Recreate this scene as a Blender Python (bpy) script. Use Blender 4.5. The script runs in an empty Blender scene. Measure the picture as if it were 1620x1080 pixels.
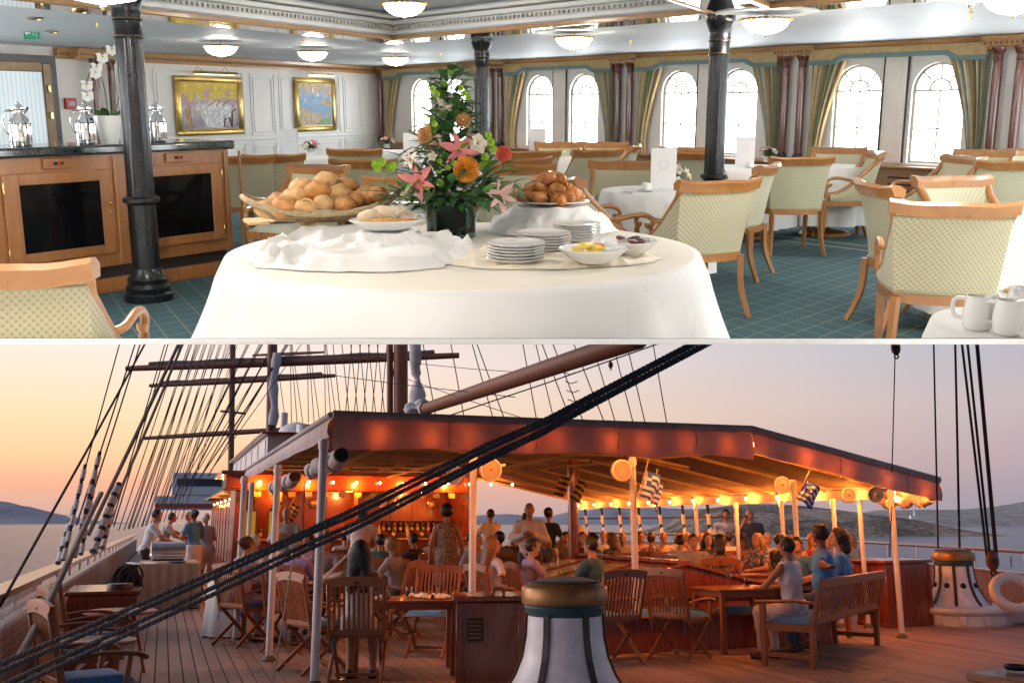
import bpy, bmesh, math, random
import numpy as np
from mathutils import Vector, Matrix, noise

random.seed(7)
R_ = math.radians
scene = bpy.context.scene
COL = scene.collection

# ------------------------------------------------------------------ camera
F, CX, CY = 1550.0, 810.0, 496.0          # focal length and principal point in photograph pixels (1620 wide)
HOR_ROOM, HOR_DECK = 166.0, 826.0          # eye-level lines of the two places
H_ROOM, H_DECK = 1.40, 1.50                # eye height above each floor
T_ROOM = math.atan((CY - HOR_ROOM) / F)
T_DECK = math.atan((CY - HOR_DECK) / F)
cam_d = bpy.data.cameras.new('camera'); cam = bpy.data.objects.new('camera', cam_d); COL.objects.link(cam)
cam_d.sensor_width = 36.0; cam_d.lens = 36.0 * F / 1620.0; cam_d.shift_y = -(540.0 - CY) / 1620.0
cam_d.clip_start = 0.05; cam_d.clip_end = 40000
cam.location = (0, 0, H_DECK); cam.rotation_euler = (math.pi / 2 - T_DECK, 0, 0)
scene.camera = cam
ROOM = Matrix.Translation((0, 0, H_DECK)) @ Matrix.Rotation(T_ROOM - T_DECK, 4, 'X') @ Matrix.Translation((0, 0, -H_ROOM))
DECK = Matrix.Identity(4)

# ------------------------------------------------------------------ sky, sun, exposure
world = bpy.data.worlds.new('World'); scene.world = world; world.use_nodes = True
nt = world.node_tree; nt.nodes.clear()
def _n(t, **k):
    n = nt.nodes.new(t)
    for a, b in k.items(): setattr(n, a, b)
    return n
def ramp(nt, stops, interp='LINEAR'):
    r = nt.nodes.new('ShaderNodeValToRGB'); el = r.color_ramp.elements
    r.color_ramp.interpolation = interp
    while len(el) < len(stops): el.new(0.5)
    for e, (p, c) in zip(el, stops): e.position = p; e.color = (*c[:3], 1)
    return r
SUN_AZ, SUN_EL = R_(-55), R_(7.0)          # the sun has just gone down ahead of the port bow
tc = _n('ShaderNodeTexCoord'); sep = _n('ShaderNodeSeparateXYZ'); nt.links.new(tc.outputs['Generated'], sep.inputs[0])
dot = _n('ShaderNodeVectorMath', operation='DOT_PRODUCT'); nt.links.new(tc.outputs['Generated'], dot.inputs[0])
dot.inputs[1].default_value = (math.sin(SUN_AZ), math.cos(SUN_AZ), 0)
mr = _n('ShaderNodeMapRange', interpolation_type='SMOOTHSTEP'); nt.links.new(dot.outputs['Value'], mr.inputs[0])
mr.inputs[1].default_value = -.02; mr.inputs[2].default_value = .95
warm = ramp(nt, [(0.0, (.50, .33, .28)), (.012, (.70, .42, .34)), (.035, (.93, .46, .29)), (.06, (1.0, .62, .34)), (.10, (1.03, .74, .46)), (.16, (1.02, .82, .72)), (.24, (.90, .78, .70)), (.5, (.42, .46, .56)), (1.0, (.13, .18, .30))])
cool = ramp(nt, [(0.0, (.30, .30, .37)), (.02, (.34, .31, .37)), (.06, (.45, .36, .42)), (.11, (.52, .44, .48)), (.17, (.42, .44, .52)), (.25, (.32, .38, .50)), (.5, (.15, .21, .33)), (1.0, (.09, .14, .25))])
mx = _n('ShaderNodeMix', data_type='RGBA'); nt.links.new(mr.outputs[0], mx.inputs[0])
for r in (warm, cool): nt.links.new(sep.outputs['Z'], r.inputs[0])
nt.links.new(cool.outputs[0], mx.inputs[6]); nt.links.new(warm.outputs[0], mx.inputs[7])
bg = _n('ShaderNodeBackground'); bg.inputs[1].default_value = 1.1; nt.links.new(mx.outputs[2], bg.inputs[0])
wo = _n('ShaderNodeOutputWorld'); nt.links.new(bg.outputs[0], wo.inputs[0])

sl = bpy.data.lights.new('sun', 'SUN'); sl.energy = 3.4; sl.angle = R_(60); sl.color = (1.0, .84, .84)
sun = bpy.data.objects.new('sun', sl); COL.objects.link(sun)
GLOW_AZ, GLOW_EL = R_(-84), R_(13)          # the lamp stands for the broad afterglow to port, centred clear of the picture
sun.rotation_euler = Vector((math.sin(GLOW_AZ) * math.cos(GLOW_EL), math.cos(GLOW_AZ) * math.cos(GLOW_EL), math.sin(GLOW_EL))).to_track_quat('Z', 'Y').to_euler()

scene.render.engine = 'CYCLES'
scene.view_settings.view_transform = 'Standard'; scene.view_settings.look = 'None'
scene.view_settings.exposure = 0.0; scene.view_settings.gamma = 1.0
cy = scene.cycles
cy.use_denoising = True
try: cy.denoiser = 'OPENIMAGEDENOISE'
except Exception: pass
cy.use_adaptive_sampling = True; cy.adaptive_threshold = 0.02
cy.max_bounces = 8; cy.diffuse_bounces = 5; cy.glossy_bounces = 4; cy.transmission_bounces = 6; cy.transparent_max_bounces = 12
cy.sample_clamp_indirect = 6.0; cy.caustics_reflective = False; cy.caustics_refractive = False
WINDOW_SKY = 15.0       # brightness of the overcast daylight outside the dining room
LAMP_GLOW = 50.0
BULB_W = 18.0

# ------------------------------------------------------------------ pixels to places
class View:
    def __init__(s, t, h): s.c, s.n, s.h = math.cos(t), math.sin(t), h
    def ray(s, u, v):
        a, b = (u - CX) / F, (CY - v) / F
        return Vector((a, s.c + b * s.n, b * s.c - s.n))
    def fl(s, u, v, z=0.0):                 # where the ray meets height z
        d = s.ray(u, v); k = (z - s.h) / d.z
        return Vector((d.x * k, d.y * k, z))
    def at(s, u, v, y):                     # where the ray meets depth y
        d = s.ray(u, v); k = y / d.y
        return Vector((d.x * k, y, d.z * k + s.h))
RV, DV = View(T_ROOM, H_ROOM), View(T_DECK, H_DECK)
SH = R_(19.2)                               # the ship's bow lies this far to port of the view
def shp(s, t, z=0.0): return Vector((-s * math.sin(SH) + t * math.cos(SH), s * math.cos(SH) + t * math.sin(SH), z))
def unshp(p): return (-p.x * math.sin(SH) + p.y * math.cos(SH), p.x * math.cos(SH) + p.y * math.sin(SH))

# ------------------------------------------------------------------ materials
MATS = {}
def _newmat(name):
    m = bpy.data.materials.new(name); m.use_nodes = True
    nt = m.node_tree; b = nt.nodes['Principled BSDF']
    return m, nt, b
def _map(nt, stretch, kind='Object'):
    tc = nt.nodes.new('ShaderNodeTexCoord'); mp = nt.nodes.new('ShaderNodeMapping')
    mp.inputs['Scale'].default_value = stretch
    nt.links.new(tc.outputs[kind], mp.inputs[0]); return mp
def _mixc(nt, fac, a, b, blend='MIX'):
    m = nt.nodes.new('ShaderNodeMix'); m.data_type = 'RGBA'; m.blend_type = blend
    for s, i in ((fac, 0), (a, 6), (b, 7)):
        if hasattr(s, 'is_output') or hasattr(s, 'links'): nt.links.new(s, m.inputs[i])
        else: m.inputs[i].default_value = s if i == 0 else (*s[:3], 1)
    return m.outputs[2]
def _math(nt, op, a, b=None):
    m = nt.nodes.new('ShaderNodeMath'); m.operation = op
    for s, i in ((a, 0), (b, 1)):
        if s is None: continue
        if hasattr(s, 'links'): nt.links.new(s, m.inputs[i])
        else: m.inputs[i].default_value = s
    return m.outputs[0]
def _noise(nt, vec, scale, detail=4, rough=.55):
    n = nt.nodes.new('ShaderNodeTexNoise'); n.inputs['Scale'].default_value = scale
    n.inputs['Detail'].default_value = detail; n.inputs['Roughness'].default_value = rough
    nt.links.new(vec, n.inputs['Vector']); return n.outputs['Fac']
def _bump(nt, b, h, s, d=.01):
    n = nt.nodes.new('ShaderNodeBump'); n.inputs['Strength'].default_value = s; n.inputs['Distance'].default_value = d
    nt.links.new(h, n.inputs['Height']); nt.links.new(n.outputs[0], b.inputs['Normal'])
def M(name, col=(.5, .5, .5), rough=.55, metal=0.0, var=.18, vs=5.0, bump=0.0, bs=60.0, stretch=(1, 1, 1), coat=0.0, rand=0.0, spec=.5, emit=0.0, sheen=0.0, rv=.12, translucent=0.0, tcol=None):
    if name in MATS: return MATS[name]
    m, nt, b = _newmat(name); mp = _map(nt, stretch).outputs[0]
    nz = _noise(nt, mp, vs)
    mr = nt.nodes.new('ShaderNodeMapRange'); nt.links.new(nz, mr.inputs[0]); mr.inputs[1].default_value = .3; mr.inputs[2].default_value = .7
    out = _mixc(nt, mr.outputs[0], [c * (1 - var) for c in col], [min(1, c * (1 + var)) for c in col])
    if rand:
        oi = nt.nodes.new('ShaderNodeObjectInfo'); f = _math(nt, 'MULTIPLY_ADD', oi.outputs['Random'], 2 * rand)
        f.node.inputs[2].default_value = 1 - rand
        h = nt.nodes.new('ShaderNodeHueSaturation'); nt.links.new(f, h.inputs['Value']); nt.links.new(out, h.inputs['Color']); out = h.outputs[0]
    nt.links.new(out, b.inputs['Base Color'])
    b.inputs['Metallic'].default_value = metal; b.inputs['Specular IOR Level'].default_value = spec
    b.inputs['Coat Weight'].default_value = coat; b.inputs['Coat Roughness'].default_value = .08
    if sheen: b.inputs['Sheen Weight'].default_value = sheen
    if rv:
        r2 = _noise(nt, mp, vs * 2.3); q = nt.nodes.new('ShaderNodeMapRange'); nt.links.new(r2, q.inputs[0])
        q.inputs[3].default_value = max(.02, rough - rv); q.inputs[4].default_value = min(1, rough + rv); nt.links.new(q.outputs[0], b.inputs['Roughness'])
    else: b.inputs['Roughness'].default_value = rough
    if bump: _bump(nt, b, _noise(nt, mp, bs, 3), bump)
    if emit:
        b.inputs['Emission Color'].default_value = (*col, 1); b.inputs['Emission Strength'].default_value = emit
    if translucent:
        tr = nt.nodes.new('ShaderNodeBsdfTranslucent'); nt.links.new(_mixc(nt, .75, out, tcol or col), tr.inputs[0])
        ms = nt.nodes.new('ShaderNodeMixShader'); ms.inputs[0].default_value = translucent
        nt.links.new(b.outputs[0], ms.inputs[1]); nt.links.new(tr.outputs[0], ms.inputs[2])
        nt.links.new(ms.outputs[0], nt.nodes['Material Output'].inputs[0])
    MATS[name] = m; return m
def CREASE(m, scale=5.0, strength=.3):          # sharp pressed folds in linen
    nt = m.node_tree; b = nt.nodes['Principled BSDF']; mp = _map(nt, (1, 1, .6)); v = nt.nodes.new('ShaderNodeTexVoronoi'); v.feature = 'DISTANCE_TO_EDGE'; v.inputs['Scale'].default_value = scale
    nz = nt.nodes.new('ShaderNodeTexNoise'); nz.inputs['Scale'].default_value = 3.0; nt.links.new(mp.outputs[0], nz.inputs['Vector']); ad = nt.nodes.new('ShaderNodeVectorMath'); ad.operation = 'MULTIPLY_ADD'; nt.links.new(nz.outputs['Color'], ad.inputs[0]); ad.inputs[1].default_value = (.35, .35, .35); nt.links.new(mp.outputs[0], ad.inputs[2]); nt.links.new(ad.outputs[0], v.inputs['Vector'])
    _bump(nt, b, _math(nt, 'MINIMUM', v.outputs['Distance'], .25), strength, .03); return m
def WOOD(name, c1, c2, rough=.35, scale=3.0, stretch=(14, 14, 1.2), coat=0.0, rand=.12, bump=.08):
    if name in MATS: return MATS[name]
    m, nt, b = _newmat(name); mp = _map(nt, stretch).outputs[0]
    n1 = _noise(nt, mp, scale, 6, .65); n2 = _noise(nt, mp, scale * .3, 2)
    r = ramp(nt, [(.28, c1), (.5, [(a + b_) / 2 for a, b_ in zip(c1, c2)]), (.72, c2)]); nt.links.new(n1, r.inputs[0])
    out = _mixc(nt, _math(nt, 'MULTIPLY', n2, .5), r.outputs[0], [c * .6 for c in c1])
    oi = nt.nodes.new('ShaderNodeObjectInfo'); f = _math(nt, 'MULTIPLY_ADD', oi.outputs['Random'], 2 * rand); f.node.inputs[2].default_value = 1 - rand
    h = nt.nodes.new('ShaderNodeHueSaturation'); nt.links.new(f, h.inputs['Value']); nt.links.new(out, h.inputs['Color'])
    nt.links.new(h.outputs[0], b.inputs['Base Color'])
    q = nt.nodes.new('ShaderNodeMapRange'); nt.links.new(n1, q.inputs[0]); q.inputs[3].default_value = rough - .1; q.inputs[4].default_value = rough + .15
    nt.links.new(q.outputs[0], b.inputs['Roughness'])
    b.inputs['Coat Weight'].default_value = coat; b.inputs['Coat Roughness'].default_value = .1
    _bump(nt, b, n1, bump, .004); MATS[name] = m; return m
def GLOW(name, col, s, twosided=True):
    if name in MATS: return MATS[name]
    m, nt, b = _newmat(name); nt.nodes.remove(b)
    e = nt.nodes.new('ShaderNodeEmission'); e.inputs[0].default_value = (*col, 1); e.inputs[1].default_value = s
    nt.links.new(e.outputs[0], nt.nodes['Material Output'].inputs[0]); MATS[name] = m; return m
def DAYLIGHT(name, col, s):                  # an overcast sky seen from the inside of its box; the outside of the box is dark
    m, nt, b = _newmat(name); b.inputs['Base Color'].default_value = (.05, .05, .05, 1)
    e = nt.nodes.new('ShaderNodeEmission'); e.inputs[0].default_value = (*col, 1); e.inputs[1].default_value = s
    g = nt.nodes.new('ShaderNodeNewGeometry'); x = nt.nodes.new('ShaderNodeMixShader'); nt.links.new(g.outputs['Backfacing'], x.inputs[0])
    nt.links.new(b.outputs[0], x.inputs[1]); nt.links.new(e.outputs[0], x.inputs[2]); nt.links.new(x.outputs[0], nt.nodes['Material Output'].inputs[0]); MATS[name] = m; return m
def GLASS(name, col=(.95, .97, .97), rough=.02, thin=True, ior=1.45, refl=.8):
    if name in MATS: return MATS[name]
    m, nt, b = _newmat(name)
    if thin:
        nt.nodes.remove(b)
        t = nt.nodes.new('ShaderNodeBsdfTransparent'); t.inputs[0].default_value = (*col, 1)
        g = nt.nodes.new('ShaderNodeBsdfGlossy'); g.inputs['Roughness'].default_value = rough
        lw = nt.nodes.new('ShaderNodeLayerWeight'); lw.inputs[0].default_value = .35
        x = nt.nodes.new('ShaderNodeMixShader'); nt.links.new(_math(nt, 'MULTIPLY', lw.outputs['Fresnel'], refl), x.inputs[0])
        nt.links.new(t.outputs[0], x.inputs[1]); nt.links.new(g.outputs[0], x.inputs[2])
        nt.links.new(x.outputs[0], nt.nodes['Material Output'].inputs[0])
    else:
        b.inputs['Base Color'].default_value = (*col, 1); b.inputs['Transmission Weight'].default_value = 1; b.inputs['Roughness'].default_value = rough; b.inputs['IOR'].default_value = ior
    MATS[name] = m; return m

# ------------------------------------------------------------------ mesh building
class MB:
    def __init__(s): s.v = []; s.f = []; s.mi = []; s.cur = 0
    def add(s, vs, fs):
        o = len(s.v); s.v.extend(Vector(p) for p in vs)
        s.f.extend(tuple(i + o for i in f) for f in fs); s.mi.extend([s.cur] * len(fs)); return s
    def m(s, i): s.cur = i; return s
    def box(s, c, size, b=0.0, R=None):
        c = Vector(c); h = [x / 2 for x in size]; vs = []; fs = []
        b = min(b, *[x * .49 for x in h]) if b else 0
        if not b:
            P = [(x, y, z) for x in (-1, 1) for y in (-1, 1) for z in (-1, 1)]
            vs = [Vector((p[0] * h[0], p[1] * h[1], p[2] * h[2])) for p in P]
            fs = [(0, 1, 3, 2), (4, 6, 7, 5), (0, 4, 5, 1), (2, 3, 7, 6), (0, 2, 6, 4), (1, 5, 7, 3)]
        else:
            idx = {}
            for x in (-1, 1):
                for y in (-1, 1):
                    for z in (-1, 1):
                        for a in range(3):
                            p = [x * h[0], y * h[1], z * h[2]]
                            for k in range(3):
                                if k != a: p[k] -= (x, y, z)[k] * b
                            idx[(x, y, z, a)] = len(vs); vs.append(Vector(p))
            def face(keys):
                q = [idx[k] for k in keys]
                cc = sum((vs[i] for i in q), Vector()) / len(q)
                n = (vs[q[1]] - vs[q[0]]).cross(vs[q[2]] - vs[q[1]])
                fs.append(tuple(q) if n.dot(cc) > 0 else tuple(reversed(q)))
            for a in range(3):
                o = [k for k in range(3) if k != a]
                for sg in (-1, 1):
                    ks = []
                    for (p, q) in ((-1, -1), (1, -1), (1, 1), (-1, 1)):
                        t = [0, 0, 0]; t[a] = sg; t[o[0]] = p; t[o[1]] = q; ks.append((*t, a))
                    face(ks)
                for p in (-1, 1):
                    for q in (-1, 1):
                        t0 = [0, 0, 0]; t0[a] = -1; t0[o[0]] = p; t0[o[1]] = q; t1 = list(t0); t1[a] = 1
                        face([(*t0, o[0]), (*t1, o[0]), (*t1, o[1]), (*t0, o[1])])
            for x in (-1, 1):
                for y in (-1, 1):
                    for z in (-1, 1): face([(x, y, z, 0), (x, y, z, 1), (x, y, z, 2)])
        if R is not None: vs = [R @ v for v in vs]
        return s.add([v + c for v in vs], fs)
    def bar(s, a, b, w, h=None, bev=0.0, up=(0, 0, 1)):      # a rectangular bar from a to b
        a, b = Vector(a), Vector(b); d = b - a; L = d.length; d.normalize(); up = Vector(up)
        if abs(d.dot(up)) > .98: up = Vector((0, 1, 0))
        x = d.cross(up).normalized(); z = x.cross(d)
        R = Matrix((x, d, z)).transposed()
        return s.box((a + b) / 2, (w, L, h or w), bev, R)
    def tube(s, pts, r, n=8, cap=True, flat=1.0):
        pts = [Vector(p) for p in pts]; k = len(pts); rs = r if isinstance(r, (list, tuple)) else [r] * k
        vs = []; fs = []; up = None
        for i, p in enumerate(pts):
            d = (pts[min(i + 1, k - 1)] - pts[max(i - 1, 0)]).normalized()
            if up is None:
                up = Vector((0, 0, 1)) if abs(d.z) < .9 else Vector((1, 0, 0))
            x = d.cross(up).normalized(); up = x.cross(d).normalized()
            for j in range(n):
                a = 2 * math.pi * j / n; vs.append(p + (x * math.cos(a) + up * math.sin(a) * flat) * rs[i])
        for i in range(k - 1):
            for j in range(n):
                q = (j + 1) % n; fs.append((i * n + j, i * n + q, (i + 1) * n + q, (i + 1) * n + j))
        if cap: fs.append(tuple(reversed(range(n)))); fs.append(tuple((k - 1) * n + j for j in range(n)))
        return s.add(vs, fs)
    def lathe(s, prof, n=24, c=(0, 0, 0), wob=None, cap=True, sx=1, sy=1):
        c = Vector(c); vs = []; fs = []; k = len(prof)
        for i, (r, z) in enumerate(prof):
            for j in range(n):
                a = 2 * math.pi * j / n; rr = r + (wob(a, i / (k - 1)) if wob else 0)
                vs.append(c + Vector((rr * math.cos(a) * sx, rr * math.sin(a) * sy, z)))
        for i in range(k - 1):
            for j in range(n):
                q = (j + 1) % n; fs.append((i * n + j, i * n + q, (i + 1) * n + q, (i + 1) * n + j))
        if cap:
            if prof[0][0] > 1e-5: fs.append(tuple(reversed(range(n))))
            if prof[-1][0] > 1e-5: fs.append(tuple((k - 1) * n + j for j in range(n)))
        return s.add(vs, fs)
    def ball(s, c, r, n=12, m=8, sc=(1, 1, 1), R=None, wob=0.0):
        prof = [(math.sin(math.pi * i / m), -math.cos(math.pi * i / m)) for i in range(m + 1)]
        t = MB(); t.lathe(prof, n, cap=False); c = Vector(c); out = []
        for v in t.v:
            k = 1 + wob * noise.noise(v * 2.2 + c * 7) if wob else 1
            w = Vector((v.x * sc[0], v.y * sc[1], v.z * sc[2])) * r * k
            out.append(c + (R @ w if R is not None else w))
        return s.add(out, t.f)
    def grid(s, fn, nu, nv, close=False):
        vs = [fn(i / nu, j / nv) for j in range(nv + 1) for i in range(nu + 1)]
        fs = [(j * (nu + 1) + i, j * (nu + 1) + i + 1, (j + 1) * (nu + 1) + i + 1, (j + 1) * (nu + 1) + i) for j in range(nv) for i in range(nu)]
        return s.add(vs, fs)
    def prism(s, outline, a, b, axis=1):       # outline of 2-d points extruded along an axis from a to b
        k = len(outline)
        def P(p, t): return {0: (t, p[0], p[1]), 1: (p[0], t, p[1]), 2: (p[0], p[1], t)}[axis]
        vs = [P(p, a) for p in outline] + [P(p, b) for p in outline]
        fs = [tuple(reversed(range(k))), tuple(range(k, 2 * k))] + [(i, (i + 1) % k, k + (i + 1) % k, k + i) for i in range(k)]
        return s.add(vs, fs)
    def poly(s, pts): return s.add(pts, [tuple(range(len(pts)))])
    def xf(s, mtx): s.v = [mtx @ v for v in s.v]; return s
    def merge(s, o): return s.add(o.v, o.f)
    def mesh(s, name, mats, smooth=None):
        me = bpy.data.meshes.new(name); me.from_pydata([tuple(v) for v in s.v], [], s.f)
        bm = bmesh.new(); bm.from_mesh(me); bmesh.ops.remove_doubles(bm, verts=bm.verts, dist=1e-5)
        bmesh.ops.recalc_face_normals(bm, faces=bm.faces); 
        if smooth is not None:
            for f in bm.faces: f.smooth = True
            lim = R_(smooth)
            for e in bm.edges:
                if len(e.link_faces) == 2 and e.calc_face_angle(0) > lim: e.smooth = False
        bm.to_mesh(me); bm.free()
        for m in (mats if isinstance(mats, (list, tuple)) else [mats]): me.materials.append(m)
        if any(s.mi) and len(s.mi) == len(me.polygons): me.polygons.foreach_set('material_index', s.mi)
        return me
    def build(s, name, mats, parent=None, smooth=40):
        o = bpy.data.objects.new(name, s.mesh(name, mats, smooth)); COL.objects.link(o)
        if parent is not None: o.parent = parent
        return o
def tag(o, label, cat, group=None):
    o['label'] = label; o['category'] = cat
    if group: o['group'] = group
    return o
def pose(o, S, loc=(0, 0, 0), rz=0.0, sc=1.0, rx=0.0, ry=0.0):
    o.matrix_world = S @ Matrix.Translation(loc) @ Matrix.Rotation(rz, 4, 'Z') @ Matrix.Rotation(rx, 4, 'X') @ Matrix.Rotation(ry, 4, 'Y') @ Matrix.Diagonal((*([sc] * 3 if not isinstance(sc, tuple) else sc), 1)); return o
def thing(name, label, cat, S=DECK, loc=(0, 0, 0), rz=0.0, group=None, sc=1.0):
    o = bpy.data.objects.new(name, None); COL.objects.link(o); o.empty_display_size = .1
    tag(o, label, cat, group); return pose(o, S, loc, rz, sc)
def solo(mb, name, mats, label, cat, S=DECK, loc=(0, 0, 0), rz=0.0, group=None, smooth=40, sc=1.0):
    o = mb.build(name, mats, None, smooth); tag(o, label, cat, group); return pose(o, S, loc, rz, sc)
def struct(mb, name, mats, S=DECK, smooth=None, parent=None):
    o = mb.build(name, mats, parent, smooth); o['kind'] = 'structure'
    if parent is None: o.matrix_world = S
    return o
KIDS = {}
def kids(o):
    return [c for c in bpy.data.objects if c.parent == o] if o.name not in KIDS else KIDS[o.name]
def tree_of(o): return (o, [tree_of(c) for c in o.children])
def copy_tree(t, parent=None):
    o, ch = t; c = o.copy(); COL.objects.link(c)
    if parent is not None: c.parent = parent
    for k in ch: copy_tree(k, c)
    return c
def clone(tree, label, S, loc, rz, group=None, sc=1.0):
    c = copy_tree(tree); c['label'] = label
    if group: c['group'] = group
    elif 'group' in c: del c['group']
    return pose(c, S, loc, rz, sc)
def piece(mesh, name, parent, loc=(0, 0, 0), rot=(0, 0, 0), sc=(1, 1, 1)):      # shared-mesh part
    o = bpy.data.objects.new(name, mesh); COL.objects.link(o); o.parent = parent
    o.location = loc; o.rotation_euler = rot; o.scale = sc; return o
def wpath(pts, n=6):                       # smooth curve through points
    pts = [Vector(p) for p in pts]; out = []
    for i in range(len(pts) - 1):
        p0, p1, p2, p3 = pts[max(i - 1, 0)], pts[i], pts[i + 1], pts[min(i + 2, len(pts) - 1)]
        for k in range(n):
            t = k / n
            out.append(.5 * ((2 * p1) + (p2 - p0) * t + (2 * p0 - 5 * p1 + 4 * p2 - p3) * t * t + (3 * p1 - p0 - 3 * p2 + p3) * t ** 3))
    out.append(pts[-1]); return out
def place_at(o, S, loc, rz=0.0): return pose(o, S, loc, rz)
# the white slab between the dining room and the deck below: everything in the room ends on it
_d0 = DV.ray(CX, 536.0)
CUT_N = Vector((0, -_d0.z, _d0.y)).normalized(); CUT_P = Vector((0, 0, H_DECK))
def cut_to_slab(root):
    bpy.context.view_layer.update()
    todo = [root] + list(root.children_recursive)
    for o in todo:
        if o.type != 'MESH': continue
        w = o.matrix_world
        if all((w @ Vector(c) - CUT_P).dot(CUT_N) > 0 for c in o.bound_box): continue
        if all((w @ Vector(c) - CUT_P).dot(CUT_N) < 0 for c in o.bound_box):
            bpy.data.objects.remove(o); continue
        if o.data.users > 1: o.data = o.data.copy()
        inv = w.inverted(); bm = bmesh.new(); bm.from_mesh(o.data)
        bmesh.ops.bisect_plane(bm, geom=bm.verts[:] + bm.edges[:] + bm.faces[:], plane_co=inv @ (CUT_P + CUT_N * .003), plane_no=(inv.to_3x3() @ CUT_N), clear_inner=True)
        bm.to_mesh(o.data); bm.free()
# ================================================================== THE DINING ROOM: shell
WHITE = M('white_paint', (.80, .79, .77), .45, var=.04, vs=2)
WALLP = M('wall_paint', (.80, .76, .72), .5, var=.05, vs=1.5)
CEILP = M('ceiling_paint', (.74, .75, .77), .55, var=.04, vs=1.2)
CHERRY = WOOD('cherry_wood', (.36, .15, .05), (.55, .26, .09), .28, coat=.5)
TRIMW = WOOD('trim_wood', (.40, .20, .07), (.58, .32, .13), .32, stretch=(1.2, 14, 14), coat=.3)
MAHOG = WOOD('mahogany', (.11, .028, .018), (.19, .055, .03), .2, coat=.7)
GOLD = M('gold_leaf', (.62, .42, .13), .35, metal=.9, var=.2, vs=20, bump=.15, bs=80)
BRASS = M('polished_brass', (.75, .56, .25), .22, metal=1, var=.1)
SILVER = M('silver_plate', (.82, .82, .83), .12, metal=1, var=.05, rv=.05)
BLACKG = M('black_gloss', (.006, .007, .009), .30, var=.2, vs=30, coat=.12, spec=.35, bump=.12, bs=45, stretch=(1, 1, .25))
LINEN = M('white_linen', (.78, .775, .765), .8, var=.03, vs=3, bump=.05, bs=300, sheen=.2)
LINENC = M('cream_linen', (.80, .69, .52), .8, var=.05, vs=3, bump=.05, bs=300, sheen=.2)
CREASE(LINEN, 6.0, .22)
CHINA = M('white_china', (.85, .85, .84), .12, var=.02, coat=.5, rv=.04)
FROST = GLOW('frosted_lamp_bowl', (1.0, .92, .82), LAMP_GLOW)
DAY = DAYLIGHT('overcast_daylight', (.93, .97, 1.0), WINDOW_SKY)
PANE = GLASS('window_glass', refl=.3)

def frame_m(org, x, y): return Matrix(((x[0], y[0], 0, org[0]), (x[1], y[1], 0, org[1]), (0, 0, 1, 0), (0, 0, 0, 1)))
C0 = Vector((-2.9, 22.0)); wx = Vector((.6644, -.7474)).normalized(); wn = Vector((-wx.y, wx.x))
vl = Vector((-.44, -.898)).normalized()
WW = frame_m(C0, wx, wn)                                   # window wall: x along it, y outwards
LX = -vl; LN = Vector((-LX.y, LX.x)); LW = frame_m(C0, LX, LN)
SW, SL = ROOM @ WW, ROOM @ LW
def kw(u): a = (u - CX) / F / 1.0224; return (a * C0.y - C0.x) / (wx.x - a * wx.y)
def ql(u): a = (u - CX) / F / 1.0224; return (C0.x - a * C0.y) / (a * vl.y - vl.x)
ZC = 2.21                                                   # ceiling height

# the white slab that carries the room; its edge is the white line between room and deck
def at_row(v, y):
    d = DV.ray(CX, v); return Vector((0, y, H_DECK + d.z / d.y * y))
def hw(y): return .56 * y + 1.3                             # half-width of the room's footprint at depth y
def slab():
    mb = MB(); y0, y1 = .8, 8.5
    t0, t1, b0, b1 = at_row(535.6, 1.5), at_row(535.6, y1), at_row(544.6, y0), at_row(544.6, y1)
    P = [Vector((sx * hw(p.y), p.y, p.z)) for sx in (-1, 1) for p in (t0, t1, b1, b0)]
    mb.add(P, [(0, 1, 2, 3), (4, 7, 6, 5), (0, 4, 5, 1), (1, 5, 6, 2), (2, 6, 7, 3), (3, 7, 4, 0)])
    return mb
def clip_sides(o, S=None):
    """trim a piece of the shell to the room's footprint"""
    bpy.context.view_layer.update()
    for q in [o] + list(o.children_recursive):
        inv = q.matrix_world.inverted() @ ROOM; bm = bmesh.new(); bm.from_mesh(q.data)
        for sx in (-1, 1):
            n = Vector((sx, -.56, 0)).normalized(); bmesh.ops.bisect_plane(bm, geom=bm.verts[:] + bm.edges[:] + bm.faces[:], plane_co=inv @ Vector((sx * 1.3, 0, 0)), plane_no=inv.to_3x3() @ n, clear_outer=True)
        bm.to_mesh(q.data); bm.free()
    return o
struct(slab(), 'floor_slab', M('slab_paint', (.9, .9, .9), .5, var=.01, vs=2))

# carpet
def carpet_mat():
    m, nt, b = _newmat('lattice_carpet')
    tcn = nt.nodes.new('ShaderNodeTexCoord'); mp = nt.nodes.new('ShaderNodeMapping'); nt.links.new(tcn.outputs['Object'], mp.inputs[0])
    mp.inputs['Rotation'].default_value = (0, 0, R_(8)); mp.inputs['Scale'].default_value = (5.2, 3.6, 1)
    sp = nt.nodes.new('ShaderNodeSeparateXYZ'); nt.links.new(mp.outputs[0], sp.inputs[0])
    def line(x):
        fr = _math(nt, 'FRACT', x); d = _math(nt, 'ABSOLUTE', _math(nt, 'SUBTRACT', fr, .5)); return _math(nt, 'LESS_THAN', d, .026)
    ln = _math(nt, 'MAXIMUM', line(_math(nt, 'ADD', sp.outputs[0], sp.outputs[1])), line(_math(nt, 'SUBTRACT', sp.outputs[0], sp.outputs[1])))
    big = _noise(nt, tcn.outputs['Object'], .8, 3); fine = _noise(nt, tcn.outputs['Object'], 55, 3)
    base = _mixc(nt, fine, (.030, .075, .095), (.062, .125, .15))
    base = _mixc(nt, _math(nt, 'MULTIPLY', big, .35), base, (.04, .06, .045))
    out = _mixc(nt, _math(nt, 'MULTIPLY', ln, .6), base, (.27, .25, .17))
    nt.links.new(out, b.inputs['Base Color']); b.inputs['Roughness'].default_value = .95; b.inputs['Specular IOR Level'].default_value = .15
    _bump(nt, b, fine, .4, .006); return m
corner_r = C0 + wx * 27; corner_l = C0 + vl * 18
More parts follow.
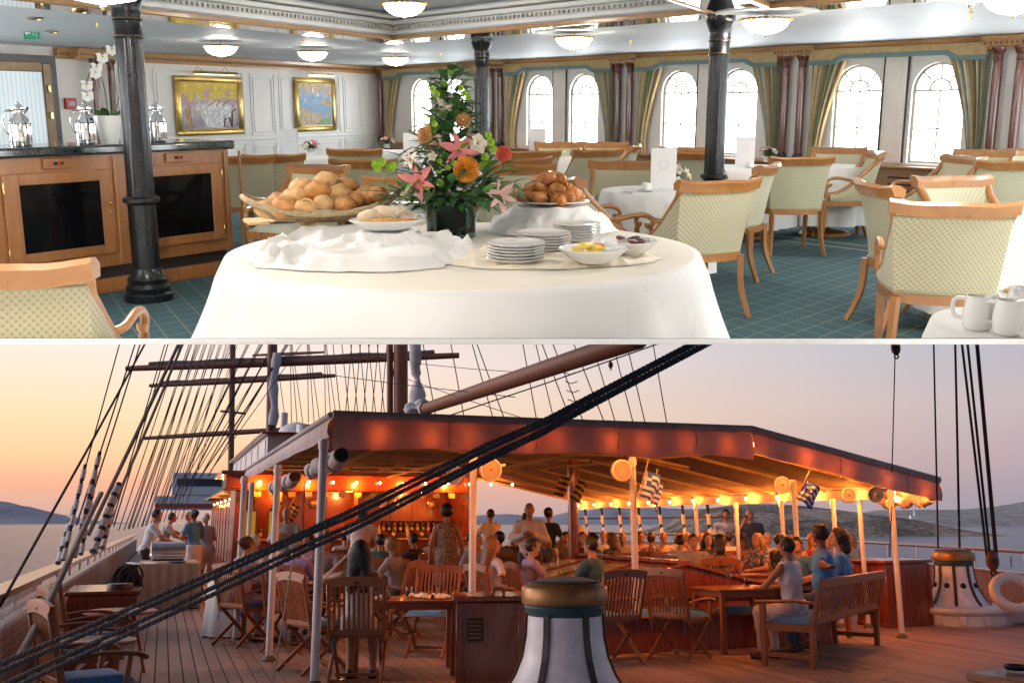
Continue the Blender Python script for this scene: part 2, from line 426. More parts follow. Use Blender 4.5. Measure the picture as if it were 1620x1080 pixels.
yfl = 5.78                                                  # the carpet runs down to the slab
fl = MB().poly([(C0.x, C0.y, 0), (corner_l.x, corner_l.y, 0), (-11.5, yfl, 0), (12.2, yfl, 0)])
clip_sides(struct(fl, 'floor', carpet_mat(), ROOM))
bd = MB()                                                    # woven border band in the carpet, along the window wall
for off, wd in ((-3.55, .05), (-3.25, .05)):
    p0, p1 = C0 + wn * off + wx * 5, C0 + wn * off + wx * 20
    bd.add([(*(p0), .004), (*(p1), .004), (*(p1 + wn * wd), .004), (*(p0 + wn * wd), .004)], [(0, 1, 2, 3)])
struct(bd, 'carpet_border', M('carpet_border_yarn', (.25, .27, .24), .95), ROOM)['kind'] = 'structure'

# ---- window wall
PAIRS = [kw(605), kw(793), kw(995), kw(1262), kw(1598)]
PAIRS += [PAIRS[-1] + 3.1]
WR, WZB, WZS = .345, .66, 1.58                               # window radius, sill, springing
def arch(cx, r, n=14): return [(cx + r * math.cos(math.pi - math.pi * i / n), WZS + r * math.sin(math.pi * i / n)) for i in range(n + 1)]
wall = MB()
def wq(x0, x1, z0, z1, y=0.0): wall.add([(x0, y, z0), (x1, y, z0), (x1, y, z1), (x0, y, z1)], [(0, 1, 2, 3)])
WINS = []
for i in range(len(PAIRS) - 1):
    a, b = PAIRS[i], PAIRS[i + 1]; c = (a + b) / 2
    xs = [a]
    for cx in (c - .555, c + .555):
        WINS.append((cx, i)); o = arch(cx, WR)
        wq(xs[-1], cx - WR, 0, 2.6); xs.append(cx + WR); wq(cx - WR, cx + WR, 0, WZB)
        for (x0, z0), (x1, z1) in zip(o, o[1:]): wall.add([(x0, 0, z0), (x1, 0, z1), (x1, 0, 2.6), (x0, 0, 2.6)], [(0, 1, 2, 3)])
        wall.add([(cx - WR, 0, WZB), (cx - WR, 0, WZS), (cx + WR, 0, WZB), (cx + WR, 0, WZS)], [])
        jam = [(cx - WR, WZB)] + o + [(cx + WR, WZB)]
        for (x0, z0), (x1, z1) in zip(jam, jam[1:] + jam[:1]): wall.add([(x0, 0, z0), (x1, 0, z1), (x1, .14, z1), (x0, .14, z0)], [(0, 1, 2, 3)])
    wq(xs[-1], b, 0, 2.6)
wq(-.3, PAIRS[0], 0, 2.6); wq(PAIRS[-1], PAIRS[-1] + 6, 0, 2.6)
clip_sides(struct(wall, 'wall_with_windows', WALLP, SW))
sky = MB(); x0, x1, y0, y1, z0, z1 = -.3, 15.6, .15, 1.1, .35, 2.3
sky.add([(x0, y0, z0), (x1, y0, z0), (x1, y0, z1), (x0, y0, z1), (x0, y1, z0), (x1, y1, z0), (x1, y1, z1), (x0, y1, z1)], [(4, 5, 6, 7), (0, 1, 5, 4), (3, 2, 6, 7), (0, 4, 7, 3), (1, 2, 6, 5)])
struct(sky, 'sky', DAY, SW)
# one arched window: frame, glazing bars, panes
def make_window():
    t = thing('arched_window', 'x', 'window', SW)
    o = [(p[0], p[1]) for p in arch(0, WR - .012)]
    loop = [(-WR + .012, .07, WZB + .012)] + [(x, .07, z) for x, z in o] + [(WR - .012, .07, WZB + .012), (-WR + .012, .07, WZB + .012)]
    FR = M('window_frame_metal', (.42, .38, .30), .45, metal=.3)
    MB().tube(loop, .022, 6, flat=1.0).build('frame', FR, t)
    g = MB(); e = .021
    g.bar((0, .07, WZB), (0, .07, WZS), e); 
    g.bar((-WR, .07, 1.10), (WR, .07, 1.10), e); g.bar((-WR, .07, WZS), (WR, .07, WZS), e * 1.4)
    r2 = .14
    g.tube([(r2 * math.cos(math.pi * i / 10), .07, WZS + r2 * math.sin(math.pi * i / 10)) for i in range(11)], e * .7, 6)
    for k in (45, 90, 135): g.bar((r2 * math.cos(R_(k)), .07, WZS + r2 * math.sin(R_(k))), (WR * math.cos(R_(k)), .07, WZS + WR * math.sin(R_(k))), e)
    g.build('glazing_bar', FR, t)
    for sx in (-1, 1):
        for (za, zb) in ((WZB + .02, 1.09), (1.11, WZS - .01)):
            MB().add([(sx * .01, .075, za), (sx * (WR - .02), .075, za), (sx * (WR - .02), .075, zb), (sx * .01, .075, zb)], [(0, 1, 2, 3)]).build('pane', PANE, t)
    for k in range(4):
        a0, a1 = R_(45 * k + 1), R_(45 * k + 44); ps = [(WR * .95 * math.cos(a0 + (a1 - a0) * q / 4), .075, WZS + .01 + WR * .95 * math.sin(a0 + (a1 - a0) * q / 4)) for q in range(5)]
        ps += [(r2 * 1.06 * math.cos(a1 - (a1 - a0) * q / 3), .075, WZS + .01 + r2 * 1.06 * math.sin(a1 - (a1 - a0) * q / 3)) for q in range(4)]
        MB().poly(ps).build('pane', PANE, t)
    MB().poly([(.13 * math.cos(math.pi * q / 8), .075, WZS + .012 + .12 * math.sin(math.pi * q / 8)) for q in range(9)]).build('pane', PANE, t)
    MB().box((0, -.012, WZB - .02), (WR * 2 + .08, .05, .03), .006).build('sill', WHITE, t)
    return t
win_t = None
bays_txt = ['bay beside the painted wall', 'bay behind the black centre column', 'bay between the two column pairs', 'bay with the carved radiator cover', 'bay past the last column pair', 'bay past the last column pair', 'bay past the last column pair']
for n, (cx, i) in enumerate(WINS):
    lab = 'bright arched window with fanlight, %s in the %s' % (('first', 'second')[n % 2], bays_txt[i])
    if win_t is None:
        w0 = make_window(); pose(w0, SW, (cx, 0, 0)); w0['label'] = lab; w0['group'] = 'arched windows'; win_t = tree_of(w0)
    else: clone(win_t, lab, SW, (cx, 0, 0), 0, 'arched windows')

# curtains, valances, wall columns, piers, radiator covers
CUR = [M('curtain_green', (.17, .26, .13), .8, var=.15, vs=9), M('curtain_gold', (.52, .36, .16), .75, var=.12, vs=9), M('curtain_tan', (.50, .41, .28), .8, var=.1, vs=9), M('curtain_brown', (.27, .20, .15), .8, var=.1, vs=9), M('curtain_grey', (.30, .36, .33), .8, var=.1, vs=9)]
seq = [0, 3, 1, 0, 2, 1, 3, 0, 1, 2, 0, 4, 1, 3, 2, 1]
def make_curtain(side):
    mb = MB(); N = 48
    def fn(u, v):
        z = 1.98 - v * 1.36
        wid = .50 - .34 * (1 - (1 - v) ** 1.6) + .05 * max(0, v - .85) / .15
        return Vector((side * u * wid, -.10 + .028 * math.sin(u * 38 + v) * (1 - .3 * v) - .02 * math.sin(u * 11), z))
    mb.grid(fn, N, 12)
    mb.mi = [seq[int(i / 3) % len(seq)] for j in range(12) for i in range(N)]
    return mb
VAL = M('valance_damask', (.42, .29, .12), .7, var=.22, vs=26, sheen=.2); VALB = M('valance_border', (.13, .20, .20), .75, var=.08)
shaftm = MB().lathe([(.052, 0), (.055, .1), (.055, 1.2), (.049, 1.42)], 14).mesh('shaft', MAHOG, 40)
capm = MB().lathe([(.05, 0), (.06, .01), (.052, .03), (.052, .075), (.062, .085), (.075, .12), (.085, .14), (.085, .16), (.07, .16)], 14).mesh('capital', MAHOG, 40)
basm = MB().lathe([(.085, 0), (.085, .03), (.07, .04), (.078, .06), (.07, .08), (.058, .1), (.05, .12)], 14).mesh('base', M('dark_bronze', (.03, .02, .015), .25, var=.2), 40)
def wall_column(S, x, y, label, group=None, z0=.62, zt=2.07):
    t = thing('wall_column', label, 'column', S, (x, y, z0), 0, group)
    piece(basm, 'base', t); piece(shaftm, 'shaft', t, (0, 0, .1), sc=(1, 1, (zt - z0 - .24) / 1.42)); piece(capm, 'capital', t, (0, 0, zt - z0 - .16)); return t
near_txt = ['corner of the painted wall', 'black centre column', 'tall menu card table', 'black column by the windows', 'carved radiator cover', 'far end', 'far end', 'far end']
for i, k in enumerate(PAIRS[:5]):
    for j, dx in enumerate((-.13, .13)):
        if i == 0 and j == 0: continue
        wall_column(SW, k + dx, -.14, 'slim mahogany wall column, %s of the pair near the %s' % (('first', 'second')[j], near_txt[i]), 'paired wall columns')
    pb = MB().box((k, -.03, 1.1), (.50, .06, 2.2), .01); o = struct(pb, 'wall_pilaster', WHITE, SW)
    MB().box((k, -.066, 1.35), (.10, .012, 1.3), .004).build('panel', WALLP, o)
RADW = WOOD('radiator_wood', (.26, .13, .05), (.40, .22, .10), .35, stretch=(1.2, 14, 14))
DARK = M('dark_slot', (.02, .014, .01), .6)
for i in range(4):
    a, b = PAIRS[i], PAIRS[i + 1]; c = (a + b) / 2; L = b - a
    for side, x in ((1, a + .26), (-1, b - .26)):
        solo(make_curtain(side), 'curtain', CUR, 'striped green and gold curtain, %s of the %s' % (('first', 'second')[side < 0], bays_txt[i]), 'curtain', SW, (x, 0, 0), 0, 'striped curtains', 50)
    v = thing('valance', 'gold damask valance with grey-green border over the %s' % bays_txt[i], 'valance', SW, (c, -.17, 0), 0, 'window valances')
    h = L / 2 - .26
    top = [(-h, 2.13), (h, 2.13), (h, 1.99), (h * .72, 1.99), (h * .60, 2.06), (-h * .60, 2.06), (-h * .72, 1.99), (-h, 1.99)]
    MB().prism(list(reversed(top)), -.02, .02).build('fabric', VAL, v, 30)
    bo = [(-h, 1.989), (-h * .72, 1.989), (-h * .60, 2.059), (h * .60, 2.059), (h * .72, 1.989), (h, 1.989), (h, 1.93), (h * .70, 1.93), (h * .58, 2.00), (-h * .58, 2.00), (-h * .70, 1.93), (-h, 1.93)]
    MB().prism(list(reversed(bo)), -.024, .02).build('border', VALB, v, 30)
    p = struct(MB().box((c, -.025, 1.35), (.30, .05, 1.4), .008), 'window_pier', M('pier_paint', (.78, .70, .62), .5, var=.04), SW)
    MB().box((c, -.056, 1.35), (.18, .012, 1.2), .004).build('panel', p.data.materials[0], p)
    for sx in (-1, 1): MB().bar((c + sx * .165, -.03, .66), (c + sx * .165, -.03, 2.05), .018).build('edge_strip', DARK, p)
    r = thing('radiator_cover', 'low wooden radiator cover under the %s' % bays_txt[i], 'radiator cover', SW, (c, -.13, 0), 0, 'radiator covers')
    MB().box((0, 0, .30), (L - .5, .24, .60), .01).build('body', RADW, r); MB().box((0, -.02, .61), (L - .46, .30, .03), .008).build('ledge', CHERRY, r)
    for sx in (-1, 1):
        for q, zz in enumerate((.12, .21, .39, .48)): MB().box((sx * (L - .5) * .25, -.122, zz), (L * .34, .008, .022)).build('slot', DARK, r)
        for q in (-1, 1): MB().bar((sx * (L - .5) * .25 - .42, -.124, .30 + q * .02), (sx * (L - .5) * .25 - .08, -.124, .30), .012).build('slot', DARK, r); MB().bar((sx * (L - .5) * .25 + .42, -.124, .30 + q * .02), (sx * (L - .5) * .25 + .08, -.124, .30), .012).build('slot', DARK, r)
        MB().tube([(sx * (L - .5) * .25 + .07 * math.cos(2 * math.pi * k / 20), -.124, .30 + .07 * math.sin(2 * math.pi * k / 20)) for k in range(21)], .011, 6).build('ring', DARK, r)
skb = struct(MB().box((7.5, -.01, .04), (15, .02, .08)), 'skirting', CHERRY, SW)

# cornice of pale wood with small blocks, both walls
def cornice(S, x0, x1, breaks=()):
    mb = MB(); prof = [(0, 2.05), (-.03, 2.05), (-.04, 2.08), (-.075, 2.085), (-.075, 2.145), (-.10, 2.15), (-.12, 2.20), (0, 2.20)]
    mb.prism([(y, z) for y, z in prof], x0, x1, 0)
    for k in breaks: mb.prism([(y * 1.0 - .13, z) if y else (y, z) for y, z in prof], k - .31, k + .31, 0)
    o = struct(mb, 'cornice', TRIMW, S); d = MB(); x = x0
    while x < x1:
        yo = -.13 if any(abs(x - k) < .31 for k in breaks) else 0
        d.box((x, -.078 + yo, 2.115), (.03, .012, .035)); x += .062
    q = d.build('cornice_block', M('cornice_hollow', (.16, .07, .025), .5), o, None); q['kind'] = 'stuff'
cornice(SW, 0, 15.1, PAIRS[:5]); 
# ---- painted wall with panels
pw = MB(); pw.add([(-18, 0, 0), (0, 0, 0), (0, 0, 2.6), (-18, 0, 2.6)], [(0, 1, 2, 3)])
wl = clip_sides(struct(pw, 'wall_with_paintings', WALLP, SL))
cornice(SL, -8.35, 0, [-7.8])
def panel(x0, x1, z0, z1):
    for i, ins in enumerate((0, .07)):
        mb = MB(); w = .025
        for a, b in (((x0 + ins, z0 + ins), (x1 - ins, z0 + ins)), ((x0 + ins, z1 - ins), (x1 - ins, z1 - ins))): mb.bar((a[0], -.008, a[1]), (b[0], -.008, b[1]), .016, w, .004)
        for x in (x0 + ins, x1 - ins): mb.bar((x, -.008, z0 + ins + w / 2), (x, -.008, z1 - ins - w / 2), w, .016, .004, up=(0, 1, 0))
        mb.build('panel_moulding', WHITE, wl, None)
for a, b in ((.1, .55), (.7, 1.35), (1.5, 3.4), (3.55, 4.2), (4.4, 6.5), (6.65, 7.3)): panel(-b, -a, .85, 1.95); panel(-b, -a, .12, .72)
MB().box((-3.7, -.015, .79), (7.2, .03, .05), .008).build('dado_rail', WHITE, wl)
for j, u in enumerate((142, 168)): wall_column(SL, -ql(u), -.16, 'mahogany wall column behind the white orchid, %s the red alarm box' % ('next to', 'second from')[j], 'paired wall columns', .2)
# ceiling: outer ceiling, mirror strips, two coffers
K1 = Vector((-1.51, 12.9))
def cp(a, b, z): p = K1 + wx * a + vl * b; return (p.x, p.y, z)
cl = MB()
def cq(a0, a1, b0, b1, z, mb=None): (mb or cl).add([cp(a0, b0, z), cp(a1, b0, z), cp(a1, b1, z), cp(a0, b1, z)], [(0, 1, 2, 3)])
AX, BX = (-9, 22), (-14, 16); E = .55
cq(AX[0], -E, BX[0], BX[1], ZC); cq(-E, AX[1], BX[0], -E, ZC); cq(11.2, AX[1], -E, BX[1], ZC); cq(-E, 11.2, 9, BX[1], ZC)
clip_sides(struct(cl, 'ceiling', CEILP, ROOM))
MIRR = M('ceiling_mirror', (.88, .86, .84), .03, metal=1, var=.02, rv=0)
ms = MB(); g = .004
for k in range(14): cq(-E + k * .838 + g, -E + (k + 1) * .838 - g, -E, -.02, ZC - .003, ms)
for k in range(11): cq(-E, -.02, -.02 + k * .82 + g, -.02 + (k + 1) * .82 - g, ZC - .003, ms)
cq(5.02, 5.53, 0, 9, ZC - .003, ms)
o = clip_sides(struct(ms, 'mirror_ceiling_strip', MIRR, ROOM))
cf = MB(); COFF = M('coffer_paint', (.70, .72, .75), .6, var=.03)
ZK = 2.52
for a0, a1 in ((0, 5.0), (5.55, 11.1)):
    cq(a0, a1, 0, 9, ZK, cf)
    for (p, q) in (((a0, 0), (a1, 0)), ((a0, 0), (a0, 9)), ((a1, 0), (a1, 9)), ((a0, 9), (a1, 9))):
        A, B = cp(*p, ZC), cp(*q, ZC); cf.add([A, B, (B[0], B[1], ZK), (A[0], A[1], ZK)], [(0, 1, 2, 3)])
    cf.m(0)
co = struct(cf, 'ceiling_coffer', COFF, ROOM)
for a0, a1 in ((0, 5.0), (5.55, 11.1)):
    for (p, q, inw) in (((a0, 0), (a1, 0), 1), ((a0, 0), (a0, 9), 2), ((a1, 0), (a1, 9), 3)):
        A, B = Vector(cp(*p, 0)), Vector(cp(*q, 0)); mid = (Vector(cp((a0 + a1) / 2, 4, 0)) - (A + B) / 2)
        d = (B - A).normalized(); n = (mid - d * mid.dot(d)).normalized()
        for nm, off, z, w, h, mt in (('wood_trim', .02, ZC + .012, .05, .05, TRIMW), ('moulding', .03, ZC + .075, .06, .05, WHITE), ('moulding', .06, ZC + .19, .12, .05, WHITE), ('moulding', .09, ZC + .25, .18, .04, WHITE)):
            mb = MB(); mb.bar(A + n * off + Vector((0, 0, z)), B + n * off + Vector((0, 0, z)), w, h, .008); mb.build(nm, mt, co, None)
        dn = MB(); L = (B - A).length; x = .1
        while x < L:
            dn.box(A + d * x + n * .04 + Vector((0, 0, ZC + .13)), (.03, .03, .035), R=Matrix.Rotation(math.atan2(d.y, d.x), 3, 'Z')); x += .07
        dn.build('coffer_block', M('coffer_block_paint', (.62, .58, .50), .6), co, None)['kind'] = 'stuff'
# the coffers end with the footprint, and unseen side walls with windows added for light close the room along it
clip_sides(co)
for sx, y1 in ((-1, 11.75), (1, 10.6)):
    d = Vector((sx * .56, 1, 0)).normalized(); L = y1 * math.hypot(1, .56); x = d if sx < 0 else -d; o0 = Vector((sx * 1.3, 0, 0)) if sx < 0 else Vector((1.3 + .56 * y1, y1, 0))
    SS = ROOM @ frame_m((o0.x, o0.y), (x.x, x.y), (-x.y, x.x)); wall = MB(); xs = [-.4 if sx < 0 else 0]; end = L if sx < 0 else L + .4
    cs = [L * f if sx < 0 else L * (1 - f) for f in (.94, .84, .72, .62, .50, .40)]; cs.sort()
    sb = MB()
    for cx in cs:
        o = arch(cx, WR); wq(xs[-1], cx - WR, 0, 2.6); xs.append(cx + WR); wq(cx - WR, cx + WR, 0, WZB)
        for (p0, z0), (p1, z1) in zip(o, o[1:]): wall.add([(p0, 0, z0), (p1, 0, z1), (p1, 0, 2.6), (p0, 0, 2.6)], [(0, 1, 2, 3)])
        jam = [(cx - WR, WZB)] + o + [(cx + WR, WZB)]
        for (p0, z0), (p1, z1) in zip(jam, jam[1:] + jam[:1]): wall.add([(p0, 0, z0), (p1, 0, z1), (p1, .14, z1), (p0, .14, z0)], [(0, 1, 2, 3)])
        b_ = [(cx - .5, .15, .45), (cx + .5, .15, .45), (cx + .5, .15, 2.1), (cx - .5, .15, 2.1), (cx - .5, .7, .45), (cx + .5, .7, .45), (cx + .5, .7, 2.1), (cx - .5, .7, 2.1)]
        sb.add(b_, [(4, 5, 6, 7), (0, 1, 5, 4), (3, 2, 6, 7), (0, 4, 7, 3), (1, 2, 6, 5)])
    wq(xs[-1], end, 0, 2.6)
    cut_to_slab(struct(wall, 'side_wall', WALLP, SS)); struct(sb, 'sky', DAY, SS)  # glowing boxes behind the added windows, put in to light the room
    for cx in cs: clone(win_t, 'arched window in the side wall of the dining room, out of the picture', SS, (cx, 0, 0), 0, 'side wall windows')
bk = MB(); bk.add([(-1.15, -.35, 1.25), (1.15, -.35, 1.25), (1.15, -.35, 2.6), (-1.15, -.35, 2.6)], [(0, 1, 2, 3)])
struct(bk, 'bounce_wall_behind', WHITE, ROOM)  # small unseen white wall, kept to bounce light into the room

# ---- door, exit sign, alarm box
dr = thing('glass_door', 'tall glass door in a bronze frame with black surround at the end of the painted wall', 'door', SL, (-ql(38), 0, 0))
BRZ = M('bronze_frame', (.16, .11, .06), .35, metal=.6, var=.2)
MB().box((-.25, -.05, 1.04), (1.55, .05, 2.08)).build('surround', M('black_lacquer', (.02, .02, .022), .3), dr)
for x in (-.8, .34): MB().box((x, -.085, 1.0), (.14, .05, 1.94), .008).build('stile', BRZ, dr)
MB().box((-.23, -.085, 1.92), (1.0, .05, .13), .008).build('rail', BRZ, dr); MB().box((-.23, -.085, .1), (1.0, .05, .2), .008).build('rail', BRZ, dr)
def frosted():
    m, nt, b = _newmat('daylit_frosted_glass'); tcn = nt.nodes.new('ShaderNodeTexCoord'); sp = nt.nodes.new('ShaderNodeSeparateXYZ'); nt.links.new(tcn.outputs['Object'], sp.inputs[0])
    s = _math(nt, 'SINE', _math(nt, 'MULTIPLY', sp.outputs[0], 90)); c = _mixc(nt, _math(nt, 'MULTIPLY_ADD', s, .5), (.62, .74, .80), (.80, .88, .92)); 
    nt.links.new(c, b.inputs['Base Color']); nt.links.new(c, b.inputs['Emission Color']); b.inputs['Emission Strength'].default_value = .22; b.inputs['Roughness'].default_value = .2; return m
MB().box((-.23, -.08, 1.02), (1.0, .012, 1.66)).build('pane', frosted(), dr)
for z in (1.25, 1.62): MB().box((.34, -.12, z), (.05, .03, .10), .006).build('hinge', BRASS, dr)
ex = thing('exit_sign', 'small green exit sign with white arrow and running figure hanging by the door', 'sign', ROOM, RV.at(50, 53, 11.5), R_(14))
MB().box((0, 0, 0), (.17, .02, .13), .004).build('panel', M('exit_green', (.02, .30, .16), .4, var=.03), ex)
aw = MB(); aw.prism([(-.07, 0), (-.045, .025), (-.045, .009), (-.01, .009), (-.01, -.009), (-.045, -.009), (-.045, -.025)], -.013, -.0105); aw.build('arrow', WHITE, ex)
rn = MB(); rn.ball((.032, -.012, .038), .009, 8, 6, (1, .2, 1)); rn.bar((.03, -.012, .028), (.022, -.012, -.004), .013, .003); rn.bar((.022, -.012, -.002), (.045, -.012, -.03), .008, .003); rn.bar((.022, -.012, -.002), (.002, -.012, -.028), .008, .003); rn.bar((.03, -.012, .022), (.052, -.012, .01), .007, .003); rn.box((.055, -.0115, 0), (.004, .002, .09)); rn.build('running_figure', WHITE, ex)
MB().tube([(-.05, 0, .06), (-.05, 0, ZC - RV.at(50, 53, 11.5).z)], .004, 6).build('hanger', BRASS, ex)
al = thing('alarm_box', 'small red alarm box on the white wall beside the glass door', 'alarm box', SL, (-ql(110), -.02, RV.at(110, 164, 14).z))
MB().box((0, 0, 0), (.20, .05, .16), .01).build('case', M('alarm_red', (.45, .03, .02), .35), al); MB().box((0, -.028, 0), (.11, .01, .06)).build('window', M('alarm_window', (.35, .36, .34), .3), al)
# paintings with picture lamps
def canvas_mat(name, stops, sc, warp):
    m, nt, b = _newmat(name); tcn = nt.nodes.new('ShaderNodeTexCoord'); sp = nt.nodes.new('ShaderNodeSeparateXYZ'); nt.links.new(tcn.outputs['Generated'], sp.inputs[0])
    n = _noise(nt, tcn.outputs['Generated'], sc, 5, .6); n2 = nt.nodes.new('ShaderNodeTexVoronoi'); n2.inputs['Scale'].default_value = sc * 2.5; nt.links.new(tcn.outputs['Generated'], n2.inputs['Vector'])
    f = _math(nt, 'ADD', sp.outputs[2], _math(nt, 'MULTIPLY', _math(nt, 'SUBTRACT', n, .5), warp * 2)); r = ramp(nt, stops); nt.links.new(f, r.inputs[0])
    h = nt.nodes.new('ShaderNodeHueSaturation'); nt.links.new(r.outputs[0], h.inputs['Color']); nt.links.new(_math(nt, 'MULTIPLY_ADD', _noise(nt, tcn.outputs['Generated'], sc * 3.5, 4, .7), 1.5), h.inputs['Value']); h.inputs['Value'].links[0].from_node.inputs[2].default_value = .1
    nt.links.new(h.outputs[0], b.inputs['Base Color']); b.inputs['Roughness'].default_value = .5; _bump(nt, b, n, .3); return m
def painting(x, zc, w, h, cm, label):
    t = thing('painting', label, 'painting', SL, (x, -.04, zc))
    fr = .085
    for sx, sz, ww, hh in ((0, 1, w, fr), (0, -1, w, fr), (1, 0, fr * 1.35, h), (-1, 0, fr * 1.35, h)):
        mb = MB(); c = (sx * (w / 2 - fr * .67), 0, sz * (h / 2 - fr / 2)); mb.box(c, (ww, .06, hh - (0 if sz else fr * 2 - .002)), .02); mb.build('frame_side', GOLD, t, 50)
    for sz in (1, -1): MB().box((0, -.014, sz * (h / 2 - fr - .012)), (w - 3 * fr, .012, .02)).build('frame_lip', M('dark_gold', (.35, .2, .05), .4, metal=.8), t)
    MB().box((0, .005, 0), (w - 2.4 * fr, .02, h - 1.7 * fr)).build('canvas', cm, t)
    lp = MB().tube([(-w * .33, -.16, h / 2 + .06), (w * .33, -.16, h / 2 + .06)], .022, 8); l = lp.build('picture_lamp', BRASS, t)
    for sx in (-1, 1): MB().tube(wpath([(sx * w * .2, -.02, h / 2 + .02), (sx * w * .2, -.03, h / 2 + .12), (sx * w * .2, -.10, h / 2 + .15), (sx * w * .2, -.16, h / 2 + .07)], 5), .006, 6).build('lamp_arm', BRASS, l)
    MB().tube([(-w * .3, -.15, h / 2 + .040), (w * .3, -.15, h / 2 + .040)], .010, 8).build('lamp_tube', GLOW('picture_lamp_glow', (1, .75, .4), 4), l)
    return t
PY = (.42, .30, .35)
pt1 = painting(-ql(330), RV.at(330, 168, 17.1).z, 1.62, .98, canvas_mat('still_life_paint', [(0, (.20, .18, .22)), (.25, (.42, .35, .40)), (.42, (.62, .58, .62)), (.58, (.50, .33, .36)), (.68, (.58, .36, .42)), (.74, (.75, .52, .06)), (1, (.85, .60, .05))], 4, .55), 'gold framed painting with yellow sky above a pale table scene, over the counter')
pt2 = painting(-ql(497), RV.at(497, 166, 19.8).z, 1.30, 1.02, canvas_mat('harbour_paint', [(0, (.25, .30, .34)), (.2, (.45, .36, .28)), (.35, (.16, .28, .42)), (.6, (.18, .36, .55)), (.74, (.35, .48, .62)), (.82, (.62, .38, .18)), (1, (.75, .66, .60))], 5, .5), 'gold framed painting of blue water and tan shore, nearer the windows')

def daub(parent, pts, col, nm, y=-.0065): MB().prism(list(pts), y, y + .0045).build('painted_shape', M('daub_' + nm, col, .6, var=.45, vs=14, bump=.5, bs=40), parent, None)
daub(pt1, [(-.30, -.02), (.05, .10), (.52, .02), (.50, -.16), (.30, -.38), (-.10, -.36), (-.22, -.20)], (.66, .64, .66), 'cloth'); daub(pt1, [(-.62, -.05), (-.48, .0), (-.46, -.34), (-.55, -.36)], (.42, .24, .10), 'chair', -.007); daub(pt1, [(-.36, .12), (-.30, .22), (-.24, .12), (-.22, -.12), (-.38, -.12)], (.60, .55, .50), 'figure', -.008)
for k in range(9): daub(pt1, [(-.05 + k * .055, .02 + .03 * (k % 3)), (-.02 + k * .055, .05 + .03 * (k % 3)), (.01 + k * .055, .02 + .03 * (k % 3)), (-.02 + k * .055, -.01 + .03 * (k % 3))], ((.5, .3, .1), (.6, .2, .15), (.3, .35, .15))[k % 3], 'fruit%d' % (k % 3), -.008)
MB().tube([(.30, -.012, -.36), (.34, -.012, -.22), (.44, -.012, -.20), (.50, -.012, -.36), (.52, -.012, -.10), (.62, -.012, -.06)], .012, 5).build('painted_shape', DARK, pt1)
daub(pt2, [(-.5, -.38), (-.1, -.38), (.2, -.30), (-.25, -.10), (-.5, -.02)], (.50, .38, .24), 'shore'); daub(pt2, [(.05, .02), (.30, .12), (.50, .10), (.50, -.06), (.30, .0)], (.46, .33, .22), 'pier'); daub(pt2, [(.0, -.38), (.2, -.26), (.48, -.24), (.5, -.38)], (.20, .30, .16), 'bush')
for k, (x, z) in enumerate(((-.38, .06), (.02, .16), (-.12, .24))): daub(pt2, [(x, z), (x + .04, z + .12), (x + .08, z)], (.75, .73, .70), 'sail', -.008)
# ---- ceiling lamps, downlights, sprinklers
def make_lamp():
    t = thing('ceiling_lamp', 'x', 'ceiling lamp', ROOM)
    MB().lathe([(.285, 0), (.275, -.045), (.23, -.10), (.15, -.145), (.05, -.165), (0, -.168)], 28).build('glass_bowl', FROST, t)
    rim = MB().lathe([(.27, -.004), (.30, -.012), (.305, .006), (.285, .02), (.20, .03), (0, .03)], 28); rm = rim.build('rim', GOLD, t)
    bd_ = MB()
    for k in range(26): bd_.ball((.315 * math.cos(2 * math.pi * k / 26), .315 * math.sin(2 * math.pi * k / 26), .004), .016, 6, 4)
    bd_.build('bead', GOLD, rm)['kind'] = 'stuff'
    MB().lathe([(0, -.205), (.012, -.195), (.016, -.18), (.008, -.165)], 10).build('finial', BRASS, t)
    return t
def rosette(z, S, loc, label):
    mb = MB().lathe([(.46, 0), (.45, -.010), (.42, -.006), (.38, -.015), (.35, -.006), (.27, -.006), (.22, -.014), (.10, -.018), (0, -.018)], 36); return solo(mb, 'ceiling_rosette', WHITE, label, 'ceiling rosette', S, loc, 0, 'ceiling rosettes')
LAMPS = [(350, 84, 2.06, 'hanging before the yellow painting', 0, 0), (495, 92, 2.06, 'hanging before the harbour painting', 0, 0), (626, 100, 2.06, 'hanging in the corner by the first curtain', 0, 0), (908, 72, 2.06, 'over the table by the middle windows', 1, 0), (1211, 47, 2.06, 'beside the black column near the windows', 1, 0), (1604, 14, 2.06, 'beyond the carved radiator cover', 1, 0), (640, 20, 2.30, 'in the middle of the coffered ceiling', 1, 1)]
lamp_t = None
for u, v, z, txt, ros, cof in LAMPS:
    p = RV.fl(u, v, z); p.z += .08; zc = ZK if cof else ZC
    lab = 'glowing bowl ceiling lamp with gold rim, %s' % txt
    if lamp_t is None:
        l0 = make_lamp(); pose(l0, ROOM, p, 0, .72); l0['label'] = lab; l0['group'] = 'bowl ceiling lamps'; lamp_t = tree_of(l0); l = l0
    else: l = clone(lamp_t, lab, ROOM, p, 0, 'bowl ceiling lamps', .72)
    MB().tube([(0, 0, .02), (0, 0, (zc - p.z - .005) / .72)], .02, 8).build('stem', BRASS, l)
    if ros: rosette(zc, ROOM, (p.x, p.y, zc - .001), 'round white plaster rosette above the lamp %s' % txt)
for x, y, z in ((-2.0, 5.0, ZC), (2.2, 4.9, ZC), (-1.35, 2.4, ZC)):  # unseen lamps put in to brighten the near end of the room
    l = clone(lamp_t, 'glowing bowl ceiling lamp over the near end of the room', ROOM, (x, y, z - .16), 0, 'bowl ceiling lamps'); MB().tube([(0, 0, .02), (0, 0, .15)], .02, 8).build('stem', BRASS, l)
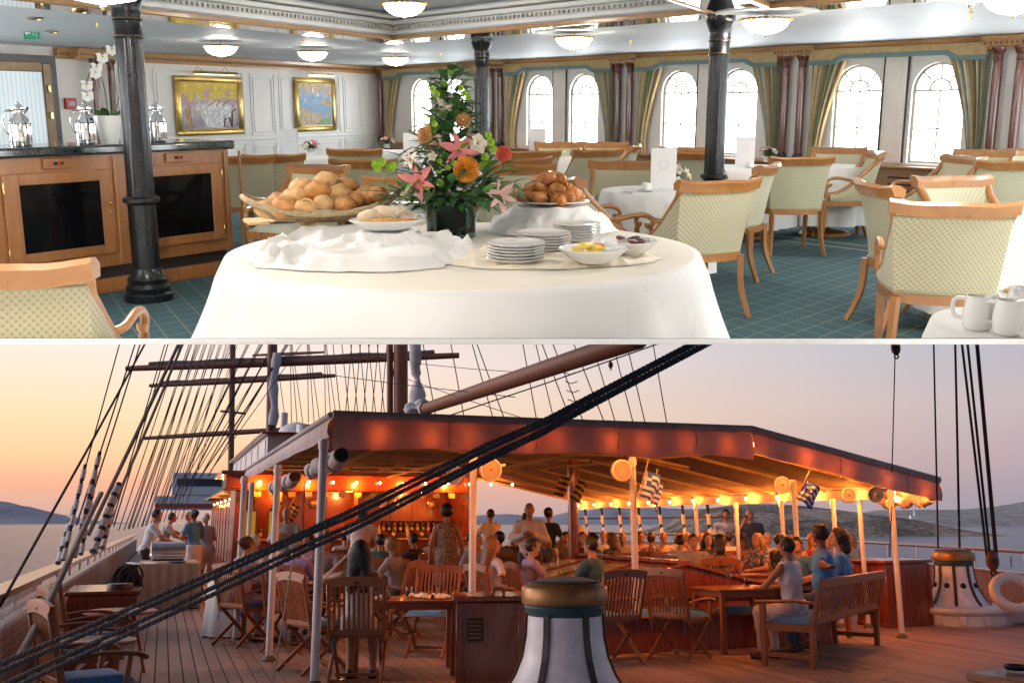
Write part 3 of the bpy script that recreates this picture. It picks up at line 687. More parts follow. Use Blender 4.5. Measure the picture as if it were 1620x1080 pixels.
for u, v in ((127, 19), (82, 51), (55, 30), (190, 57)):
    p = RV.fl(u, v, ZC - .012); t = thing('downlight', 'small round recessed downlight in the white ceiling before the glass door', 'downlight', ROOM, p, 0, 'recessed downlights'); MB().lathe([(.07, .008), (.075, -.004), (.055, -.008), (.05, .006)], 16).build('trim_ring', BRASS, t); MB().lathe([(.05, .004), (0, .003)], 16).build('lens', GLOW('downlight_glow', (1, .85, .6), 6), t)
spm = MB().lathe([(.03, .03), (.03, .024), (.010, .02), (.008, -.02), (.022, -.024), (.022, -.03), (0, -.034)], 10)
for u, v, z in ((788, 17, ZK), (998, 67, ZC), (153, 40, ZC), (480, 68, ZC), (1534, 25, ZC), (697, 86, ZC)):
    p = RV.fl(u, v, z - .03); solo(spm, 'sprinkler', BRASS, 'small brass fire sprinkler on the ceiling', 'sprinkler', ROOM, p, 0, 'ceiling sprinklers')
# ---- black columns
def black_column(u, v, base_v=None, txt='', ztop=ZC - .004):
    p = RV.fl(u, base_v) if base_v else RV.fl(u, v, ztop); t = thing('black_column', 'glossy black fluted column with moulded capital, %s' % txt, 'column', ROOM, (p.x, p.y, 0), 0, 'black columns')
    r = .098
    MB().lathe([(r * 1.75, 0), (r * 1.75, .05), (r * 1.55, .065), (r * 1.6, .10), (r * 1.4, .13), (r * 1.45, .16), (r * 1.2, .19), (r * 1.1, .24)], 32).build('base', BLACKG, t)
    fl = lambda a, f: -.005 * abs(math.sin(a * 10)) 
    MB().lathe([(r, .23), (r, .70)], 40).build('lower_shaft', BLACKG, t)
    MB().lathe([(r * 1.02, .70), (r * 1.3, .72), (r * 1.3, .745), (r * 1.05, .76)], 32).build('collar', BLACKG, t)
    MB().lathe([(r * .98, .75), (r * .97, 1.2), (r * .95, 1.72), (r * .95, ztop - .36)], 80, wob=lambda a, f: -.003 * abs(math.sin(a * 12))).build('shaft', BLACKG, t)
    MB().lathe([(r * .95, ztop - .36), (r * 1.02, ztop - .355), (r * 1.02, ztop - .34), (r * .96, ztop - .33), (r * .96, ztop - .24), (r * 1.04, ztop - .235), (r * 1.0, ztop - .22), (r * 1.05, ztop - .20), (r * 1.0, ztop - .18), (r * 1.02, ztop - .15), (r * 1.1, ztop - .11), (r * 1.3, ztop - .06), (r * 1.36, ztop - .05), (r * 1.36, ztop)], 48, wob=lambda a, f: .004 * abs(math.sin(a * 10)) if f > .75 else 0).build('capital', BLACKG, t)
    for z in (ztop - .345, ztop - .228): MB().lathe([(r * .99, z), (r * 1.055, z + .004), (r * .99, z + .010)], 32, cap=False).build('gilt_ring', GOLD, t)
    return t
black_column(236, 0, 474, 'standing in front of the wine counter')
black_column(762, 62, None, 'standing behind the tall flower arrangement')
black_column(1140, 25, None, 'standing behind the wood framed armchair')
# ================================================================== THE DINING ROOM: furniture
def dots_fabric():
    m, nt, b = _newmat('dotted_chair_fabric'); tcn = nt.nodes.new('ShaderNodeTexCoord'); sp = nt.nodes.new('ShaderNodeSeparateXYZ'); nt.links.new(tcn.outputs['Object'], sp.inputs[0])
    xx = _math(nt, 'ADD', sp.outputs[0], _math(nt, 'MULTIPLY', sp.outputs[1], .8))
    s1 = _math(nt, 'SINE', _math(nt, 'MULTIPLY', _math(nt, 'ADD', xx, sp.outputs[2]), 230)); s2 = _math(nt, 'SINE', _math(nt, 'MULTIPLY', _math(nt, 'SUBTRACT', xx, sp.outputs[2]), 230))
    d = _math(nt, 'GREATER_THAN', _math(nt, 'ADD', s1, s2), .55)
    n = _noise(nt, tcn.outputs['Object'], 6); base = _mixc(nt, n, (.45, .41, .26), (.54, .50, .33)); out = _mixc(nt, _math(nt, 'MULTIPLY', d, .55), base, (.17, .20, .17))
    nt.links.new(out, b.inputs['Base Color']); b.inputs['Roughness'].default_value = .75; b.inputs['Sheen Weight'].default_value = .3; _bump(nt, b, _math(nt, 'ADD', s1, s2), .15, .002); return m
SAGE = dots_fabric(); SEATF = M('seat_fabric', (.46, .46, .36), .75, var=.08, vs=14, sheen=.3)
CHAIRW = WOOD('chair_wood', (.32, .130, .036), (.44, .20, .058), .28, coat=.35, scale=1.4)
def back_pt(s, v, off=0.0):
    a = abs(s); sg = 1 if s >= 0 else -1
    if a <= 1: x, y, H, e = .245 * s, -.255 + .045 * s * s, .86, 0.0; nx, ny = -.3 * s, 1.0
    else:
        e = (a - 1) / .6; x = sg * (.245 + .045 * math.sin(e * math.pi / 2)); y = -.21 + .40 * e; H = .50 + .36 * (1 - e) ** 2.0; nx, ny = -sg, .5 * (1 - e)
    z = .435 + v * (H - .435); f = (z - .435) / .43
    l = math.hypot(nx, ny); bul = .012 * math.sin(math.pi * v) * (1 if off else -1)
    return Vector((x + sg * (.035 * f * min(1, a)) + nx / l * (off + bul), y - .085 * f * f * (1 - .6 * e) + ny / l * (off + bul), z))
def make_chair():
    t = thing('armchair', 'x', 'chair', ROOM)
    mb = MB(); NS, NV = 32, 8
    mb.grid(lambda u, v: back_pt(-1.6 + 3.2 * u, v), NS, NV); mb.grid(lambda u, v: back_pt(1.6 - 3.2 * u, v, .045), NS, NV)
    mb.grid(lambda u, v: back_pt(-1.6 + 3.2 * u, 0, .045 * v), NS, 1); mb.grid(lambda u, v: back_pt(1.6 - 3.2 * u, 1, .045 * v), NS, 1)
    mb.build('backrest', SAGE, t, 50)
    cr = MB(); n = 14; sec = [(-.016, -.012), (.050, -.012), (.053, .03), (.03, .056), (-.012, .062), (-.030, .045), (-.022, .012)]
    ring = []
    for i in range(n + 1):
        s = -1.10 + 2.20 * i / n; p = back_pt(max(-1, min(1, s)), 1.0)
        if abs(s) > 1: p.x += (s - math.copysign(1, s)) * .28
        flare = .018 * max(0, abs(s) - .7) / .4
        ring.append([p + Vector((0, q[0] - (.012 if q[1] > .03 else 0), q[1] * (1 + .15 * (1 - abs(s))) + flare)) for q in sec])
    cr.add([v for r in ring for v in r], [(i * 7 + j, i * 7 + (j + 1) % 7, (i + 1) * 7 + (j + 1) % 7, (i + 1) * 7 + j) for i in range(n) for j in range(7)] + [tuple(range(7)), tuple(range(n * 7 + 6, n * 7 - 1, -1))])
    cr.build('crest_rail', CHAIRW, t, 50)
    for sg in (-1, 1):
        sw = [back_pt(sg * (1.0 + .6 * i / 12), 1.0, .022) + Vector((0, 0, .004)) for i in range(13)]
        MB().tube([back_pt(sg * .99, 1, .02) + Vector((0, 0, .03))] + sw + [Vector((sg * .292, .235, .47))], [.026] * 12 + [.024, .022, .020], 8, flat=1.0).build('side_frame', CHAIRW, t, 60)
        mid = back_pt(sg * 1.22, 1.0, .02)
        arm = wpath([mid, (sg * .300, -.02, mid.z + .005), (sg * .305, .12, .672), (sg * .305, .20, .662), (sg * .305, .235, .628), (sg * .303, .225, .595), (sg * .303, .198, .598), (sg * .303, .197, .615)], 5)
        MB().tube(arm, [.017] * (len(arm) - 10) + [.020] * 10, 8).build('arm', CHAIRW, t, 60)
        MB().tube(wpath([(sg * .303, .215, .60), (sg * .298, .235, .55), (sg * .292, .225, .46)], 4), [.017, .016, .017, .019, .02, .021, .021, .022, .022], 8).build('arm_support', CHAIRW, t, 60)
        for fr in (1, -1):
            if fr > 0: pts = [(sg * .265, .225, .40), (sg * .265, .232, .2), (sg * .262, .245, .0)]; r = [.027, .024, .019]
            else: pts = [(sg * .235, -.235, .42), (sg * .24, -.245, .22), (sg * .252, -.285, .09), (sg * .262, -.325, 0)]; r = [.028, .026, .023, .019]
            pp = wpath(pts, 4); k = len(pp); MB().tube(pp, [r[0] + (r[-1] - r[0]) * i / (k - 1) for i in range(k)], 4, flat=1.0).build('leg', CHAIRW, t, 30)
    ol = [(back_pt(s, 0).x * 1.03, back_pt(s, 0).y * 1.03) for s in [-1.6 + 3.2 * i / 20 for i in range(21)]] + [(.27, .27), (.1, .285), (-.1, .285), (-.27, .27)]
    MB().prism(ol, .385, .437, 2).build('seat_frame', CHAIRW, t, 40)
    sc = MB(); 
    def seat(u, v):
        x = (u - .5) * .50; y = -.20 + v * .46; r = min(1, 6 * min(u, 1 - u, v, 1 - v)); return Vector((x * (1 - .05 * (1 - v)), y, .438 + .055 * math.sqrt(r) * (.85 + .15 * math.sin(math.pi * u))))
    sc.grid(seat, 10, 10); sc.build('seat', SEATF, t, 60)
    pp = [back_pt(-1 + 2 * i / 14, .97) + Vector((0, -.004, -.004)) for i in range(15)]
    MB().tube(pp, .005, 6).build('piping', M('piping_cord', (.36, .34, .2), .7), t, 60)
    MB().tube([back_pt(-1.55 + 3.1 * i / 24, .02) * 1.005 for i in range(25)], .006, 6).build('piping', MATS['piping_cord'], t, 60)
    return t
G_CH = 'wood framed dining armchairs'
CHAIRS = [  # u, v of the top rail, facing angle, label, cut
 (1143, 287, 22, 'sage dotted armchair with its back turned, beside the tall menu card table'),
 (1222, 262, 62, 'sage armchair turned sideways, directly behind the one beside the menu card table'),
 (1271, 250, 4, 'armchair with its whole sage back showing, legs on the open blue carpet'),
 (1392, 241, 82, 'armchair in profile with pale seat, in front of the carved radiator cover'),
 (1328, 234, 160, 'armchair facing the room under the arched window next to the column pair'),
 (1500, 280, 196, 'armchair facing out with arm over the big empty white table'),
 (1378, 291, -88, 'armchair in three quarter view with curved side frame, next to the big dotted armchair'),
 (1512, 322, -16, 'large dotted armchair with its back turned, close to the cream jugs'),
 (-22, 420, 6, 'pale sage armchair cut off below the seat, next to the wine counter'),
 (434, 246, 22, 'pale grey-green armchair at the table beside the wine counter end'),
 (385, 248, 20, 'armchair half hidden by the end of the wine counter'),
 (560, 237, 0, 'armchair at the table under the harbour painting'),
 (574, 254, 0, 'armchair behind the bread basket with dotted back'),
 (508, 262, 150, 'armchair facing the room, seen above the bread rolls'),
 (645, 282, -4, 'dotted armchair half hidden by the lily arrangement'),
 (822, 262, 8, 'armchair behind the croissants, close to the flower arrangement'),
 (836, 252, 40, 'armchair turned to the window table, behind the croissants'),
 (842, 240, 4, 'armchair backed up to the striped curtain, by the window table'),
 (948, 238, 24, 'olive backed armchair between the window table and the menu card'),
 (988, 256, 168, 'armchair facing the buffet, across the table with the menu card'),
 (886, 279, -75, 'armchair turned sideways, just behind the croissant plate'),
 (1096, 242, -35, 'armchair beside the black column near the windows'),
 (882, 226, 180, 'small armchair at the window, behind the window table posy'),
 (957, 226, 178, 'small armchair beside the green striped curtain'),
 (1008, 231, 75, 'armchair in profile before the paired wall columns'),
 (1086, 234, 170, 'armchair whose rail shows just over the column side table'),
 (1530, 248, 100, 'armchair in profile beyond the big empty table'),
 (1558, 238, 150, 'armchair facing in, under the curtain past the carved radiator cover'),
 (1604, 256, -10, 'armchair with its back showing at the table by the last column pair'),
 (1612, 236, 190, 'armchair tucked behind the table by the last column pair'),
 (1466, 272, 200, None)]
chair_t = None
for row in CHAIRS:
    u, v, ang, lab = row
    if lab is None: continue
    p = RV.fl(u, v, .92); rz = R_(ang); d = Vector((-math.sin(rz), math.cos(rz), 0)); q = Vector((p.x, p.y, 0)) + d * .33
    if chair_t is None:
        c = make_chair(); pose(c, ROOM, q, rz); c['label'] = lab; c['group'] = G_CH; chair_t = tree_of(c); bpy.context.view_layer.update(); first_chair = c
    else: c = clone(chair_t, lab, ROOM, q, rz, G_CH)
    row_near = q.y < 6.6
    if row_near and c is not first_chair: cut_to_slab(c)

# ---- dining tables
def cloth_round(r, h, drop, seed, amp=.03, n=72):
    ph = [random.Random(seed).uniform(0, 6.28) for _ in range(6)]
    def wob(a, f):
        if f < .45: return 0
        k = (f - .45) / .55; return k * amp * (math.sin(a * 7 + ph[0]) + .6 * math.sin(a * 12 + ph[1]) + .4 * math.sin(a * 19 + ph[2]))
    prof = [(0, h), (r * .5, h), (r * .93, h), (r * .985, h - .006), (r, h - .02), (r + .012, h - .08), (r + .02, h - drop * .4), (r + .028, h - drop * .7), (r + .034, h - drop)]
    return MB().lathe(prof, n, wob=wob, cap=False)
G_TB = 'round dining tables'
def dining_table(u, v, r, label, seed, drop=.62):
    p = RV.fl(u, v, .75); t = thing('dining_table', label, 'table', ROOM, (p.x, p.y, 0), 0, G_TB)
    cloth_round(r, .75, drop, seed).build('tablecloth', LINEN, t, 60)
    MB().lathe([(r * .97, .70), (r * .97, .735)], 24).build('table_top', CHERRY, t); MB().lathe([(.28, 0), (.26, .03), (.06, .06), (.05, .70)], 16).build('pedestal', CHERRY, t)
    return t, p
T = {}
for key, u, v, r, lab in (('menu', 1040, 300, .44, 'small round table in white cloth with tall menu card and lily posy'), ('big', 1625, 336, .58, 'big round table in white cloth, empty, beside the large dotted armchair'), ('win', 925, 246, .5, 'round white clothed table by the windows behind the croissants'), ('left', 497, 249, .5, 'round white clothed table under the paintings, beside the counter end'), ('left2', 625, 239, .55, 'round white clothed table in the corner, with pink posy'), ('col', 1180, 264, .5, 'round white clothed table behind the black column'), ('prof', 1312, 262, .42, 'round white clothed table between the profile armchair and the column pair'), ('last', 1604, 268, .5, 'round white clothed table by the last column pair'), ('flow', 720, 262, .45, 'round white clothed table hidden behind the flower arrangement')):
    T[key] = dining_table(u, v, r, lab, len(T))
cut_to_slab(T['big'][0])
# ---- table settings
def leafmesh(mb, base, d, L, w, curl=.2, n=4, up=Vector((0, 0, 1))):
    d = Vector(d).normalized(); side = d.cross(up)
    if side.length < .1: side = d.cross(Vector((0, 1, 0)))
    side.normalize(); nrm = side.cross(d); o = len(mb.v); vs = []
    for i in range(n + 1):
        f = i / n; c = Vector(base) + d * (L * f) - nrm * (curl * L * f * f); ww = w * math.sin(math.pi * min(.98, .08 + f * .9)) * .5
        vs += [c - side * ww + nrm * ww * .25, c, c + side * ww + nrm * ww * .25]
    fs = []
    for i in range(n):
        a = i * 3; fs += [(a, a + 1, a + 4, a + 3), (a + 1, a + 2, a + 5, a + 4)]
    mb.add(vs, fs)
LEAF = M('dark_leaf', (.045, .12, .035), .4, var=.35, vs=9, rand=.15); LEAF2 = M('bright_leaf', (.14, .30, .035), .45, var=.3, vs=9); FERN = M('fern_green', (.05, .16, .02), .5, var=.3, vs=12)
PINK = M('pink_petal', (.62, .20, .20), .5, var=.3, vs=12); CREAM = M('cream_petal', (.78, .70, .58), .5, var=.12, vs=10); BELL = M('green_bell_petal', (.33, .52, .06), .5, var=.2, vs=14); ORNG = M('orange_protea', (.72, .28, .02), .6, var=.3, vs=20)
RED = M('red_protea', (.55, .08, .04), .6, var=.3, vs=20); TANP = M('tan_bud', (.42, .21, .07), .6, var=.3, vs=20)
def rose(mb, c, r, d):
    d = Vector(d).normalized()
    for ring, (k, tilt) in enumerate(((5, 1.15), (5, .7), (4, .3))):
        for i in range(k):
            a = 2 * math.pi * i / k + ring; s = d.orthogonal().normalized(); s = Matrix.Rotation(a, 3, d) @ s
            leafmesh(mb, Vector(c) + s * r * .1, d * math.cos(tilt) + s * math.sin(tilt), r * (1.1 - .15 * ring), r * 1.1, -.35, 3, up=s)
def lily(mb, c, r, d):
    d = Vector(d).normalized()
    for i in range(6):
        s = Matrix.Rotation(2 * math.pi * i / 6, 3, d) @ d.orthogonal().normalized(); leafmesh(mb, Vector(c), d * .55 + s * .85, r * (1 if i % 2 else .92), r * (.42 if i % 2 else .3), .35, 5, up=d)
def posy(key, u, v, kind, label, sc=1.0):
    p0 = T[key][1]; p = RV.fl(u, v, .752); t = thing('flower_posy', label, 'flowers', ROOM, p, random.uniform(0, 6), 'table posies', sc)
    rnd = random.Random(u); lf = MB()
    for i in range(46):
        a, e = rnd.uniform(0, 6.28), rnd.uniform(.05, 1.3); leafmesh(lf, (0, 0, .04), (math.cos(a) * math.cos(e), math.sin(a) * math.cos(e), math.sin(e)), rnd.uniform(.09, .17), .035, .3)
    lf.build('foliage', LEAF, t, 60)['kind'] = 'stuff'
    for i in range(7):
        a, e = rnd.uniform(0, 6.28), rnd.uniform(.4, 1.5); d = Vector((math.cos(a) * math.cos(e), math.sin(a) * math.cos(e), math.sin(e))); fm = MB()
        (rose if i % 2 else lily)(fm, d * .12 + Vector((0, 0, .03)), .04 if i % 2 else .06, d); fm.build('blossom', CREAM if (i + kind) % 3 else PINK, t, 60)
    MB().lathe([(.05, 0), (.06, .05), (.05, .06)], 12).build('bowl', CHINA, t)
posy('left', 493, 241, 0, 'cream flower posy on the table under the harbour painting'); posy('left2', 612, 234, 1, 'pink and white posy on the corner table')
posy('win', 845, 237, 1, 'lily posy on the window table behind the croissants'); posy('menu', 1064, 293, 0, 'white rose and lily posy on the menu card table', 1.1); posy('col', 1214, 256, 0, 'white lily posy on the table behind the black column')
def emblem_text(parent, s, z, y):
    MB().tube([(s * .16 * math.cos(a), y, z + s * .10 + s * .10 * math.sin(a)) for a in [2 * math.pi * i / 14 for i in range(15)]], s * .008, 5).build('emblem', M('pale_gold_print', (.62, .60, .55), .6), parent)
    mb = MB(); 
    for i in range(8): mb.box((-.14 * s + .04 * s * i, y, z - s * .06), (.026 * s, .001, .03 * s))
    mb.build('lettering', MATS['pale_gold_print'], parent)
def menu(u, v, w, h, rz, label):
    p = RV.fl(u, v, .752); t = thing('menu_card', label, 'menu card', ROOM, p, rz, 'standing menu cards'); CARD = M('menu_card_paper', (.76, .74, .74), .45, var=.02)
    a = R_(24)
    MB().box((0, 0, h / 2), (w, .004, h)).build('cover', CARD, t); b = MB().box((0, 0, h / 2), (w, .004, h)); b.xf(Matrix.Translation((-w / 2, 0, 0)) @ Matrix.Rotation(a, 4, 'Z') @ Matrix.Translation((w / 2, .006, 0))); b.build('back_cover', CARD, t)
    emblem_text(t, w * 1.3, h * .55, -.004)
menu(458, 246, .22, .34, R_(-10), 'white menu card on the table under the harbour painting'); menu(1049, 299, .20, .315, R_(4), 'tall white menu card on the small table with the lily posy')
menu(850, 244, .22, .34, R_(2), 'white menu card on the window table in front of the arched window'); menu(1178, 262, .20, .31, R_(-8), 'white menu card beside the black column near the windows'); menu(655, 262, .22, .35, R_(5), 'white menu card half hidden by the flower arrangement')
def cup(u, v, label, z=.752):
    t = thing('cup', label, 'cup', ROOM, RV.fl(u, v, z), random.uniform(0, 6), 'coffee cups')
    MB().lathe([(.0, .004), (.04, .004), (.07, .012), (.072, .014)], 20).build('saucer', CHINA, t); MB().lathe([(.022, .012), (.026, .02), (.036, .05), (.038, .066), (.035, .066), (.03, .02), (0, .018)], 18).build('bowl', CHINA, t)
    MB().tube(wpath([(.035, 0, .058), (.056, 0, .054), (.052, 0, .035), (.033, 0, .03)], 4), .005, 6).build('handle', CHINA, t)
for u, v, l in ((1024, 303, 'white coffee cup on a saucer on the menu card table'), (893, 247, 'white coffee cup on the window table'), (878, 250, 'white coffee cup on the window table'), (930, 250, 'white coffee cup on the window table'), (1187, 266, 'white coffee cup on the table behind the black column'), (478, 250, 'white coffee cup on the table under the paintings'), (663, 268, 'white coffee cup behind the flower arrangement')): cup(u, v, l)
for u, v in ((1045, 297), (1086, 303)):
    t = thing('silver_shaker', 'small silver condiment shaker on the menu card table', 'shaker', ROOM, RV.fl(u, v, .752), 0, 'silver condiment shakers'); MB().lathe([(.022, 0), (.026, .01), (.02, .05), (.014, .055), (.012, .07), (0, .075)], 12).build('body', SILVER, t); MB().lathe([(.013, .055), (.016, .058), (.013, .062)], 12).build('ring', SILVER, t)
def cutlery(u, v, rz):
    o = MB(); o.box((0, 0, .004), (.012, .12, .003)); o.box((0, .09, .004), (.02, .06, .002), .001); solo(o, 'knife', SILVER, 'silver table knife lying on white cloth', 'knife', ROOM, RV.fl(u, v, .752), rz, 'table knives')
for u, v, r in ((995, 305, .3), (1003, 300, .9), (1075, 310, -.5), (1095, 306, -.9)): cutlery(u, v, r)

# ---- wine counter
A = RV.fl(374, 430); B = RV.fl(0, 492); dB = (B - A).normalized(); Lc = (B - A).length + 1.6
org = A + dB * Lc; cxv = -dB; SC = ROOM @ Matrix(((cxv.x, -cxv.y, 0, org.x), (cxv.y, cxv.x, 0, org.y), (0, 0, 1, 0), (0, 0, 0, 1)))
def cabx(u, v=320):                                          # counter front: pixel column to distance along it
    d = RV.ray(u, v); n = Vector((-cxv.y, cxv.x, 0)); k = (org - Vector((0, 0, 0))).dot(n) / d.dot(n); return (d * k - org).dot(cxv)
HC = 1.11
CW = WOOD('counter_wood', (.29, .105, .027), (.43, .185, .055), .3, stretch=(10, 10, 1.5), coat=.4)
ct = thing('wine_counter', 'long wooden wine counter with black granite top and two dark glass doors', 'counter', SC)
MB().box((Lc / 2, .32, .62), (Lc, .60, .84)).build('body', CW, ct)
MB().box((Lc / 2, .34, .10), (Lc - .06, .52, .20)).build('toe_recess', DARK, ct)
MB().box((Lc / 2, .03, .055), (Lc, .06, .11), .006).build('plinth', CW, ct)
MB().box((Lc / 2, .32, HC - .035), (Lc + .08, .72, .07), .02).build('granite_top', M('black_granite', (.022, .03, .03), .1, var=.6, vs=60, coat=.6, rv=.03), ct)
GLB = M('dark_door_glass', (.004, .004, .005), .08, var=.3, vs=3, coat=.0, spec=.3, rv=.02)
def cdoor(u0, u1, g0, g1, hinge):
    x0, x1, a0, a1 = cabx(u0), cabx(u1), cabx(g0), cabx(g1); d = MB()
    z0, z1, za, zb = .30, .93, .37, .85
    for c, s in ((((x0 + a0) / 2, 0, (z0 + z1) / 2), (a0 - x0, .03, z1 - z0)), (((a1 + x1) / 2, 0, (z0 + z1) / 2), (x1 - a1, .03, z1 - z0)), (((a0 + a1) / 2, 0, (z0 + za) / 2), (a1 - a0 - .002, .03, za - z0)), (((a0 + a1) / 2, 0, (zb + z1) / 2), (a1 - a0 - .002, .03, z1 - zb))): d.box((c[0], .005, c[2]), s, .004)
    D = d.build('door', CW, ct, None)
    MB().box(((a0 + a1) / 2, .004, (za + zb) / 2), (a1 - a0, .012, zb - za)).build('glass', GLB, D)
    kx = x1 - .03 if hinge == 'l' else x0 + .03; hx = x0 if hinge == 'l' else x1
    MB().ball((kx, -.022, .68), .012, 10, 8).build('knob', BRASS, D); MB().box((kx, -.012, .61), (.012, .006, .035), .002).build('keyhole_plate', BRASS, D)
    for z in (.38, .84): MB().box((hx, -.012, z), (.014, .012, .08), .003).build('hinge', BRASS, D)
cdoor(6, 178, 32, 160, 'l'); cdoor(232, 352, 240, 336, 'r')
for u0, u1 in ((74, 120), (268, 304)):
    x0, x1 = cabx(u0), cabx(u1); dw = MB().box(((x0 + x1) / 2, .012, .99), (x1 - x0, .03, .075), .004).build('drawer', CW, ct); MB().tube([((x0 + x1) / 2 - .03, -.012, .99), ((x0 + x1) / 2 + .03, -.012, .99)], .011, 8).build('handle', M('black_plastic', (.015, .015, .015), .3), dw); MB().ball(((x0 + x1) / 2, -.022, .99), .011, 8, 6, (1.4, .5, 1)).build('tag', M('red_tag', (.55, .03, .02), .4), dw)
for u in (186, 214, 360, 384): MB().box((cabx(u), .012, .62), (.012, .02, .80)).build('stile_groove', CHERRY, ct)
# things on the counter
def jug(x, y, label):
    t = thing('vacuum_jug', label, 'jug', SC, (x, y, HC), R_(180), 'silver vacuum jugs')
    MB().lathe([(.070, 0), (.074, .012), (.074, .15), (.070, .17), (.05, .205), (.038, .22), (.036, .25), (.048, .262), (.048, .272), (0, .275)], 24).build('body', SILVER, t)
    for z in (.03, .155): MB().lathe([(.0745, z), (.077, z + .004), (.0745, z + .008)], 24, cap=False).build('band', SILVER, t)
    MB().tube(wpath([(.036, 0, .25), (.09, 0, .245), (.115, 0, .19), (.105, 0, .12), (.08, 0, .085)], 5), .008, 8).build('handle', SILVER, t)
    MB().tube([(-.03, 0, .235), (-.06, 0, .262), (-.072, 0, .272)], [.02, .014, .008], 8).build('spout', SILVER, t); MB().lathe([(.03, .275), (.02, .29), (.012, .296), (.014, .305), (0, .312)], 12).build('lid', SILVER, t)
jug(cabx(42, 230) + .05, .16, 'silver vacuum jug on the counter in front of the glass door'); jug(cabx(147, 225) + .05, .16, 'silver vacuum jug with white handle beside the orchid pot'); jug(cabx(262, 218) + .05, .18, 'silver vacuum jug half hidden by the black column')
orx = cabx(186, 222) + .05
t = thing('orchid', 'white orchid in a ribbed white pot on the wine counter', 'orchid', SC, (orx, .18, HC))
MB().lathe([(.060, 0), (.075, .05), (.095, .14), (.105, .21), (.098, .21), (.085, .17), (0, .165)], 40, wob=lambda a, f: .0025 * math.sin(a * 20) * f).build('pot', CHINA, t)
rnd = random.Random(3)
for i in range(9):
    a = rnd.uniform(0, 6.28); lm = MB(); leafmesh(lm, (.03 * math.cos(a), .03 * math.sin(a), .17), (math.cos(a) * .75, math.sin(a) * .75, .9), rnd.uniform(.14, .22), .06, .45, 6); lm.build('leaf', LEAF, t, 60)
STEM = M('orchid_stem', (.07, .09, .03), .5)
stems = [wpath([(0, 0, .16), (-.01, 0, .40), (-.06, .0, .56), (-.13, 0, .50), (-.16, 0, .38)], 6), wpath([(.02, 0, .16), (.08, 0, .40), (.05, 0, .62), (-.04, 0, .66), (-.10, 0, .58)], 6), wpath([(.03, 0, .16), (.12, 0, .40), (.12, .02, .64), (.06, .02, .72), (.0, .02, .70)], 6)]
for s in stems: MB().tube(s, .005, 6).build('stem', STEM, t, 60)
WPET = M('orchid_petal', (.86, .86, .84), .5, var=.04)
for s, ks in ((stems[0], (15, 20, 24)), (stems[1], (17, 23)), (stems[2], (19,))):
    for k in ks:
        c = s[min(k, len(s) - 1)] + Vector((rnd.uniform(-.03, .03), -.03, -.02)); bm_ = MB(); d = Vector((rnd.uniform(-.4, .3), -1, rnd.uniform(-.3, .1))).normalized()
        for i, (ang, wd) in enumerate(((90, .8), (200, .7), (-20, .7), (145, 1.25), (35, 1.25))):
            x = Vector((1, 0, 0)); up = d.cross(x).normalized(); q = x * math.cos(R_(ang)) + up * -math.sin(R_(ang)); leafmesh(bm_, c, q + d * .15, .055, .05 * wd, .1, 4, up=d)
        fl_ = bm_.build('blossom', WPET, t, 60); MB().ball(c + d * .008, .008, 8, 6).build('throat', M('orchid_throat', (.6, .45, .08), .5), fl_)

# ================================================================== the buffet
ZB = .76
bc = Vector((-.215, 4.42, 0)); br = 1.065
bt = thing('buffet_table', 'large round buffet table in a white overcloth with pleated cream skirt', 'table', ROOM, bc)
rndp = [random.Random(11).uniform(0, 6.28) for _ in range(5)]
def bw(a, f):
    if f < .5: return 0
    k = (f - .5) / .5; return k * .022 * (math.sin(a * 5 + rndp[0]) + .7 * math.sin(a * 9 + rndp[1]) + .5 * math.sin(a * 16 + rndp[2]))
def overcloth():
    mb = MB(); n = 120; rows = [(0, 0), (.4, 0), (.8, 0), (.965, 0), (.992, -.006), (1.0, -.022)]
    def hem(a):  # a square cloth hanging off a round table: long points, short sides
        c = max(abs(math.cos(a + .785)), abs(math.sin(a + .785))); return .27 + .30 * (1 - c) / .293
    for i, (k, z) in enumerate(rows): 
        for j in range(n): a = 2 * math.pi * j / n; mb.v.append(Vector((br * k * math.cos(a), br * k * math.sin(a), ZB + z)))
    for i in range(1, 8):
        f = i / 7
        for j in range(n):
            a = 2 * math.pi * j / n; h = hem(a) * f; r = max(br + .012, br + .014 + .045 * f + bw(a, .5 + .5 * f) * (1.7 + 3.6 * h)); mb.v.append(Vector((r * math.cos(a), r * math.sin(a), ZB - .022 - h)))
    tot = len(rows) + 7
    for i in range(tot - 1):
        for j in range(n): q = (j + 1) % n; mb.f.append((i * n + j, i * n + q, (i + 1) * n + q, (i + 1) * n + j)); mb.mi.append(0 if i >= 3 else 1)
    return mb
overcloth().build('overcloth', [CREASE(M('overcloth_linen', (.78, .775, .77), .8, var=.03, vs=3, sheen=.2), 3.2, .28), M('cloth_top_cream', (.78, .73, .64), .8, var=.04, vs=3, bump=.05, bs=300)], bt, 70)
MB().lathe([(br - .02, ZB - .02), (br - .008, .5), (br + .0, .05)], 200, wob=lambda a, f: .008 * math.sin(a * 60), cap=False).build('skirt', LINENC, bt, 60)
cut_to_slab(bt)
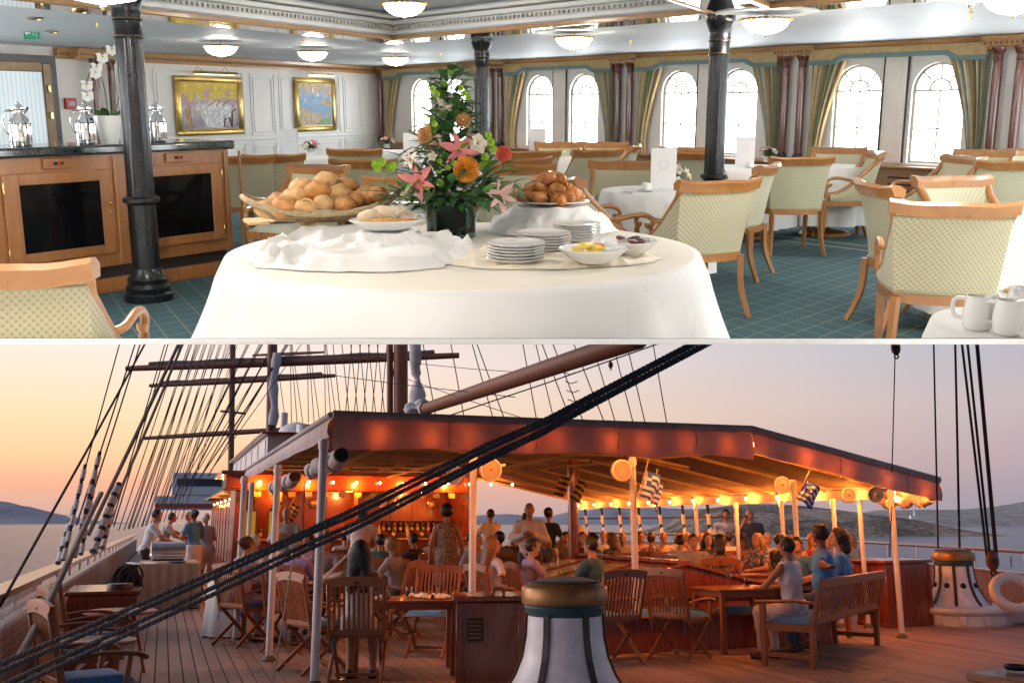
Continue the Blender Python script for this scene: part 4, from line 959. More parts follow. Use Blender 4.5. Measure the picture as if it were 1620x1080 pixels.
# crumpled drapes over hidden risers
def heap(name, cx, cy, rx, ry, bumps, label, amp, seed, mat, rz=0.0):
    mb = MB(); N = 84
    def fn(u, v):
        a, b = u * 2 - 1, v * 2 - 1; m_ = max(abs(a), abs(b)); rr = math.hypot(a, b) or 1; k = m_ / rr
        x, y = a * k, b * k; edge = math.hypot(x, y)
        ang = math.atan2(y, x); jag = 1 + .14 * noise.noise(Vector((math.cos(ang) * 1.7, math.sin(ang) * 1.7, seed))) + .08 * noise.noise(Vector((math.cos(ang) * 5, math.sin(ang) * 5, seed)))
        px, py = cx + x * rx * jag, cy + y * ry * jag; z = 0; flat = 1.0; rad = 0
        for (bx, by, brx, h) in bumps:
            q = math.hypot(px - bx, py - by) / brx
            if q < 2.0: z = max(z, h * min(1, max(0, (2.0 - q) / .9)) ** 1.4); flat = min(flat, max(.04, q - .85)); rad = math.atan2(py - by, px - bx)
        w = Vector((px * 3.4, py * 3.4, seed)); wr = Vector((noise.noise(w * .8), noise.noise(w * .8 + Vector((7, 2, 0))), 0)) * 1.6
        r1 = 1 - abs(noise.noise(w + wr)) * 2.6; r2 = 1 - abs(noise.noise(w * 2.1 + wr * 1.3 + Vector((4, 4, 4)))) * 2.4
        pl_ = math.sin(rad * 9 + seed) * .35 if z > 0 else 0
        fold = max(0, .62 * max(0, r1) ** 1.5 + .38 * max(0, r2) + pl_ * .5)
        edge_ = min(1, (1 - edge) * 7); z = z * min(1, edge_ * 1.5) + amp * flat * fold * (.30 + .70 * edge_) * (edge_ * .85 + .15)
        return Vector((px, py, ZB + .003 + max(0, z)))
    mb.grid(fn, N, N); return solo(mb, name, mat, label, 'cloth', ROOM, (0, 0, 0), 0, 'crumpled buffet cloths', 80)
def on_buffet(u, v, z=ZB): return RV.fl(u, v, z)
pb = on_buffet(512, 352, ZB + .09); pp_ = on_buffet(612, 366, ZB + .10); pc = on_buffet(872, 325, ZB + .13)
l0 = on_buffet(575, 405)
heap('crumpled_cloth', l0.x, l0.y + .02, .52, .44, [(pb.x + .03, pb.y, .17, .085), (pp_.x, pp_.y, .10, .095)], 'crumpled white cloth under the bread basket and pastry dish', .085, 3.1, LINEN)
r0 = on_buffet(880, 348)
heap('crumpled_cloth', pc.x - .02, pc.y - .02, .34, .26, [(pc.x, pc.y, .17, .125)], 'white cloth draped over the croissant stand', .06, 8.4, LINEN)
m0 = on_buffet(860, 412); heap('crumpled_cloth', m0.x, m0.y, .50, .24, [(m0.x, m0.y, .01, 0)], 'crumpled cream cloth beneath the plate stacks and jam bowls', .045, 5.7, M('cream_cloth', (.82, .74, .60), .8, var=.05, vs=4, bump=.05, bs=300, sheen=.2))
# bread basket
def basket_pt(u, v, th=0.0):
    a = 2 * math.pi * u; rx, ry = .37, .20; f = v ** .6
    r = .45 + .55 * f; x, y = math.cos(a), math.sin(a)
    up = .06 * v + .07 * (v ** 2) * (abs(x) ** 2.5) * (1.2 if x > 0 else .9) - .01 * v * abs(y)
    return Vector((x * rx * r, y * ry * r, .01 + up + th))
bk_ = thing('bread_basket', 'boat shaped woven straw basket piled with bread rolls', 'basket', ROOM, pb, R_(14))
STRAW = M('woven_straw', (.28, .19, .09), .8, var=.4, vs=40, bump=.9, bs=90, stretch=(1, 1, 3))
sh = MB(); sh.grid(lambda u, v: basket_pt(u, v), 48, 10); sh.poly([basket_pt(i / 48, 0) for i in range(48)]); sh.build('body', STRAW, bk_, 60)
MB().tube([basket_pt(i / 48, 1) for i in range(49)], .013, 6).build('rim', M('straw_rim', (.40, .30, .17), .8, var=.3, vs=60, bump=.8, bs=120), bk_, 60)
nl = MB(); nl.grid(lambda u, v: basket_pt(u, .62 + .36 * v, .012) * 1.0 + Vector((0, 0, .02 * noise.noise(Vector((u * 14, v * 3, 1))))), 48, 4); nl.build('napkin', LINEN, bk_, 70)
BREAD = M('bread_crust', (.40, .18, .05), .6, var=.5, vs=11, bump=1.0, bs=24, rand=.18); FLOUR = M('floured_roll', (.52, .31, .125), .7, var=.4, vs=11, bump=.9, bs=26, rand=.12); CUTB = M('brown_bread_crumb', (.36, .19, .08), .85, var=.3, vs=30, bump=.6, bs=90)
rnd = random.Random(21)
ROLLS = [(-.17, -.10, .085, .07, 0), (-.08, -.12, .08, .062, 1), (.0, -.10, .10, .055, 1), (.09, -.09, .085, .065, 2), (-.12, -.01, .12, .068, 1), (-.02, -.02, .15, .066, 0), (.07, -.01, .135, .062, 1), (.14, -.02, .10, .06, 2), (-.20, .03, .10, .06, 0), (-.09, .06, .165, .06, 1), (.02, .06, .185, .07, 1), (.11, .07, .16, .062, 0), (.20, .02, .12, .062, 2), (-.03, .10, .14, .06, 0), (-.25, -.04, .075, .055, 1), (.25, -.02, .13, .05, 2)]
for i, (x, y, z, r, k) in enumerate(ROLLS):
    Rz = Matrix.Rotation(rnd.uniform(0, 6), 3, 'Z') @ Matrix.Rotation(rnd.uniform(-.4, .4), 3, 'X'); o = MB().ball((0, 0, 0), r, 18, 12, (1.08, .92, .74), Rz, .16)
    lab = ('round crusty bread roll in the straw basket', 'pale floured bread roll in the straw basket', 'dark brown bread roll in the straw basket')[k]
    w = Matrix.Translation(pb) @ Matrix.Rotation(R_(14), 4, 'Z') @ Vector((x * 1.05, y * 1.05, z)); rl = solo(o, 'bread_roll', (BREAD, FLOUR, BREAD)[k], lab, 'bread roll', ROOM, w, 0, lab + 's', 60)
    if i in (0, 1, 3): MB().lathe([(0, 0), (r * .55, -.003), (r * .62, -.012)], 16, (0, 0, r * .72)).xf(Matrix.Rotation(R_(75), 4, 'X')).build('cut_face', CUTB, rl, 60)
br_ = MB()
t = thing('cutting_board', 'pale wooden bread board at the edge of the buffet', 'cutting board', ROOM, on_buffet(432, 352), R_(25)); MB().box((0, 0, .012), (.30, .18, .02), .006).build('board', M('board_wood', (.55, .36, .18), .5, var=.2, vs=6, stretch=(1, 8, 1)), t); kn = MB(); kn.box((.03, -.11, .012), (.14, .022, .016), .006); kn.build('knife_handle', M('black_plastic', (.015, .015, .015), .3), t)
# dishes
def stack(u, v, n, r, label, z=ZB + .012):
    p = on_buffet(u, v, z); m_ = MB().lathe([(0, .004), (r * .62, .004), (r * .66, .002), (r * .7, .006), (r * .96, .015), (r, .018), (r, .021), (r * .95, .019), (r * .7, .012), (0, .010)], 30).mesh('plate', [CHINA], 50)
    rim = MB().lathe([(r * .990, .0185), (r * 1.004, .0195), (r * .990, .0205)], 30, cap=False).mesh('rim_line', [M('navy_rim', (.05, .06, .12), .3)], 50)
    for i in range(n):
        o = bpy.data.objects.new('plate', m_); COL.objects.link(o); tag(o, label + (', topmost' if i == n - 1 else ', under the top plate'), 'plate', label + 's'); pose(o, ROOM, p + Vector((random.uniform(-.003, .003), random.uniform(-.003, .003), .0125 * i)), i); piece(rim, 'rim_line', o)
stack(816, 414, 6, .118, 'white china plate of the stack beside the jam bowl'); stack(861, 396, 6, .120, 'white china plate of the middle stack on the cream cloth'); stack(912, 380, 6, .112, 'white china plate of the stack below the croissants')
stack(646, 350, 8, .10, 'white china plate of the tall stack behind the pastry dish'); stack(603, 338, 3, .13, 'white china plate of the low stack behind the bread basket')
def bowl(p, r, h, label, cat='bowl', S=ROOM):
    t = thing('bowl', label, cat, S, p, 0); MB().lathe([(r * .5, 0), (r * .55, .006), (r * .75, h * .4), (r, h), (r * .97, h + .003), (r * .7, h * .45), (0, h * .22)], 32).build('dish', CHINA, t, 60); return t
b1 = bowl(on_buffet(938, 414, ZB + .02), .14, .055, 'white bowl of foil jam packets beside the plates'); b2 = bowl(on_buffet(993, 401, ZB + .02), .125, .055, 'white bowl of small dark jam pots behind the packets')
rnd = random.Random(5)
for i in range(16):
    c = ((.75, .55, .05), (.75, .12, .05), (.85, .85, .83), (.80, .62, .2))[i % 4]; a, q = rnd.uniform(0, 6.28), rnd.uniform(0, .085); MB().box((q * math.cos(a), q * math.sin(a), .048 + rnd.uniform(0, .022)), (.05, .034, .012), .004, Matrix.Rotation(rnd.uniform(0, 3), 3, 'Z') @ Matrix.Rotation(rnd.uniform(-.5, .5), 3, 'X')).build('jam_packet', M('packet_%d' % (i % 4), c, .3, var=.2, vs=30), b1)
for i in range(14):
    c = ((.05, .03, .03), (.16, .03, .04), (.5, .45, .42))[i % 3]; a, q = rnd.uniform(0, 6.28), rnd.uniform(0, .08); MB().box((q * math.cos(a), q * math.sin(a), .05 + rnd.uniform(0, .012)), (.034, .034, .012), .004, Matrix.Rotation(rnd.uniform(0, 3), 3, 'Z') @ Matrix.Rotation(rnd.uniform(-.3, .3), 3, 'X')).build('jam_pot', M('pot_%d' % (i % 3), c, .3), b2)
pd = thing('pastry_dish', 'oval white dish of powdered pastries on the draped riser', 'dish', ROOM, pp_ + Vector((0, 0, .012)), R_(6))
MB().lathe([(.10, 0), (.11, .006), (.165, .038), (.162, .042), (.11, .014), (0, .012)], 36, sy=.72).build('dish', CHINA, pd, 60)
DUST = M('powdered_pastry', (.66, .52, .38), .8, var=.35, vs=12, bump=.6, bs=60); CRUMB = M('pastry_crumble', (.55, .30, .08), .8, var=.4, vs=50, bump=1.0, bs=90)
for x, y, z, r, a in ((-.06, 0, .045, .05, .2), (.0, .02, .055, .055, -.3), (.05, .04, .055, .05, .5), (.09, .02, .045, .04, .9), (-.02, .05, .06, .045, .1)): MB().ball((x, y, z), r, 16, 10, (1.35, .75, .75), Matrix.Rotation(a, 3, 'Z'), .25).build('pastry', DUST, pd, 60)
MB().ball((0, -.02, .036), .11, 24, 10, (1.12, .70, .16), None, .3).build('crumble', CRUMB, pd, 60)
MB().tube(wpath([(.03, -.05, .05), (.07, -.03, .075), (.15, .0, .06)], 5), [.014] * 2 + [.005] * 9, 8).build('spoon', SILVER, pd)
cd = thing('croissant_platter', 'white platter heaped with golden croissants on the draped stand', 'platter', ROOM, pc + Vector((0, 0, .006)), 0)
MB().lathe([(.12, 0), (.13, .005), (.20, .016), (.198, .021), (.12, .010), (0, .009)], 36, sy=.75).build('dish', CHINA, cd, 60)
CROI = M('croissant_crust', (.42, .155, .03), .45, var=.5, vs=10, bump=.5, bs=40, stretch=(4, 1, 1), coat=.2, rand=.15)
rnd = random.Random(8)
def croissant():
    mb = MB(); n = 15; pts = []; rs = []
    for i in range(n): a = -1.3 + 2.6 * i / (n - 1); pts.append((.060 * math.sin(a), .060 * (1 - math.cos(a)), .0)); rs.append((.033 * math.cos(a * 1.08) ** .8 + .004) * (1.10 if i % 2 else .90))
    mb.tube(pts, rs, 10); return mb
cm_ = croissant().mesh('croissant', CROI, 60)
for i in range(17):
    lay = 0 if i < 9 else (1 if i < 14 else 2); k = i - (0, 9, 14)[lay]; n_ = (9, 5, 3)[lay]; a = 2 * math.pi * k / n_; rr = (.125, .075, .03)[lay]
    o = bpy.data.objects.new('croissant', cm_); COL.objects.link(o); tag(o, 'golden croissant %s on the white platter' % ('in the lower ring', 'in the middle of the heap', 'on top of the heap')[lay], 'croissant', 'croissants, layer %d' % lay)
    o.matrix_world = ROOM @ Matrix.Translation(pc + Vector((rr * math.cos(a) + rnd.uniform(-.015, .015), rr * math.sin(a) * .75, .043 + .046 * lay + rnd.uniform(-.006, .006)))) @ Matrix.Rotation(rnd.uniform(0, 6.28), 4, 'Z') @ Matrix.Rotation(rnd.uniform(-.7, .7), 4, 'X') @ Matrix.Rotation(rnd.uniform(-.4, .4), 4, 'Y') @ Matrix.Scale(rnd.uniform(.88, 1.1), 4)
# ---- flower arrangement
fp = on_buffet(714, 374, ZB + .006)
fa = thing('flower_arrangement', 'tall arrangement of lilies, roses, green bells and proteas in a dark glass vase', 'flowers', ROOM, fp)
vz = MB().lathe([(.118, 0), (.12, .01), (.122, .20), (.116, .20), (.114, .02), (0, .018)], 40); vz.build('vase', GLASS('vase_glass', (.45, .55, .50), .02, refl=.6), fa, 40)
MB().lathe([(.110, .022), (.112, .165), (0, .17)], 32).build('stems_mass', M('submerged_stems', (.010, .026, .010), .9, var=.8, vs=30, stretch=(6, 6, 1), spec=.1), fa, 60)['kind'] = 'stuff'
rnd = random.Random(4)
for i in range(24):
    a = rnd.uniform(0, 6.28); MB().ball((.100 * math.cos(a), .100 * math.sin(a), .03 + rnd.uniform(0, .02)), .017, 8, 6, (1.2, 1, .7)).build('pebble', M('pebble_%d' % (i % 3), ((.10, .05, .03), (.22, .16, .11), (.3, .27, .24))[i % 3], .4), fa)
def W(u, v): # a point of the arrangement from its place in the photo, on the plane through the vase
    q = RV.at(u, v, fp.y); return q - fp
def prof(z): # half-width of the bouquet at height z
    return .035 + .36 * max(0, 1 - (z - .22) / .62) ** 1.8
for i in range(290):
    z = .20 + .60 * rnd.random() ** 1.7; a = rnd.uniform(0, 6.28); r = prof(z) * rnd.uniform(.35, 1.0)
    b = Vector((r * math.cos(a), r * math.sin(a) * .8, z)); d = Vector((math.cos(a), math.sin(a) * .8, rnd.uniform(-.35, 1.0))); lm = MB()
    leafmesh(lm, b, d, rnd.uniform(.06, .12), rnd.uniform(.035, .06), rnd.uniform(0, .5), 4); lm.build('leaf', LEAF if i % 5 else LEAF2, fa, 60)
core = MB()
for i in range(650):
    z = .17 + .50 * rnd.random() ** 2.0; a = rnd.uniform(0, 6.28); r = prof(z) * rnd.uniform(0, .7); leafmesh(core, (r * math.cos(a), r * math.sin(a) * .8, z), (math.cos(a), math.sin(a), rnd.uniform(-.2, .9)), rnd.uniform(.05, .09), .03, .3, 3)
core.build('inner_foliage', LEAF, fa, 60)['kind'] = 'stuff'
for (u0, v0, u1, v1) in ((690, 315, 600, 285), (700, 318, 628, 318), (760, 315, 815, 312), (745, 318, 790, 330), (680, 318, 650, 335), (705, 312, 612, 300), (770, 310, 822, 292)):
    fm = MB(); A_, B_ = W(u0, v0) + Vector((0, -.1, 0)), W(u1, v1) + Vector((0, -.12, 0)); 
    for k in range(16):
        f = k / 15; c = A_.lerp(B_, f) + Vector((0, 0, .03 * math.sin(f * 3.1))); d = (B_ - A_).normalized()
        for sg in (-1, 1): leafmesh(fm, c, d * .6 + Vector((0, -.2, sg * .8)), .06 * (1.1 - f * .8), .014, .2, 2)
    fm.build('fern_frond', FERN, fa, 60)
FL = [(lily, 729, 236, .10, PINK), (lily, 668, 283, .10, PINK), (lily, 790, 305, .09, M('pale_pink_petal', (.68, .40, .38), .5, var=.2)), (rose, 709, 162, .045, CREAM), (rose, 757, 226, .042, CREAM), (lily, 655, 250, .05, CREAM), (rose, 735, 190, .035, TANP), (rose, 678, 212, .042, TANP), (rose, 688, 245, .02, CREAM)]
for fn_, u, v, r, mt in FL:
    fm = MB(); c = W(u, v) + Vector((0, -.16, 0)) * max(.25, min(1, (v - 120) / 130)); fn_(fm, c, r, Vector(((u - 712) / 140, -1, .25 + (250 - v) / 300))); o = fm.build('blossom', mt, fa, 60)
    if fn_ is lily:
        st = MB()
        for k in range(5): a = k * 1.25; st.tube([c, c + Vector((.012 * math.cos(a), -.05, .012 * math.sin(a)))], .0018, 4); st.ball(c + Vector((.012 * math.cos(a), -.05, .012 * math.sin(a))), .004, 5, 4)
        st.build('stamen', M('stamen', (.40, .22, .03), .6), o)
def protea(u, v, r, mt):
    c = W(u, v) + Vector((0, -.20, 0)); fm = MB()
    for i in range(110):
        ph, th = i * 2.399, math.acos(1 - 1.35 * (i + .5) / 110); d = Vector((math.sin(th) * math.cos(ph), -math.cos(th), math.sin(th) * math.sin(ph))); fm.tube(wpath([c + d * r * .35, c + d * r * .8, c + d * r + Vector((0, -.004, 0))], 2), [.0035, .003, .0025, .002, .0035], 4)
    fm.ball(c, r * .45, 10, 8); fm.build('protea_head', mt, fa, 60)
protea(741, 264, .062, ORNG); protea(797, 240, .036, RED); protea(678, 214, .03, TANP)
def bells(pts):
    for (u, v, r) in pts:
        c = W(u, v) + Vector((rnd.uniform(-.01, .01), -.15 - rnd.uniform(0, .05), 0)); fm = MB()
        for k in range(5): a = 2 * math.pi * k / 5; leafmesh(fm, c, (math.cos(a), -.5, math.sin(a)), r, r * 1.1, -.4, 3, up=Vector((0, -1, 0)))
        fm.build('green_bell', BELL, fa, 60)
bells([(600, 256, .03), (612, 252, .03), (622, 262, .03), (632, 258, .028), (607, 262, .028), (688, 142, .022), (694, 150, .025), (735, 140, .02), (738, 148, .022), (775, 222, .028), (779, 232, .03), (770, 245, .03), (778, 254, .028), (766, 258, .028), (702, 252, .022), (710, 262, .022), (698, 265, .024), (720, 254, .02), (684, 290, .026), (690, 195, .022), (745, 155, .02), (775, 212, .024)])
for u0, v0, u1, v1 in ((708, 180, 715, 118), (712, 175, 690, 142), (716, 180, 738, 145), (690, 240, 648, 205), (735, 200, 750, 165)):
    MB().tube(wpath([W(u0, v0) + Vector((0, -.04, -.05)), W((u0 + u1) / 2 + 3, (v0 + v1) / 2) + Vector((0, -.05, 0)), W(u1, v1) + Vector((0, -.05, 0))], 4), .0035, 5).build('stem', STEM, fa, 60)
    lm = MB()
    for k in range(7): f = k / 7; leafmesh(lm, (W(u0, v0).lerp(W(u1, v1), f)) + Vector((0, -.05, 0)), (rnd.choice((-1, 1)), -.4, .7), .06, .03, .3, 3)
    lm.build('leaf_sprig', LEAF, fa, 60)
# ---- the corner of a table with cream jugs
q = RV.fl(1640, 512, .75); jt = thing('jug_table', 'white clothed table corner carrying cream jugs and a butter dish', 'table', ROOM, (q.x, q.y, 0)); cloth_round(.30, .75, .5, 9, .02).build('tablecloth', LINEN, jt, 60); cut_to_slab(jt)
def creamer(u, v, rz, label):
    t = thing('cream_jug', label, 'jug', ROOM, RV.fl(u, v, .752), rz, 'white cream jugs')
    MB().lathe([(.034, 0), (.04, .01), (.043, .05), (.038, .085), (.036, .10), (.033, .10), (.036, .05), (0, .012)], 24).build('body', CHINA, t, 60); MB().tube(wpath([(.035, 0, .09), (.068, 0, .085), (.065, 0, .04), (.038, 0, .03)], 5), .006, 8).build('handle', CHINA, t, 60); MB().tube([(-.025, 0, .085), (-.05, 0, .105)], [.018, .008], 8).build('spout', CHINA, t, 60)
creamer(1545, 520, 2.8, 'white cream jug standing at the table edge below the large armchair'); creamer(1592, 528, 2.6, 'white cream jug with its handle turned out, second from the table edge'); creamer(1612, 505, .6, 'white cream jug in front of the butter dish')
bd2 = bowl(RV.fl(1604, 470, .755), .05, .015, 'small white dish of yellow butter curls behind the cream jugs', 'dish')
for i in range(7): MB().ball((.02 * math.cos(i), .02 * math.sin(i), .022), .014, 8, 6, (1.4, .8, .7)).build('butter_curl', M('butter', (.75, .48, .08), .5), bd2, 60)
# ================================================================== THE DECK: sea, hills, ship
TEAK = WOOD('deck_teak', (.27, .17, .135), (.44, .30, .25), .55, scale=2.0, stretch=(9, .7, 9), rand=.22, bump=.15)
TEAKF = WOOD('teak_furniture', (.25, .075, .022), (.40, .145, .045), .38, scale=2.4, stretch=(10, 10, 1.5), coat=.15, rand=.15)
REDW = WOOD('varnished_mahogany', (.22, .042, .014), (.33, .078, .028), .25, scale=2.2, stretch=(10, 10, 1.2), coat=.5)
SHIPW = M('ship_white', (.68, .68, .70), .4, var=.08, vs=4, bump=.05, bs=12)
TAR = M('tarred_rope', (.028, .024, .024), .8, var=.4, vs=60, bump=.5, bs=200)
ROPE = M('hemp_rope', (.22, .19, .17), .85, var=.35, vs=80, bump=.6, bs=250)
SPAR = WOOD('spar_varnish', (.15, .045, .022), (.24, .085, .045), .55, stretch=(8, 8, .8), coat=.0)
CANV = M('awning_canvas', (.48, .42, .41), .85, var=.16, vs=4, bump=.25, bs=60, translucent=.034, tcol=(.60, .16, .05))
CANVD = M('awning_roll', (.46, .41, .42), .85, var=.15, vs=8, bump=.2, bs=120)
SAIL = M('furled_sail', (.50, .50, .54), .85, var=.15, vs=6, bump=.3, bs=30)
BLUE = M('blue_cushion', (.03, .19, .48), .8, var=.25, vs=8, bump=.1, bs=200, sheen=.2)
BULB = GLOW('warm_bulb', (1.0, .55, .18), 30)
S_, C_ = math.sin(SH), math.cos(SH)
def ts(u, s): a = (u - CX) / F / 1.0224; return s * (S_ + a * C_) / (C_ - a * S_)       # ship coordinate t of pixel column u at station s
def st(u, t): a = (u - CX) / F / 1.0224; return t * (C_ - a * S_) / (S_ + a * C_)
SHM = Matrix(((C_, -S_, 0, 0), (S_, C_, 0, 0), (0, 0, 1, 0), (0, 0, 0, 1)))              # local x = starboard, y = bow
def line_pts(mb, p, q, r, n=5): mb.tube([p, q], r, n)

# sea and land
def sea_mat():
    m, nt, b = _newmat('sea_water'); tcn = nt.nodes.new('ShaderNodeTexCoord')
    b.inputs['Base Color'].default_value = (.03, .09, .17, 1); b.inputs['Roughness'].default_value = .14; b.inputs['IOR'].default_value = 1.33
    mp = nt.nodes.new('ShaderNodeMapping'); mp.inputs['Scale'].default_value = (1, 1, 1); nt.links.new(tcn.outputs['Object'], mp.inputs[0])
    h = _math(nt, 'ADD', _noise(nt, mp.outputs[0], .22, 6, .62), _math(nt, 'MULTIPLY', _noise(nt, mp.outputs[0], .9, 4), .5)); _bump(nt, b, h, 1.0, 2.4); return m
ZS = -6.0
sea = MB(); ringr = [0, 60, 300, 1500, 6000, 30000]; n = 64
sea.lathe([(r, 0) for r in ringr], n, (0, 0, ZS), cap=False); so = struct(sea, 'sea', sea_mat())
if so.data.polygons[0].normal.z < 0: so.data.flip_normals()
def hill_mat(name, c1, c2, c3):
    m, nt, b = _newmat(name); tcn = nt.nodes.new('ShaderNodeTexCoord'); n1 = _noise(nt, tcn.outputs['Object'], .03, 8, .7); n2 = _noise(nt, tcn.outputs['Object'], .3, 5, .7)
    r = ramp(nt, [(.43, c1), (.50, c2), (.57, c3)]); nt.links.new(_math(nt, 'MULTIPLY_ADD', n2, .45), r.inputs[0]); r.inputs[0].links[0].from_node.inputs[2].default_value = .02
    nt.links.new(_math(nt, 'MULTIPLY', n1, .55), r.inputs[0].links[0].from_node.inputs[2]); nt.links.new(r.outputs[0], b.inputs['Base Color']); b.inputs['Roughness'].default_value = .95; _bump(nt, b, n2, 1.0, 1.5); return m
def hill(name, ridge, dist, depth, mat, seed):
    mb = MB(); us = [ridge[0][0] + (ridge[-1][0] - ridge[0][0]) * i / 90 for i in range(91)]; rows = 14
    def rv(u):
        for (a, va), (b, vb) in zip(ridge, ridge[1:]):
            if a <= u <= b: return va + (vb - va) * (u - a) / (b - a)
        return ridge[-1][1]
    def fn(i, j):
        u = us[round(i * 90)]; f = j; y = dist + depth * f
        top = DV.at(u, rv(u), dist + depth * .55).z - ZS
        h = max(0, top) * math.sin(min(1, f / .55) * math.pi / 2) ** .8 if f < .55 else max(0, top) * (1 - (f - .55) / .45 * .8)
        x = (u - CX) / F / 1.0224 * (dist + depth * .55) * (1 - .0 * f); h *= 1 + .18 * noise.noise(Vector((x * .02, y * .02, seed))) * (1 if .1 < f < .5 else .3)
        return Vector((x, y + dist * .02 * noise.noise(Vector((x * .01, seed, 2))), ZS - .5 + h + .02 * top * noise.noise(Vector((x * .08, y * .08, seed)))))
    mb.grid(fn, 90, rows); return struct(mb, name, mat, DECK, 60)
SCR = hill_mat('coastal_scrub', (.045, .05, .035), (.17, .125, .095), (.36, .28, .22)); FARL = hill_mat('hazy_far_land', (.20, .22, .27), (.25, .25, .30), (.30, .29, .33))  # distance haze is mixed into the far land's grey-blue colours
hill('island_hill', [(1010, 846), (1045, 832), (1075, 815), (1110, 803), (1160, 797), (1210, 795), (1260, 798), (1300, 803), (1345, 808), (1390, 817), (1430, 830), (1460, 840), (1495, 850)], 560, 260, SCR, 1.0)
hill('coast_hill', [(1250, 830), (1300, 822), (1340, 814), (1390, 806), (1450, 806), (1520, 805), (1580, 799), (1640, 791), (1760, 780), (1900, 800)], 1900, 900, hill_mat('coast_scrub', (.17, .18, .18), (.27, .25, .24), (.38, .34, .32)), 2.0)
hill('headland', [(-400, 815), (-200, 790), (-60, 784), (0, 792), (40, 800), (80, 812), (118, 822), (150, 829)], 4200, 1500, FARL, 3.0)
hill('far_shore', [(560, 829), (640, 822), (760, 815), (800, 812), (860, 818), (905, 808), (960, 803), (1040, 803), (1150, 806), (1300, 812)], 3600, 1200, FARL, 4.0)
hs = thing('shore_house', 'small white house with a tower low on the far shore', 'house', DECK, DV.at(1446, 826, 1950) + Vector((0, 0, 4)))
MB().box((0, 0, 5), (14, 8, 8)).build('wall', SHIPW, hs); MB().box((3, 0, 12), (4, 4, 14)).build('tower', SHIPW, hs)

# ---- deck planks
base = MB(); base.box((4.65, 31, -.06), (11.9, 54, .08)); base.box((14.5, 20, -.06), (7.9, 32, .08)); deck = struct(base, 'deck_floor', M('caulk_seam', (.012, .010, .010), .7), SHM)
rnd = random.Random(2); PW, GAP = .134, .013; nt_pl = 0
lens = {}
def plank_mesh(L):
    k = round(L, 1)
    if k not in lens: lens[k] = MB().box((0, 0, -.012), (PW - GAP, k - .012, .024), .002).mesh('plank', TEAK, None)
    return lens[k], k
t0 = -1.18; i = 0
while t0 + i * PW < 14.5:
    t = t0 + i * PW + PW / 2; s = 4.6 + (i * 37 % 23) * .1; k = 0
    stops = [9.6 + (i * 53 % 31) * .12, 15.5 + (i * 29 % 37) * .13, 23.5]
    for e in (stops if t < 10.2 else stops[1:]):
        me, L = plank_mesh(e - s); piece(me, 'plank', deck, (t, s + L / 2, 0), (0, 0, 0)); s += L
    if t < 1.7: me, L = plank_mesh(34.0); piece(me, 'plank', deck, (t, s + L / 2, 0))
    i += 1
# ---- port bulwark
bw_ = thing('port_bulwark', 'port bulwark with broad pale cap rail and white netting behind the teak armchairs', 'bulwark', SHM)
MB().box((-1.32, 31, .30), (.10, 54, .60), .01).build('wall', M('bulwark_grey', (.13, .12, .13), .6, var=.2, vs=3), bw_)
MB().box((-1.32, 31, .90), (.26, 54, .055), .015).build('cap_rail', WOOD('pale_cap_rail', (.34, .20, .10), (.46, .29, .16), .3, stretch=(9, .7, 9), coat=.4), bw_)
for k in range(24): MB().tube([(-1.32, 5 + k * 2, .7), (-1.32, 5 + k * 2, .88)], .025, 8).build('stanchion', SHIPW, bw_)
net = MB()
for k in range(70):
    for sg in (-1, 1): net.tube([(-1.25, 4.5 + k * .11, .15 if sg > 0 else .86), (-1.25, 4.5 + k * .11 + .45, .86 if sg > 0 else .15)], .004, 4, cap=False)
net.build('netting', M('white_net_cord', (.6, .6, .62), .8), bw_)['kind'] = 'stuff'
# ---- starboard rail and low mahogany bulwark
def world_rail(pts, label):
    r = thing('starboard_rail', label, 'railing'); q = [Vector(p) for p in pts]
    MB().tube(q, .032, 8).build('top_rail', REDW, r)
    MB().tube([p - Vector((0, 0, .38)) for p in q], .012, 6).build('middle_wire', SHIPW, r)
    for a, b in zip(q, q[1:]):
        L = (b - a).length; m_ = max(1, round(L / 1.5))
        for k in range(m_ + (b is q[-1])): c = a.lerp(b, k / m_); MB().tube([Vector((c.x, c.y, 0)), c], .02, 6).build('stanchion', SHIPW, r)
    for a, b in zip(q, q[1:]): MB().bar(Vector((a.x, a.y, .34)), Vector((b.x, b.y, .34)), .05, .68).build('bulwark_board', REDW, r)
    for a, b in zip(q, q[1:]): MB().bar(Vector((a.x, a.y, .70)), Vector((b.x, b.y, .70)), .14, .04, .01).build('bulwark_cap', REDW, r)
world_rail([DV.fl(960, 841, 1.05), DV.fl(1180, 847, 1.05), DV.fl(1330, 855, 1.05), DV.fl(1450, 862, 1.05), DV.fl(1540, 867, 1.05), DV.fl(1620, 872, 1.05), DV.fl(1760, 880, 1.05)], 'starboard rail of dark wood on white stanchions above a mahogany bulwark')
